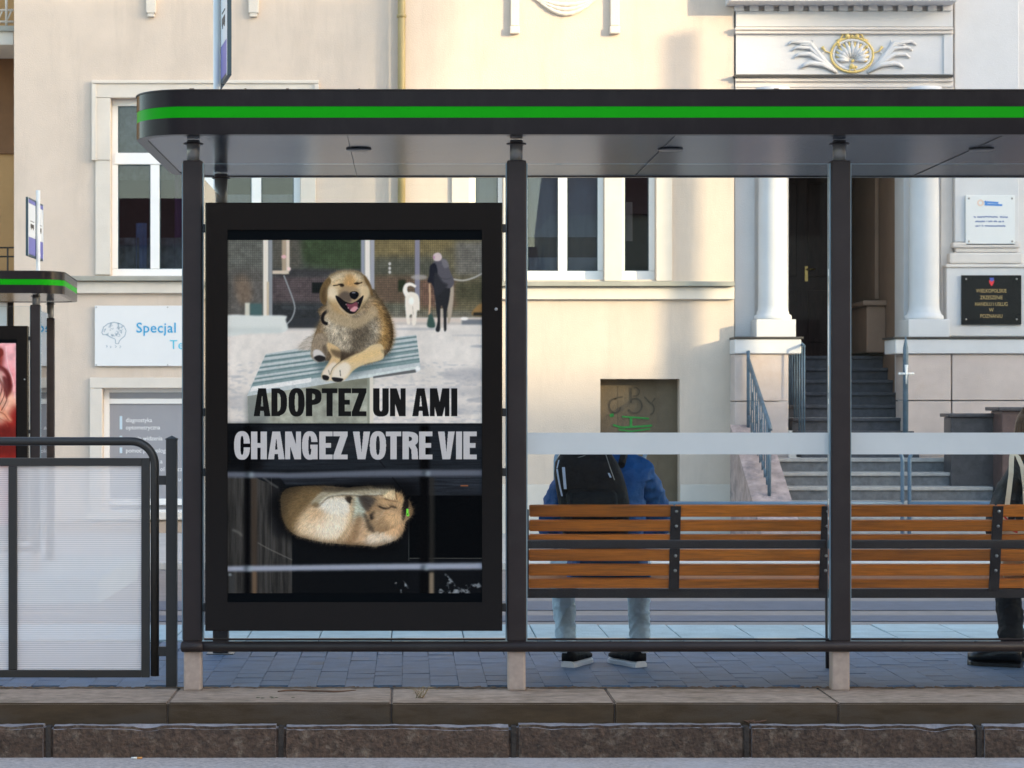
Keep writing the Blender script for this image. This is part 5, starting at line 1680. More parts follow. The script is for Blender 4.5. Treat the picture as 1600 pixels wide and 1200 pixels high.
    c.poly(arc(552.5, 457.2, 3, 1.1, 0, 360), (150, 150, 156), .4, .8); c.poly(arc(557, 462, 1.4, 1.2, 0, 360), (4, 4, 6), .3)
    c.line([(520, 446), (526, 445.5), (532, 444), (537, 446)], 1.7, (52, 40, 28), .5); c.poly(arc(534, 445.5, 3.4, 2.6, 0, 360), (30, 24, 20), .8, .9)
    c.line([(553, 442.5), (558, 443.5), (566, 441)], 1.6, (48, 36, 26), .5); c.poly(arc(558, 442.5, 3, 2, 0, 360), (36, 28, 22), .8, .85)
    c.line([(525, 439), (532, 436)], 1.2, (150, 116, 72), .8, .7); c.line([(546, 428), (547, 440)], 2.5, (176, 138, 88), 1.2, .5)
    # shade between chest and legs
    c.poly([(516, 546), (530, 548), (546, 552), (556, 550), (540, 562), (532, 560), (522, 556)], (58, 48, 38), 1.6, .65)
    c.poly([(503, 544), (508, 538), (511, 550), (509, 558)], (70, 60, 50), 1.4, .6)
    c.line([(596, 547), (604, 550), (612, 544)], 2.5, (70, 60, 48), 1.5, .6)
    # caption 1
    W = [('A', 395.7, 422), ('D', 423.3, 448), ('O', 450.3, 475.6), ('P', 477.6, 502), ('T', 502.4, 527), ('E', 528.7, 548.7), ('Z', 549.5, 572.4), ('U', 583, 607.6), ('N', 609.7, 634), ('A', 644.4, 670.7), ('M', 672, 702.7), ('I', 705.3, 715)]
    # lower picture -------------------------------------------------------
    c.rect(350, 760, 661.5, 930, (13, 15, 18), .35)
    b = c.mask([(350, 664), (760, 664), (760, 735), (350, 735)], 2, False)
    c.paint(b, (30, 34, 39)); c.rect(350, 410, 664, 735, (6, 7, 9), 5, .85)
    c.rect(410, 655, 690, 700, (46, 45, 48), 4, .8); c.rect(690, 760, 684, 697, (46, 46, 50), 4, .8)
    lin = c.noise(30, 21, 5, .06)
    c.modulate(b, lin, .7, 1.3)
    p = c.mask([(435, 744), (760, 744), (760, 772), (638, 774), (600, 758), (446, 758)], .6, False); c.paint(p, (36, 40, 46)); c.modulate(p, lin, .55, 1.5)
    lp = c.mask([(355, 745), (395, 745), (436, 762), (438, 800), (456, 840), (456, 930), (355, 930)], .7, False)
    c.paint(lp, (52, 51, 49)); lv = c.noise(4, 22, 4, 12); c.modulate(lp, lv, .5, 1.5); c.poly([(425, 745), (440, 760), (446, 830), (424, 830)], (22, 23, 25), 4, .8)
    c.rect(423, 424, 745, 930, (86, 86, 86), .4, .5)
    c.line([(402, 848), (420, 858), (456, 875)], 1.6, (112, 110, 106), .6, .7); c.line([(362, 828), (372, 832), (378, 838)], 3, (108, 108, 104), 1.4, .8); c.line([(410, 746), (424, 756), (434, 762)], 3, (92, 92, 90), 1.0, .7)
    c.line([(424, 862), (424, 925)], 1.4, (18, 18, 18), .5, .8)
    c.rect(457, 638, 850, 930, (11, 13, 15), 1)
    c.line([(593, 720), (602, 731)], 1.2, (10, 10, 12), .4); c.line([(613, 746), (634, 772)], 1.6, (8, 8, 10), .4)
    c.rect(638, 756, 774, 872, (2, 4, 6), .6)
    c.rect(638.5, 639.6, 812, 876, (96, 100, 98), .3, .7); c.rect(640, 756, 872, 873, (112, 112, 104), .3, .7); c.rect(640, 756, 773, 774, (70, 72, 76), .4, .5)
    c.rect(720, 732, 758, 760, (170, 100, 60), .4, .8)
    # paint splashes
    sp = np.clip((c.noise(9, 33, 5) - .5) * 7, 0, 1)
    for (pts, al) in (([(690, 905), (700, 910), (712, 918), (745, 908), (750, 930), (690, 930)], .75), ([(626, 908), (636, 914), (640, 928), (628, 930)], .9), ([(617, 912), (622, 908), (622, 915)], .9), ([(695, 896), (706, 906), (716, 922), (708, 926), (700, 910)], .8)):
        k = c.mask(pts, 1.0)
        if k is None: continue
        (y0, y1, x0, x1), m = k
        kk = (m * sp[y0:y1, x0:x1] * al)[..., None]
        c.a[y0:y1, x0:x1] = c.a[y0:y1, x0:x1] * (1 - kk) + np.array((150, 158, 164)) / 255 * kk
    # sleeping dog
    c.poly([(436, 770), (640, 752), (650, 800), (640, 830), (600, 862), (480, 852), (440, 830)], (4, 4, 5), 6, .8)
    d = c.mask([(438, 780), (441, 770), (450, 763), (468, 760), (505, 759), (543, 762), (574, 759.5), (606, 758.5), (615.5, 759.5), (618, 768), (628, 771), (631, 779), (634, 783), (638, 780), (642, 786), (646, 800), (641, 809), (634, 816), (631, 830), (622, 842), (606, 849), (587, 854), (556, 851.5), (518, 849), (480, 842), (458, 834), (444, 818), (439, 797)], .35)
    back = c.a.copy()
    c.paint(d, (190, 164, 128))
    # haunch: dark back, pale belly side
    c.poly([(436, 776), (450, 758), (505, 756), (508, 772), (484, 790), (470, 812), (462, 836), (440, 822)], (104, 86, 58), 5, .95)
    c.poly([(438, 780), (446, 764), (466, 760), (470, 770), (452, 790), (446, 812)], (70, 58, 40), 4, .7)
    c.poly([(470, 806), (488, 796), (508, 796), (548, 806), (541, 828), (520, 846), (478, 840), (462, 830)], (214, 190, 154), 5, .9)
    c.poly([(500, 812), (528, 806), (544, 812), (534, 832), (516, 840), (496, 832)], (236, 222, 198), 5, .85)
    c.poly([(492, 787), (505, 778), (528, 776), (546, 782), (549, 800), (530, 806), (512, 802), (500, 794)], (230, 228, 214), 3, .9)
    c.poly([(488, 800), (504, 800), (512, 812), (500, 824), (486, 816)], (192, 148, 106), 5, .6)
    c.poly([(545, 786), (553, 780), (552, 800), (548, 814), (538, 834), (528, 844), (538, 820), (544, 802)], (206, 176, 136), 2, .8)
    # tail lying across the top
    tl = c.mask([(486, 788), (494, 776), (510, 766), (545, 764), (580, 760), (614, 759), (616, 768), (598, 774), (566, 776), (536, 774), (512, 778), (498, 788)], .8)
    c.paint(tl, (158, 150, 126)); c.poly([(505, 762), (545, 761), (600, 758), (600, 763), (545, 767), (510, 769)], (84, 74, 58), 1.6, .85)
    c.line([(500, 786), (514, 776), (540, 772), (566, 774), (596, 772)], 3, (212, 212, 194), 1.2, .85)
    c.poly([(584, 758), (616, 758), (616, 765), (590, 763)], (36, 33, 30), 1.2, .9)
    c.poly([(487, 789), (494, 784), (500, 790), (494, 793)], (96, 78, 54), 1.2, .7)
    c.poly([(538, 776), (549, 776), (547, 786), (542, 784)], (40, 34, 28), .8, .95)
    # shoulder band and neck
    c.poly([(553, 779), (566, 776), (572, 790), (571, 820), (560, 826), (550, 816), (552, 798)], (178, 188, 172), 2, .95)
    c.poly([(548, 818), (558, 808), (572, 812), (573, 836), (570, 852), (538, 850), (540, 834)], (196, 164, 128), 2.5, .9)
    c.poly([(572, 838), (590, 832), (620, 834), (612, 846), (588, 853), (572, 850)], (222, 206, 182), 2.5, .95)
    c.poly([(600, 812), (632, 806), (632, 826), (620, 838), (602, 832)], (214, 172, 128), 3, .85)
    # head: brown mask turned to the left
    c.poly([(565, 776), (580, 775), (606, 781), (630, 784), (634, 800), (630, 814), (612, 826), (596, 830), (584, 824), (576, 806), (570, 790)], (152, 126, 94), 1.2, .95)
    c.poly([(565, 776), (578, 775), (588, 781), (582, 790), (574, 792)], (66, 62, 58), 1.8, .9)
    c.poly([(592, 784), (606, 779), (628, 783), (632, 792), (620, 796), (602, 791)], (186, 154, 114), 1.4, .9)
    c.poly([(600, 800), (618, 798), (630, 806), (620, 820), (604, 816)], (196, 160, 120), 2.5, .8)
    c.line([(592, 791), (598, 794), (606, 795), (612, 792), (620, 794)], 2.6, (34, 28, 24), .8, .9)
    c.poly([(578, 806), (582, 800), (586, 798), (586, 806), (581, 813)], (28, 24, 22), 1, .95)
    c.poly([(568, 802), (572, 803), (577, 812), (585, 826), (586, 832), (577, 828), (572, 816)], (66, 58, 48), 1.5, .9)
    c.line([(588, 812), (596, 806), (600, 798)], 3, (206, 184, 150), 1.2, .7)
    c.line([(584, 826), (594, 830), (606, 828)], 2, (120, 96, 70), 1, .7)
    # paws under the chin, ear with tag
    c.poly([(599, 777), (606, 770), (613, 766), (618, 770), (619, 779), (610, 781)], (232, 206, 162), .7, .98); c.poly([(618, 771), (626, 771.5), (630, 779), (628, 785), (620, 781)], (214, 174, 124), .7, .98)
    c.line([(618, 769), (620, 781)], 1.2, (96, 70, 46), .5, .9); c.line([(600, 779), (612, 783), (622, 784)], 1.6, (74, 58, 42), .7, .85)
    c.poly([(631, 784), (637, 780), (639, 790), (634, 804), (630, 814), (627, 802)], (26, 22, 20), .8, .95); c.poly([(639, 782), (644, 790), (646, 801), (640, 808), (636, 808), (640, 796)], (148, 118, 84), .8, .95)
    # creases
    c.line([(553, 780), (552, 798), (548, 814), (538, 834), (526, 846)], 2.4, (116, 90, 60), 1.4, .7)
    c.line([(572, 836), (573, 848)], 1.8, (130, 100, 72), 1, .7)
    c.line([(470, 838), (500, 844), (540, 849), (580, 852), (606, 846)], 3.5, (130, 106, 76), 1.6, .6)
    full = np.zeros((c.h, c.w, 1), np.float32)
    full[d[0][0]:d[0][1], d[0][2]:d[0][3], 0] = d[1]
    c.a = back * (1 - full) + c.a * full
    c.volume(d, 6, .55, 0, -1)
    c.poly([(476, 822), (500, 806), (532, 798), (545, 806), (538, 828), (518, 840), (495, 838)], (246, 232, 206), 7, .55)
    c.poly([(538, 848), (549, 830), (556, 812), (562, 800), (566, 816), (560, 836), (552, 850)], (112, 88, 60), 2.5, .55)
    c.poly([(560, 776), (572, 778), (580, 790), (576, 800), (566, 792)], (58, 52, 48), 1.6, .8)
    c.poly([(582, 800), (592, 796), (600, 802), (596, 814), (586, 812)], (176, 150, 116), 2, .6)
    c.poly([(604, 800), (622, 798), (630, 808), (622, 822), (606, 820)], (210, 176, 132), 3, .6)
    c.line([(500, 789), (514, 777), (540, 773.5), (566, 775.5), (598, 774)], 1.6, (66, 54, 40), .8, .7)
    c.modulate(d, n3, .92, 1.1)
    c.fur(d, 14000, 6.5, lambda X, Y: np.where(X < 553, np.arctan2(Y - 770, X - 520), np.arctan2(Y - 800, X - 620)), 12, .72, 1.28, .42, .3, .05)
    c.rect(635, 638.5, 795, 803, (120, 230, 70), .35); c.poly(arc(637.5, 804.5, 2.4, 2.4, 0, 360), (120, 230, 70), .4); c.poly(arc(637.2, 803.5, 1, 1.2, 0, 360), (40, 90, 30), .3)
    # cage bars in front
    for (x0, x1) in ((381, 391), (656, 671)): c.rect(x0, x1, 664, 930, (4, 4, 5), 2.0)
    for (x0, x1, cc) in ((392, 401, (66, 55, 45)), (671, 679, (44, 42, 38))): c.rect(x0, x1, 745, 930, cc, 1.8, .8)
    c.rect(671, 678, 895, 930, (150, 134, 112), 1.4, .8); c.rect(394, 400, 893, 930, (112, 92, 72), 1.4, .8)
    c.poly([(352, 737), (450, 739), (600, 734.5), (756, 734), (756, 744), (600, 744.5), (450, 747), (352, 746)], (94, 100, 112), 1.6, 1, False)
    c.poly([(352, 885), (450, 883.5), (600, 881), (756, 879.5), (756, 889.5), (600, 890.5), (450, 892), (352, 893)], (152, 160, 176), 1.7, 1, False)
    for (x, y) in ((391, 741), (668, 739), (389, 888), (666, 887)): c.poly(arc(x - 4, y, 5, 5, 0, 360), (40, 48, 54), 2.2, .6); c.poly(arc(x + 1, y + 1, 4, 4, 0, 360), (150, 166, 174), 2, .7)
    c.rect(357, 366, 897, 930, (60, 62, 62), .8, .8); c.rect(356, 361, 896, 900, (130, 140, 146), .8, .8)
    put_word(c, W, 606.8, 650.2, (20, 20, 20), .97)
    W2_ = [('C', 365, 390), ('H', 391.7, 416.3), ('A', 418, 444.3), ('N', 445, 470), ('G', 471.6, 496), ('E', 498.4, 519.3), ('Z', 520.7, 543), ('V', 551.3, 578.3), ('O', 577.7, 603.3), ('T', 603, 627), ('R', 629, 653.7), ('E', 655, 676), ('V', 684.7, 711), ('I', 713, 722.3), ('E', 724.7, 745.6)]
    put_word(c, W2_, 674.3, 717.8, (188, 188, 190), 1)
    gn = np.random.RandomState(2).normal(0, .012, c.a.shape[:2])[..., None]
    return np.clip(c.a + gn, 0, 1)


def pink_poster():
    c = Canvas(-200, 540, 39, 870, 1.5, (226, 150, 156))
    n2, n3 = c.noise(24, 41), c.noise(7, 42)
    c.poly([(-200, 540), (40, 540), (40, 580), (-200, 590)], (236, 176, 184), 10)
    c.poly([(-60, 600), (0, 550), (16, 560), (12, 600), (30, 640), (20, 690), (-40, 720), (-90, 680)], (120, 44, 40), 4)
    c.line([(2, 566), (12, 560), (10, 552), (2, 556)], 6, (110, 40, 34), 1)
    c.line([(-10, 580), (18, 590), (28, 615), (22, 640), (4, 652)], (10, 5), (96, 34, 34), 1.4)
    c.line([(-14, 600), (10, 604), (20, 624), (12, 646)], 4, (220, 190, 190), 1.2)
    c.poly([(-60, 600), (8, 588), (14, 618), (4, 640), (-50, 640)], (214, 176, 170), 4)
    c.poly([(0, 640), (22, 625), (38, 640), (40, 690), (10, 700), (0, 670)], (238, 186, 160), 6)
    c.poly([(-200, 700), (-60, 690), (10, 690), (40, 660), (40, 880), (-200, 880)], (150, 40, 34), 6)
    c.line([(-6, 648), (10, 660), (20, 672), (30, 682)], (14, 6), (230, 160, 128), 2)
    c.poly([(-20, 700), (40, 690), (40, 740), (-20, 740)], (104, 34, 30), 6, .8)
    for k in range(9):
        o_ = k * 3.2
        c.line([(-30 + o_, 572 + o_ * .6), (-4 + o_ * .9, 584 + k * 5), (6 + o_ * .7, 606 + k * 5), (-2 + o_ * .6, 634 + k * 4)], 1.6, (70, 22, 22) if k % 2 else (208, 150, 140), .7, .8)
    c.line([(20, 545), (24, 580), (34, 610), (36, 640)], 1.2, (240, 220, 222), .7, .8)
    c.line([(4, 664), (16, 668), (26, 680), (34, 684)], 1.4, (150, 70, 56), .7, .8); c.line([(8, 676), (18, 682), (24, 692)], 1.2, (170, 88, 70), .7, .8)
    c.poly([(14, 600), (26, 606), (30, 626), (20, 640), (16, 620)], (84, 28, 28), 1.6, .8)
    e = c.mask([(-200, 540), (40, 540), (40, 880), (-200, 880)], .3, False)
    c.modulate(e, n2, .85, 1.15); c.modulate(e, n3, .92, 1.08)
    return np.clip(c.a, 0, 1)


def quad_uv(o):
    me = o.data
    uv = me.uv_layers.new(name='UVMap')
    xs = [v.co.x for v in me.vertices]; zs = [v.co.z for v in me.vertices]
    for l in me.loops:
        v = me.vertices[l.vertex_index].co
        uv.data[l.index].uv = ((v.x - min(xs)) / (max(xs) - min(xs)), (v.z - min(zs)) / (max(zs) - min(zs)))


def display(label, x0, x1, z0, z1, yf, ip, dp, pm, px0, px1, pz0, pz1, root_loc, rz=0.0):
    """illuminated poster case; ip = inner frame rect, p* = printed sheet"""
    o = thing('advertising_display', label, 'poster display', (0, 0, 0), 'poster cases hung in the bus shelters')
    mb = MB()
    b = .0
    mb.box(x0, x1, yf + .012, yf + dp, z0, z1, .008)
    case = mb.build('case', M['case'], o)
    ix0, ix1, iz0, iz1 = ip
    mb = MB()
    e = .004
    R1 = [(x0 + e, z0 + e), (x1 - e, z0 + e), (x1 - e, z1 - e), (x0 + e, z1 - e)]
    R0 = [(x0, z0), (x1, z0), (x1, z1), (x0, z1)]
    R2 = [(ix0, iz0), (ix1, iz0), (ix1, iz1), (ix0, iz1)]
    vv = [(p[0], yf + .0118, p[1]) for p in R0] + [(p[0], yf + e, p[1]) for p in R0] + [(p[0], yf, p[1]) for p in R1] + [(p[0], yf, p[1]) for p in R2] + [(p[0], yf + .0118, p[1]) for p in R2]
    mb.add(vv, [(l * 4 + k, l * 4 + (k + 1) % 4, l * 4 + 4 + (k + 1) % 4, l * 4 + 4 + k) for l in range(4) for k in range(4)])
    mb.build('frame', M['case'], o)
    mb = MB().box(ix0, ix1, yf + .0085, yf + .0115, iz0, iz1)
    mb.build('backing', M['screen_black'], o)
    mb = MB().add([(px0, yf + .007, pz0), (px1, yf + .007, pz0), (px1, yf + .007, pz1), (px0, yf + .007, pz1)], [(0, 1, 2, 3)])
    p = mb.build('poster', pm, o, fix=False)
    quad_uv(p)
    for zz in (z1 - .11, (z0 + z1) / 2 + .02, (z0 + z1) / 2 - .25, z0 + .10):
        for (a, b_) in ((x0 - .016, x0 - .0005), (x1 + .0005, x1 + .020)):
            MB().box(a, b_, yf + .05, yf + .09, zz - .018, zz + .018, .003).build('bracket', M['black'], o)
    mb = MB().lathe(0, 0, [(.006, -.003), (.0075, -.002), (.0075, 0)], 12)
    mb.v = [(x1 - .05 + .02, yf - v[2] * 0 - .001 + v[2] * .5, z1 - .48 + v[1]) if False else (x1 - .028 + v[0], yf + .0005 + v[2], z1 - .478 + v[1]) for v in mb.v]
    mb.build('lock', M['galv_dark'], o)
    o.location = root_loc
    o.rotation_euler = (0, 0, rz)
    return o


Dd = 9.415
dog_mat = print_mat('dog_adoption_print', dog_poster(), rough=.22)
display('black display case with dog adoption poster hung between two shelter posts', PX(320.5, Dd), PX(785, Dd), PZ(986, Dd), PZ(316.5, Dd), Dd,
        (PX(355.3, Dd), PX(753.3, Dd), PZ(941, Dd), PZ(359, Dd)), .13, dog_mat, PX(355.6, Dd), PX(753, Dd), PZ(927, Dd), PZ(375, Dd), (0, 0, 0))
# same case in the far shelter, local frame of that shelter (mirrored: x runs to the left)
pk_mat = print_mat('pink_advert_print', pink_poster(), rough=.3)
display('black display case with pink and red poster in the shelter across the tracks', -1.40, -.06, .27, 2.20, -.05,
        (-1.30, -.155, .40, 2.08), .13, pk_mat, -1.29, -.165, .42, 2.045, (-3.355, 18.82, ZF + .245), R(4.3))

# ------------------------------------------------------------------ bench
bench = thing('bench', 'long wooden slat bench with dark steel brackets behind the shelter glass', 'bench', (1.9, 9.9, 0))
bx0, bx1 = PX(826, 9.83), 3.36
spans = [(790, 808), (813.5, 830.5), (836, 853), (859.5, 877), (882.5, 900), (905.5, 919.5)]
splits = [PX(1053, 9.83), PX(1290, 9.83), PX(1555, 9.83), PX(1800, 9.83)]
seg = [bx0] + [splits[0], splits[1], splits[2]] + [bx1]


def lean(py): return 9.80 + .075 * (py - 790) / 130


for k, (a, b) in enumerate(spans):
    d0_, d1_ = lean(a), lean(b)
    for s in range(4):
        xa_, xb_ = seg[s] + .002, seg[s + 1] - .002
        z1, z0 = PZ(a, d0_), PZ(b, d1_)
        mb = MB()
        bm = bmesh.new(); bmesh.ops.create_cube(bm, size=1)
        for v in bm.verts:
            v.co = Vector(((xa_ + xb_) / 2 + v.co.x * (xb_ - xa_), v.co.y * .028 + .014, v.co.z * (z1 - z0)))
        bmesh.ops.bevel(bm, geom=bm.edges[:], offset=.004, segments=2, affect='EDGES')
        ang = math.atan2(d1_ - d0_, z1 - z0)
        mb.bm(bm, Matrix.Translation((0, (d0_ + d1_) / 2 + nr.uniform(-.001, .001), (z0 + z1) / 2)) @ Matrix.Rotation(ang, 4, 'X'))
        mb.build('back_slat', M['wood'], bench)
for k in range(4):
    for s in range(4):
        mb = MB().box(seg[s] + .002, seg[s + 1] - .002, 9.93 + .105 * k, 9.93 + .105 * k + .092, .44 - .004 * k, .468 - .004 * k, .004)
        mb.build('seat_slat', M['wood'], bench)
for px in (1054.5, 1290, 1556.5, 1800):
    dA = lean(790) - .008
    mb = MB()
    w_ = 8 * 9.8 / F
    za_, zb_ = PZ(791, dA), PZ(923, lean(923) - .008)
    xm = PX(px, 9.83)
    ya_, yb_ = lean(790) - .008, lean(923) - .008
    mb.add([(xm - w_, ya_, za_), (xm + w_, ya_, za_), (xm + w_, yb_, zb_), (xm - w_, yb_, zb_), (xm - w_, ya_ + .007, za_), (xm + w_, ya_ + .007, za_), (xm + w_, yb_ + .007, zb_), (xm - w_, yb_ + .007, zb_)],
           [(0, 1, 2, 3), (7, 6, 5, 4), (0, 4, 5, 1), (1, 5, 6, 2), (2, 6, 7, 3), (3, 7, 4, 0)])
    br = mb.build('bracket', M['anthracite'], bench)
    mb = MB()
    for (a, b) in spans[:2] + spans[3:5]:
        c_ = (a + b) / 2
        MB().ball((xm + .004, lean(c_) - .009, PZ(c_, lean(c_))), .008, 10, 6, (1, .6, 1)).build('bolt', M['bolt'], br)
mb = MB().box(bx0 - .01, bx1, 9.885, 9.925, PZ(934.5, 9.885), PZ(920.5, 9.885), .004)
mb.build('frame_beam', M['anthracite'], bench)
mb = MB().box(bx0 - .012, bx0 - .001, 9.80, 9.84, .42, PZ(796, 9.8)); mb.build('end_plate', M['anthracite'], bench)
for xm in (PX(809, 9.95), PX(1316, 9.98), PX(1790, 9.9)):
    mb = MB()
    mb.box(xm - .012, xm + .012, 9.93, 10.34, .395, .436, .004)
    mb.tube([(xm, 9.9, .43), (xm, 9.96, .25), (xm, 9.94, .0)], .02, 8)
    mb.tube([(xm, 10.3, .40), (xm, 10.28, .0)], .02, 8)
    mb.build('leg', M['anthracite'], bench)

# ------------------------------------------------------------------ tube barrier at the left
Dt = 9.61
tb = thing('tube_barrier', 'dark tube barrier with ribbed translucent panel left of the shelter', 'barrier', (PX(120, Dt), Dt, 0))
sT = F / Dt
r = 13 / sT / 2 + .0005
xr_, zt_ = PX(242, Dt), PZ(689.5, Dt)
rb = PX(242, Dt) - PX(205, Dt)
xl_ = PX(-437, Dt)
pts = [(xl_, Dt, PZ(1056, Dt))] + [(xl_ + rb - rb * math.cos(R(a)), Dt, zt_ - rb + rb * math.sin(R(a))) for a in range(0, 91, 9)] + [(xr_ - rb + rb * math.sin(R(a)), Dt, zt_ - rb + rb * math.cos(R(a))) for a in range(0, 91, 9)] + [(xr_, Dt, PZ(1056, Dt))]
MB().tube(pts, r, 16).build('hand_tube', M['barrier'], tb)
mb = MB()
dd = .03
for (a, b, c_, d_) in ((-416.5, 221, 715.5, 728), (-416.5, 221, 1046.5, 1058)):
    mb.box(PX(a, Dt), PX(b, Dt), Dt - dd / 2, Dt + dd / 2, PZ(d_, Dt), PZ(c_, Dt), .002)
mb.box(PX(221.3, Dt), PX(234, Dt), Dt - dd / 2, Dt + dd / 2, PZ(1058, Dt), PZ(715.5, Dt), .002)
for px in (20.5, -195, -410):
    mb.box(PX(px - 6.5, Dt), PX(px + 6.5, Dt), Dt - dd / 2 + .001, Dt + dd / 2 - .001, PZ(1046, Dt), PZ(728.3, Dt), .002)
mb.build('panel_frame', M['barrier'], tb)
for (a, b) in ((27.3, 220.7), (-188, 13.7), (-403, -202)):
    MB().box(PX(a, Dt), PX(b, Dt), Dt - .003, Dt + .003, PZ(1046.2, Dt), PZ(728.3, Dt)).build('ribbed_panel', M['film'], tb)
mb = MB().box(PX(260, Dt), PX(276.7, Dt), Dt - .024, Dt + .024, 0, PZ(687, Dt), .003)
post = mb.build('post', M['barrier'], tb)
xa_, xb_ = PX(259, Dt), PX(277.7, Dt); xm = (xa_ + xb_) / 2
mb = MB().box(xa_, xb_, Dt - .027, Dt + .027, PZ(687, Dt) + .0005, PZ(685.5, Dt))
zc_ = PZ(685.5, Dt)
mb.add([(xa_, Dt - .027, zc_ + .0003), (xb_, Dt - .027, zc_ + .0003), (xb_, Dt + .027, zc_ + .0003), (xa_, Dt + .027, zc_ + .0003), (xm, Dt, PZ(680.5, Dt))], [(0, 1, 4), (1, 2, 4), (2, 3, 4), (3, 0, 4)])
mb.build('post_cap', M['barrier'], post)
mb = MB()
for (a, b) in ((743, 757.5), (1010, 1025)):
    mb.box(PX(246, Dt), PX(260, Dt), Dt - .01, Dt + .01, PZ(b, Dt), PZ(a, Dt), .002)
mb.build('connector', M['barrier'], tb)
MB().box(PX(-472, Dt), PX(-455, Dt), Dt - .024, Dt + .024, 0, PZ(687, Dt), .003).build('post', M['barrier'], tb)
mb = MB()
for (a, b) in ((743, 757.5), (1010, 1025)):
    mb.box(PX(-455.5, Dt), PX(-441, Dt), Dt - .01, Dt + .01, PZ(b, Dt), PZ(a, Dt), .002)
mb.build('connector', M['barrier'], tb)


# ------------------------------------------------------------------ bus stop signs
def stop_sign(label, x, y, z0, zlo, width, height, yaw, zg):
    o = thing('bus_stop_sign', label, 'bus stop sign', (0, 0, 0), 'bus stop signs on white poles')
    MB().tube([(0, -.034, zg), (0, -.034, zlo + height + .1)], .02, 12).build('pole', M['signpole'], o)
    for s in (-1, 1):
        a, b = (s * .012, s * width / 2)
        if a > b: a, b = b, a
        mb = MB().box(a, b, -.012, .012, zlo, zlo + height, .004)
        p = mb.build('sign_panel', M['sign_edge'], o)
        mb = MB()
        m_ = .018
        mb.box(a + m_, b - m_, -.0142, -.0125, zlo + height * .33, zlo + height * .90)
        mb.build('white_face', M['sign_face'], p)
        mb = MB()
        mb.box(a + m_, b - m_, -.0144, -.0125, zlo + .02, zlo + height * .325)
        mb.build('violet_face', M['sign_violet'], p)
        mb = MB().box(a + m_, b - m_, -.0144, -.0125, zlo + height * .905, zlo + height - .02)
        mb.build('violet_face', M['sign_violet'], p)
        mb = MB()
        c_ = (a + b) / 2; w_ = (b - a) * .22
        mb.box(c_ - w_, c_ + w_, -.0165, -.0146, zlo + height * .49, zlo + height * .56, .0005)
        mb.box(c_ - w_ * 1.1, c_ + w_ * 1.1, -.0165, -.0146, zlo + height * .60, zlo + height * .612)
        mb.box(c_ - w_ * .8, c_ - w_ * .5, -.0165, -.0146, zlo + height * .465, zlo + height * .49)
        mb.box(c_ + w_ * .5, c_ + w_ * .8, -.0165, -.0146, zlo + height * .465, zlo + height * .49)
        mb.build('bus_symbol', M['iron'], p)
        mb = MB()
        mb.box(b - .012 if s > 0 else a, b if s > 0 else a + .012, -.0146, -.0125, zlo, zlo + height)
        mb.build('edge_strip', M['sign_face'], p)
    o.location = (x, y, z0)
    o.rotation_euler = (0, 0, yaw)
    return o


# far stop: the panel recedes to the right; near stop: its right wing comes towards the camera
sgx = PX(54, 20.0)
stop_sign('white and blue bus stop sign above the far shelter roof', sgx, 20.0, ZF + .245, PZ(404, 20) - (ZF + .245), .80, .55, R(90.0), 0)
sgx = PX(340, 11.75) + .03
stop_sign('white and violet bus stop sign rising behind the roof over the dog poster', sgx, 11.75, 0, PZ(132, 11.75), .68, .62, R(-79.0), 0)


# ------------------------------------------------------------------ people
def skin_mesh(name, nodes, edges, root, material, parent, levels=2, smooth=True):
    keys = list(nodes)
    idx = {k: i for i, k in enumerate(keys)}
    me = bpy.data.meshes.new(name + '_skel')
    me.from_pydata([nodes[k][0] for k in keys], [(idx[a], idx[b]) for a, b in edges], [])
    o = bpy.data.objects.new(name + '_skel', me)
    COL.objects.link(o)
    o.modifiers.new('skin', 'SKIN').use_smooth_shade = smooth
    sv = me.skin_vertices[0].data
    for k in keys:
        r_ = nodes[k][1]
        sv[idx[k]].radius = r_ if isinstance(r_, tuple) else (r_, r_)
        sv[idx[k]].use_root = (k == root)
    sub = o.modifiers.new('sub', 'SUBSURF'); sub.levels = levels; sub.render_levels = levels
    dg = bpy.context.evaluated_depsgraph_get()
    nm = bpy.data.meshes.new_from_object(o.evaluated_get(dg))
    COL.objects.unlink(o); bpy.data.objects.remove(o); bpy.data.meshes.remove(me)
    nm.transform(Matrix.Translation(-origin(parent)))
    nm.name = name
    nm.materials.clear(); nm.materials.append(material)
    for p in nm.polygons: p.use_smooth = True
    ob = bpy.data.objects.new(name, nm)
    COL.objects.link(ob); ob.parent = parent
    return ob


def wrinkle(ob, amp, scale, stretch=(1, 1, 1), seed=0.0):
    """folds of cloth: ridged noise along the normals"""
    from mathutils import noise
    me = ob.data
    nrm = [v.normal.copy() for v in me.vertices]
    for v, n in zip(me.vertices, nrm):
        p = Vector((v.co.x * stretch[0], v.co.y * stretch[1], v.co.z * stretch[2])) * scale + Vector((seed, seed, seed))
        q = p + .35 * noise.noise_vector(p * .6)
        r_ = 1 - abs(noise.noise(q)) * 2
        v.co += n * amp * (r_ * abs(r_) - .3 + .5 * noise.noise(q * 2.3))
    me.update()
    return ob


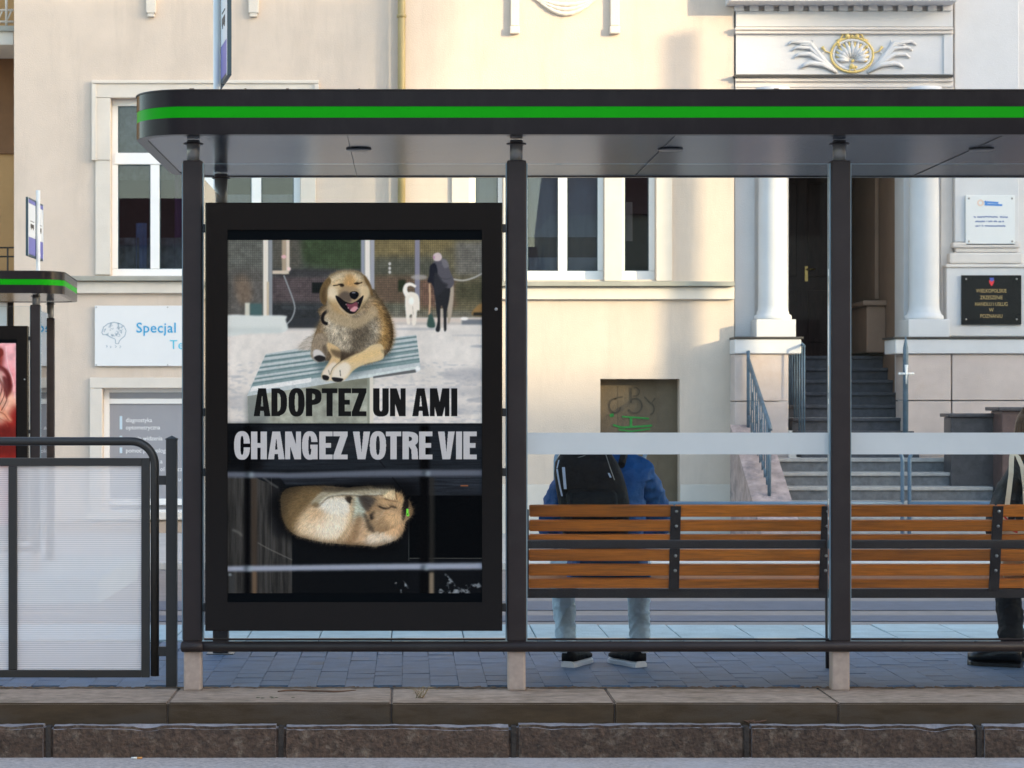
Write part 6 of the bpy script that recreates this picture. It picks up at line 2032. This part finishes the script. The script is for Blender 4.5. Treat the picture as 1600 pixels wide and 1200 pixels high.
def hand(nodes, edges, wrist, dirv, side, up, key):
    """palm, four fingers and a thumb, half closed, as chains from the wrist"""
    d = Vector(dirv).normalized(); u = Vector(up).normalized(); s = d.cross(u).normalized() * side
    W = Vector(wrist)
    palm = W + d * .045
    nodes[key + 'palm'] = (tuple(palm), (.034, .016)); edges.append((key + 'wrist', key + 'palm'))
    for f, (off, ln) in enumerate(((.026, .070), (.009, .078), (-.009, .072), (-.026, .058))):
        b = palm + d * .035 + s * off
        c1 = b + d * ln * .5 - u * .012; c2 = c1 + d * ln * .2 - u * .035
        for n_, p, r_ in (('a', b, .0095), ('b', c1, .0085), ('c', c2, .0075)):
            nodes[f'{key}f{f}{n_}'] = (tuple(p), r_)
        edges += [(key + 'palm', f'{key}f{f}a'), (f'{key}f{f}a', f'{key}f{f}b'), (f'{key}f{f}b', f'{key}f{f}c')]
    t1 = W + d * .03 + s * .042 - u * .008; t2 = t1 + d * .034 + s * .010 - u * .016
    nodes[key + 't1'] = (tuple(t1), .011); nodes[key + 't2'] = (tuple(t2), .009)
    edges += [(key + 'palm', key + 't1'), (key + 't1', key + 't2')]


def head_mesh(name, c, rx, ry, rz_, pitch, material, parent, face=+1):
    """head with brow, nose, chin, eyes' hollows and ears; looks along +y before pitching"""
    bm = bmesh.new()
    bmesh.ops.create_uvsphere(bm, u_segments=28, v_segments=20, radius=1)
    for v in bm.verts:
        x, y, z = v.co
        jaw = max(0, -z)
        x *= 1 - .28 * jaw; y *= 1 - .12 * jaw + (.06 if y > 0 and z < -.3 else 0)
        if y > .75 and abs(x) < .16 and -.35 < z < .15: y += .24 * (1 - abs(x) / .16) * (1 - abs(z + .15) / .35)
        if y > .6 and .14 < abs(x) < .48 and 0 < z < .28: y -= .08
        if y > .7 and abs(x) < .3 and -.62 < z < -.5: y -= .05
        if abs(x) > .82 and -.3 < z < .2 and -.25 < y < .12: x *= 1.18
        v.co = Vector((x * rx, y * ry, z * rz_))
    mb = MB(); mb.bm(bm, Matrix.Translation(c) @ Matrix.Rotation(pitch, 4, 'X'), True)
    return mb.build(name, material, parent)


def shoe(parent, heel, yaw, upper, sole, L=.27, h=.075, boot=False):
    """heel at the given ground point, toe along +y turned by yaw"""
    prof = [(0, .030), (.03, .038), (.09, .036), (.16, .042), (.21, .047), (.25, .036), (.272, .014)]
    mt = Matrix.Translation(heel) @ Matrix.Rotation(yaw, 4, 'Z')
    n = len(prof)

    def shell(z0, z1f, grow):
        vs, fs = [], []
        for (y, w_) in prof:
            y2 = y * L / .272; w2 = w_ + grow; zt = z1f(y)
            for (x, z) in ((-w2, z0), (-w2, z0 + (zt - z0) * .6), (-w2 * .6, zt), (w2 * .6, zt), (w2, z0 + (zt - z0) * .6), (w2, z0)):
                vs.append(mt @ Vector((x, y2, z)))
        for i in range(n - 1):
            for k in range(6):
                k2 = (k + 1) % 6
                fs.append((i * 6 + k, i * 6 + k2, (i + 1) * 6 + k2, (i + 1) * 6 + k))
        fs.append((5, 4, 3, 2, 1, 0)); fs.append(tuple((n - 1) * 6 + k for k in range(6)))
        return vs, fs
    s_ = MB(); vs, fs = shell(.0, lambda y: .030, .004); s_.add(vs, fs); so = s_.build('shoe_sole', sole, parent)
    u_ = MB(); vs, fs = shell(.0305, lambda y: (.085 if y < .1 else .085 - (y - .1) * .22) if not boot else (.11 if y < .1 else .10 - (y - .1) * .24), 0); u_.add(vs, fs, True)
    uo = u_.build('shoe', upper, parent)
    return uo


# --- man in the blue jacket ---
man = thing('person', 'seated person in blue jacket and light jeans, seen from behind with backpack', 'person', (.955, 10.15, 0))
cxm = .955
ND = {
    'pelvis': ((cxm, 10.14, .53), (.145, .11)), 'waist': ((cxm, 10.16, .66), (.13, .095)), 'chest': ((cxm, 10.20, .84), (.15, .10)), 'neckb': ((cxm, 10.27, .98), (.08, .07)), 'neck': ((cxm, 10.36, 1.0), .055), 'skull': ((cxm, 10.42, .98), .07),
    'hipL': ((cxm - .09, 10.2, .52), .085), 'kneeL': ((cxm - .19, 10.55, .50), .042), 'ankL': ((cxm - .182, 10.37, .11), .028),
    'hipR': ((cxm + .09, 10.2, .52), .085), 'kneeR': ((cxm + .19, 10.55, .50), .042), 'ankR': ((cxm + .182, 10.37, .11), .028),
    'shL': ((cxm - .18, 10.22, .94), .058), 'elL': ((cxm - .27, 10.40, .67), .044), 'Lwrist': ((cxm - .09, 10.58, .63), .028),
    'shR': ((cxm + .18, 10.22, .94), .058), 'elR': ((cxm + .27, 10.40, .67), .044), 'Rwrist': ((cxm + .09, 10.58, .63), .028),
}
ED = [('pelvis', 'waist'), ('waist', 'chest'), ('chest', 'neckb'), ('neckb', 'neck'), ('neck', 'skull'), ('pelvis', 'hipL'), ('hipL', 'kneeL'), ('kneeL', 'ankL'), ('pelvis', 'hipR'), ('hipR', 'kneeR'), ('kneeR', 'ankR'),
      ('chest', 'shL'), ('shL', 'elL'), ('elL', 'Lwrist'), ('chest', 'shR'), ('shR', 'elR'), ('elR', 'Rwrist')]
hand(ND, ED, ND['Lwrist'][0], (.7, .6, -.1), 1, (0, .1, 1), 'L')
hand(ND, ED, ND['Rwrist'][0], (-.7, .6, -.1), -1, (0, .1, 1), 'R')
skin_mesh('body', ND, ED, 'pelvis', M['skin'], man)
head_mesh('head', Vector((cxm + .005, 10.45, 1.0)), .078, .098, .115, R(-48), M['skin'], man)
bmh = bmesh.new(); bmesh.ops.create_uvsphere(bmh, u_segments=24, v_segments=16, radius=1)
for v in [v for v in bmh.verts if v.co.y > .45 and v.co.z < .45]: v.co *= .86
for v in bmh.verts: v.co = Vector((v.co.x * .084, v.co.y * .103, v.co.z * .115))
MB().bm(bmh, Matrix.Translation((cxm + .005, 10.437, 1.012)) @ Matrix.Rotation(R(-48), 4, 'X'), True).build('hair', M['hair_dark'], man)
JN = {
    'hem': ((cxm, 10.13, .46), (.20, .135)), 'waist': ((cxm, 10.13, .62), (.195, .13)), 'chest': ((cxm, 10.15, .82), (.205, .13)), 'top': ((cxm + .005, 10.20, .955), (.165, .10)), 'collar': ((cxm + .015, 10.29, 1.03), (.085, .075)),
    'shL': ((cxm - .165, 10.19, .955), .085), 'bL': ((cxm - .215, 10.26, .83), .080), 'elL': ((cxm - .265, 10.38, .68), .072), 'fL': ((cxm - .19, 10.49, .65), .058), 'wL': ((cxm - .105, 10.57, .635), .044),
    'shR': ((cxm + .165, 10.19, .955), .085), 'bR': ((cxm + .225, 10.26, .83), .082), 'elR': ((cxm + .28, 10.38, .68), .074), 'fR': ((cxm + .20, 10.49, .65), .058), 'wR': ((cxm + .105, 10.57, .635), .044),
}
JE = [('hem', 'waist'), ('waist', 'chest'), ('chest', 'top'), ('top', 'collar'), ('top', 'shL'), ('shL', 'bL'), ('bL', 'elL'), ('elL', 'fL'), ('fL', 'wL'), ('top', 'shR'), ('shR', 'bR'), ('bR', 'elR'), ('elR', 'fR'), ('fR', 'wR')]
wrinkle(skin_mesh('jacket', JN, JE, 'waist', M['jacket_blue'], man, levels=4), .012, 9, (1, 1, 1.6), 3.1)
HN = {'a': ((cxm - .10, 10.22, 1.045), .045), 'b': ((cxm, 10.19, 1.055), .055), 'c': ((cxm + .10, 10.22, 1.045), .045), 'd': ((cxm + .13, 10.29, 1.05), .035)}
wrinkle(skin_mesh('hood', HN, [('a', 'b'), ('b', 'c'), ('c', 'd')], 'b', M['jacket_blue'], man, levels=3), .006, 12)
TN = {'p': ((cxm, 10.14, .50), (.155, .115)), 'hL': ((cxm - .10, 10.24, .515), .10), 'tL': ((cxm - .155, 10.42, .515), .085), 'kL': ((cxm - .19, 10.55, .50), .072), 'cL': ((cxm - .186, 10.47, .30), .060), 'mL': ((cxm - .183, 10.39, .15), .052), 'aL': ((cxm - .182, 10.36, .095), .054),
      'hR': ((cxm + .10, 10.24, .515), .10), 'tR': ((cxm + .155, 10.42, .515), .085), 'kR': ((cxm + .19, 10.55, .50), .072), 'cR': ((cxm + .186, 10.47, .30), .060), 'mR': ((cxm + .183, 10.39, .15), .052), 'aR': ((cxm + .182, 10.36, .095), .054)}
TE = [('p', 'hL'), ('hL', 'tL'), ('tL', 'kL'), ('kL', 'cL'), ('cL', 'mL'), ('mL', 'aL'), ('p', 'hR'), ('hR', 'tR'), ('tR', 'kR'), ('kR', 'cR'), ('cR', 'mR'), ('mR', 'aR')]
wrinkle(skin_mesh('jeans', TN, TE, 'p', M['jeans_light'], man, levels=4), .006, 13, (1, 1, 1.5), 5.0)
for s in (-1, 1):
    shoe(man, Vector((cxm + s * .181, 10.31, .0)), R(26 * s), M['black_cloth'], M['sole'])
    MB().lathe(cxm + s * .182, 10.352, [(.041, .07), (.043, .10), (.042, .125)], 16).build('sock', M['sole'], man)
# backpack
pack = thing('backpack', 'black backpack with pale reflective strips on the back of the person in blue', 'backpack', (cxm - .05, 10.0, .55))


def loft(sections, n=20):
    """sections: list of (cx, cy, z, rx, ry, power)"""
    vs, fs = [], []
    for (x, y, z, rx, ry, p) in sections:
        for k in range(n):
            a = 2 * math.pi * k / n
            cs, sn = math.cos(a), math.sin(a)
            vs.append((x + rx * math.copysign(abs(cs) ** (2 / p), cs), y + ry * math.copysign(abs(sn) ** (2 / p), sn), z))
    for i in range(len(sections) - 1):
        for k in range(n):
            fs.append((i * n + k, i * n + (k + 1) % n, (i + 1) * n + (k + 1) % n, (i + 1) * n + k))
    fs.append(tuple(range(n - 1, -1, -1))); fs.append(tuple((len(sections) - 1) * n + k for k in range(n)))
    return vs, fs


def pkx(px, D=10.0): return PX(px, D)


secs = []
for (py, a, b, ry, dy) in ((845, 884, 974, .055, 0), (830, 878, 982, .085, 0), (790, 873, 984, .09, 0), (765, 869, 980, .09, .005), (740, 866, 973, .085, .012), (722, 868, 965, .075, .022), (710, 876, 957, .06, .034), (700, 886, 948, .042, .045), (695, 896, 938, .02, .05)):
    secs.append(((pkx(a) + pkx(b)) / 2, 10.0 + dy, PZ(py, 10.0), (pkx(b) - pkx(a)) / 2, ry, 3.2))
vs_, fs_ = loft(secs, 28)
MB().add(vs_, fs_, True).build('pack_body', M['black_cloth'], pack)
mb = MB()


def ribbon(mb, pts, wpx, D):
    P = [(PX(p[0], D), p[2] if len(p) > 2 else D, PZ(p[1], D)) for p in pts]
    hw = wpx * D / F / 2
    vs = []
    for p in P: vs += [(p[0] - hw, p[1], p[2]), (p[0] + hw, p[1], p[2])]
    fs = [(2 * i, 2 * i + 1, 2 * i + 3, 2 * i + 2) for i in range(len(P) - 1)]
    n0 = len(vs)
    vs += [(v[0], v[1] + .004, v[2]) for v in vs]
    fs += [(2 * i + n0, 2 * i + 2 + n0, 2 * i + 3 + n0, 2 * i + 1 + n0) for i in range(len(P) - 1)]
    for i in range(len(P) - 1):
        fs += [(2 * i, 2 * i + 2, 2 * i + 2 + n0, 2 * i + n0), (2 * i + 1, 2 * i + 1 + n0, 2 * i + 3 + n0, 2 * i + 3)]
    mb.add(vs, fs)


ribbon(mb, [(870.5, 733, 9.935), (872, 745, 9.925), (875, 762, 9.922), (878, 775, 9.92)], 2.6, 9.93)
ribbon(mb, [(880.5, 730, 9.925), (881.5, 745, 9.913), (882.5, 758, 9.908), (883, 764, 9.907)], 4.4, 9.92)
ribbon(mb, [(874, 719, 9.962), (870.5, 732, 9.94)], 1.8, 9.93)
ribbon(mb, [(951, 739, 9.915), (954, 746, 9.913)], 3, 9.92)
mb.build('reflective_strip', M['reflective'], pack)
mb = MB()
ribbon(mb, [(948, 711, 9.966), (953, 730, 9.925), (960, 750, 9.918)], 1.3, 9.93)
ribbon(mb, [(904, 715, 9.953), (915, 712, 9.958)], 2.2, 9.93)
mb.build('piping', M['bolt'], pack)
mb = MB()
vs_, fs_ = loft([(pkx(925), 9.935, PZ(838, 9.93), .075, .03, 3), (pkx(925), 9.915, PZ(800, 9.93), .12, .035, 3.2), (pkx(922), 9.913, PZ(772, 9.93), .12, .03, 3.2), (pkx(922), 9.93, PZ(764, 9.93), .10, .012, 3)], 20)
mb.add(vs_, fs_, True); mb.build('front_pocket', M['black_cloth'], pack)
mb = MB()
mb.tube([(cxm - .115, 10.07, .99), (cxm - .12, 10.16, 1.055), (cxm - .12, 10.28, 1.02)], .018, 8)
mb.tube([(cxm + .06, 10.07, 1.0), (cxm + .085, 10.16, 1.06), (cxm + .10, 10.28, 1.03)], .018, 8)
mb.build('strap', M['black_cloth'], pack)

# --- woman at the right edge ---
cxw = PX(1627, 10.2)
wom = thing('person', 'seated person with long brown hair, charcoal coat and black boots at bench end', 'person', (cxw, 10.15, 0))
WN = {
    'pelvis': ((cxw, 10.12, .53), (.15, .11)), 'waist': ((cxw, 10.10, .66), (.11, .085)), 'chest': ((cxw, 10.10, .85), (.125, .09)), 'neckb': ((cxw, 10.12, 1.0), (.06, .055)), 'neck': ((cxw - .02, 10.14, 1.06), .045), 'skull': ((cxw - .04, 10.15, 1.13), .06),
    'hipL': ((cxw - .09, 10.2, .52), .08), 'kneeL': ((cxw - .07, 10.52, .50), .042), 'ankL': ((cxw - .10, 10.35, .12), .03),
    'hipR': ((cxw + .09, 10.2, .52), .08), 'kneeR': ((cxw + .12, 10.54, .50), .042), 'ankR': ((cxw + .10, 10.42, .12), .03),
    'shL': ((cxw - .155, 10.10, .955), .045), 'elL': ((cxw - .215, 10.16, .70), .038), 'Lwrist': ((cxw - .13, 10.36, .62), .026),
    'shR': ((cxw + .155, 10.10, .955), .045), 'elR': ((cxw + .22, 10.16, .70), .038), 'Rwrist': ((cxw + .10, 10.38, .60), .026),
}
WE = list(ED[:17])
hand(WN, WE, WN['Lwrist'][0], (.6, .7, -.1), 1, (0, .1, 1), 'L')
hand(WN, WE, WN['Rwrist'][0], (-.6, .7, -.1), -1, (0, .1, 1), 'R')
skin_mesh('body', WN, WE, 'pelvis', M['skin'], wom)
head_mesh('head', Vector((cxw - .045, 10.16, 1.17)), .072, .092, .112, R(-8), M['skin'], wom)
CN = {
    'hem': ((cxw, 10.10, .44), (.21, .14)), 'waist': ((cxw, 10.08, .64), (.165, .115)), 'chest': ((cxw, 10.08, .84), (.165, .115)), 'top': ((cxw, 10.10, .96), (.13, .085)), 'collar': ((cxw, 10.13, 1.04), (.07, .065)),
    'shL': ((cxw - .145, 10.09, .965), .066), 'bL': ((cxw - .20, 10.11, .83), .066), 'elL': ((cxw - .225, 10.15, .69), .066), 'fL': ((cxw - .19, 10.27, .65), .055), 'wL': ((cxw - .14, 10.35, .625), .040),
    'shR': ((cxw + .145, 10.09, .965), .066), 'bR': ((cxw + .19, 10.11, .83), .066), 'elR': ((cxw + .235, 10.15, .69), .066), 'fR': ((cxw + .18, 10.28, .64), .055), 'wR': ((cxw + .11, 10.37, .605), .040),
}
wrinkle(skin_mesh('coat', CN, JE, 'waist', M['coat_black'], wom, levels=4), .009, 8, (1, 1, 1.4), 1.7)
TW = {}
for k, v in TN.items():
    p = v[0]
    TW[k] = ((p[0] - cxm + cxw, p[1], p[2]), v[1] if isinstance(v[1], tuple) else v[1] * .95)
TW['kL'] = ((cxw - .07, 10.52, .50), .072); TW['tL'] = ((cxw - .09, 10.40, .515), .085); TW['cL'] = ((cxw - .085, 10.45, .30), .068); TW['mL'] = ((cxw - .095, 10.38, .17), .066); TW['aL'] = ((cxw - .10, 10.36, .10), .070)
TW['kR'] = ((cxw + .12, 10.52, .50), .072); TW['tR'] = ((cxw + .11, 10.40, .515), .085); TW['cR'] = ((cxw + .11, 10.47, .30), .062); TW['mR'] = ((cxw + .10, 10.43, .17), .058); TW['aR'] = ((cxw + .10, 10.41, .10), .058)
wrinkle(skin_mesh('trousers', TW, TE, 'p', M['black_cloth'], wom, levels=4), .007, 12, (1, 1, 1.4), 2.2)
shoe(wom, Vector((cxw - .06, 10.32, 0)), R(64), M['leather'], M['leather'], .26, boot=True)
shoe(wom, Vector((cxw + .10, 10.38, 0)), R(15), M['leather'], M['leather'], .26, boot=True)
# long hair: cap plus falling strands
bmh = bmesh.new(); bmesh.ops.create_uvsphere(bmh, u_segments=28, v_segments=18, radius=1)
for v in bmh.verts:
    x, y, z = v.co
    f = 1.0
    if y > .35 and z < .35: f = .84
    if z < -.1 and y < .3: x *= 1.15; z *= 1.9; y *= .85
    v.co = Vector((x * .094 * f, y * .108 * f, z * .118))
hair = MB().bm(bmh, Matrix.Translation((cxw - .045, 10.15, 1.175)), True).build('hair', M['hair_brown'], wom)
mb = MB(); hr = np.random.RandomState(5)
for k in range(70):
    a = R(hr.uniform(185, 355))
    hx_ = cxw - .045
    x = hx_ + .088 * math.cos(a); y = 10.15 + .095 * math.sin(a)
    ln = hr.uniform(.18, .30)
    pts = [(hx_ + .055 * math.cos(a), 10.15 + .06 * math.sin(a), 1.275), (x, y, 1.20), (x + .012 * math.cos(a) + hr.uniform(-.01, .01), y - .012, 1.10), (x + .022 * math.cos(a) + hr.uniform(-.015, .015), y - .016, 1.20 - ln)]
    mb.tube(pts, [.006, .010, .009, .002], 5)
mb.build('strand', M['hair_brown'], hair, kind='stuff')
# tote bag
tote = thing('tote_bag', 'cream canvas tote bag with long handles on the shoulder of the person at bench end', 'bag', (PX(1605, 9.97), 9.97, .5))
Dto = 9.965
mb = MB()
ribbon(mb, [(1587, 709, 10.02), (1584, 716, 10.0), (1580, 740, 9.965), (1575, 770, 9.95), (1571, 800, 9.95), (1568, 832, 9.955)], 7.5, Dto)
mb.build('handle', M['canvas'], tote)
mb = MB()
ribbon(mb, [(1591, 709, 10.02), (1595, 714, 10.01), (1599, 730, 9.98), (1601, 760, 9.96), (1602, 800, 9.955), (1603, 832, 9.958)], 7, Dto)
mb.build('handle', M['canvas'], tote)
mb = MB()
vs_, fs_ = loft([(PX(1605, Dto), Dto + .02, .46, .105, .03, 3.5), (PX(1605, Dto), Dto + .02, .50, .115, .035, 3.5), (PX(1605, Dto), Dto + .015, .62, .12, .03, 3.5), (PX(1605, Dto), Dto + .01, .735, .12, .012, 3)], 24)
mb.add(vs_, fs_, True); mb.build('bag_body', M['canvas'], tote)
mb = MB(); stroke(mb, [(1568, 806), (1574, 812), (1572, 820)], 3, Dto - .03); stroke(mb, [(1580, 828), (1590, 832)], 3, Dto - .03); mb.build('red_print', M['red_print'], tote)

# ------------------------------------------------------------------ small litter
Dl = 8.985
cig = thing('cigarette_butt', 'cigarette butt with orange filter in the gutter below the kerb', 'cigarette butt', (PX(214, Dl), Dl, ZR))
mb = MB().tube([(PX(205, Dl), Dl, ZR + .005), (PX(214, Dl), Dl + .002, ZR + .005)], .0042, 10); mb.build('paper', M['paper_white'], cig)
mb = MB().tube([(PX(214.2, Dl), Dl + .002, ZR + .005), (PX(222, Dl), Dl + .004, ZR + .005)], .0045, 10); mb.build('filter', M['filter'], cig)


def gz(py, z=0.0): return (CZ - z) * F / (py - VY)


tw = thing('twig', 'thin brown twig lying on the kerb slab below the dog poster', 'twig', (PX(495, 9.47), 9.47, 0))
pts = [(PX(x, gz(y)), gz(y), .006 + .002 * math.sin(i * 1.7)) for i, (x, y) in enumerate(((434, 1082.5), (448, 1081.5), (462, 1080.5), (480, 1081), (500, 1082), (520, 1083), (535, 1081.5), (556, 1080)))]
MB().tube(pts, [.003, .004, .0038, .0042, .0036, .004, .003, .0016], 7).build('stem', M['twig'], tw)
tr = np.random.RandomState(8)
for (label, px, py, z, n, hh, col) in (('small dry weed with curly stalks growing on the kerb slab', 655, 1091, 0.0, 14, .05, 'straw'),
                                       ('tuft of dry red leaves caught on the kerb ledge below the display case', 678, 1129, -.088, 9, .02, 'leaf_red'),
                                       ('few dry red leaves on the kerb ledge below the bench', 1078, 1129, -.088, 8, .016, 'leaf_red'),
                                       ('brown leaf tuft in the gap of the kerb stones at the right', 1178, 1131, -.088, 8, .02, 'twig')):
    D_ = gz(py, z)
    o = thing('dry_weed' if col == 'straw' else 'dry_leaf_tuft', label, 'weed' if col == 'straw' else 'leaves', (PX(px, D_), D_, z))
    mb = MB()
    for k in range(n):
        a = tr.uniform(0, 6.28); l = tr.uniform(.5, 1.3) * hh
        p0 = Vector((PX(px, D_) + tr.uniform(-.02, .02), D_ + tr.uniform(-.01, .01), z + .002))
        p1 = p0 + Vector((math.cos(a) * l * .6, math.sin(a) * l * .2, l * .8)); p2 = p1 + Vector((math.cos(a + 1) * l * .7, math.sin(a) * l * .2, tr.uniform(-.4, .4) * l))
        if col == 'leaf_red' or col == 'twig':
            p1 = p0 + Vector((math.cos(a) * .03, 0.004, l * .4)); p2 = p1 + Vector((math.cos(a) * .02, 0, l * .2))
            mb.tube([p0, p1, p2], [.002, .005, .001], 4)
        else: mb.tube([p0, p1, p2], [.0016, .0012, .0007], 4)
    mb.build('stalk', M[col], o, kind='stuff')
mo = MB()
for (x, y) in ((403, 1091), (424, 1090), (432, 1091), (458, 1090.5), (410, 1091.5), (426, 1091.5)):
    D_ = gz(y); mo.ball((PX(x, D_), D_, .001), .007, 7, 4, (1.6, .8, .5))
mo.build('moss', M['moss'], kind='stuff')
cr = np.random.RandomState(4)
cb = MB()
for k in range(160):
    x = cr.uniform(-2.2, 3.1); D_ = 9.585 + cr.normal(0, .012)
    l = cr.uniform(.002, .007)
    cb.box(x - l, x + l * 1.5, D_ - l, D_ + l, .0, l * .6)
for (px, l) in ((296, .02), (382, .008), (447, .012), (505, .05), (910, .04), (560, .006), (1210, .02)):
    cb.box(PX(px, 9.32), PX(px, 9.32) + l, 9.32, 9.34, 2.687, 2.691 + .003 * (l < .03))
cb.build('leaf_litter', M['twig'], kind='stuff')

# ------------------------------------------------------------------ the other side of the street, behind the camera; tall roofs shaped to cast the shade
def street_house(label, x0, x1, yf, h, wm, floors, nwin, depth=9, skew=0.0, ridge=2.0):
    """skew: side walls slanted along the sun so light passes the gap"""
    o = thing('street_house', label, 'house', ((x0 + x1) / 2, yf, ZR), group='houses on the camera side of the street')
    def loop(z, g=0.0): return [(x0, yf + g, z), (x1, yf + g, z), (x1 + skew, yf - depth - g, z), (x0 + skew, yf - depth - g, z)]
    MB().add(loop(ZR) + loop(h), [(0, 1, 5, 4), (1, 2, 6, 5), (2, 3, 7, 6), (3, 0, 4, 7), (4, 5, 6, 7), (3, 2, 1, 0)]).build('wall', wm, o)
    ym = yf - depth / 2
    rv = [(p[0], p[1], h + .002) for p in loop(h, .35)] + [(x0 + skew / 2, ym, h + ridge), (x1 + skew / 2, ym, h + ridge)]
    MB().add(rv, [(0, 1, 5, 4), (2, 3, 4, 5), (1, 2, 5), (3, 0, 4), (3, 2, 1, 0)]).build('roof', M['roof_red'], o)
    fh = (h - 1.5) / floors
    first_ = None
    for f in range(floors):
        for k in range(nwin):
            cx_ = x0 + (x1 - x0) * (k + .5) / nwin; cz_ = ZR + 1.2 + fh * f
            if first_ is None:
                first_ = MB().box(cx_ - .55, cx_ + .55, yf + .001, yf + .05, cz_, cz_ + fh * .55).build('window', M['dark_pane'], o)
                base = (cx_, cz_)
            else:
                w_ = bpy.data.objects.new('window', first_.data); COL.objects.link(w_); w_.parent = o
                w_.location = (cx_ - base[0], 0, cz_ - base[1])
    return o


YO = -14.0
SK = 9 * math.tan(R(SUN_AZ))  # slant of the added tall houses follows the sun, shaping the lit patch
street_house('low grey house with red roof across the street', -26, -6.6, YO, 6.4, M['house_a'], 2, 8)
street_house('low rose house with red roof across the street', -6.4, 4.4, YO, 4.7, M['house_b'], 2, 5)
street_house('sand coloured house with red roof across the street', 4.6, 20, YO, 7.4, M['house_c'], 2, 6)
street_house('unseen tall rose tenement, roof height set to shade the cream wall', 21, 58.5, YO, 21.9, M['house_b'], 5, 12, skew=SK, ridge=1.5)
street_house('unseen lower sand coloured house, a gap shaped to let the sun through', 58.6, 63.5, YO, 16.5, M['house_c'], 4, 2, skew=SK, ridge=.8)
street_house('unseen tallest grey tenement, placed to shade the white portico', 63.6, 95, YO, 24.0, M['house_a'], 6, 10, skew=SK)
mast_root = thing('tram_mast', 'grey tram wire mast standing right of the view', 'mast', (14.9, 19.0, ZF))  # unseen mast; its shadow makes the upright band on the cream wall
MB().tube([(14.9, 19, ZF), (14.9, 19, 9)], [.16, .14], 14).build('mast', M['galv_dark'], mast_root)
bpy.context.view_layer.update()
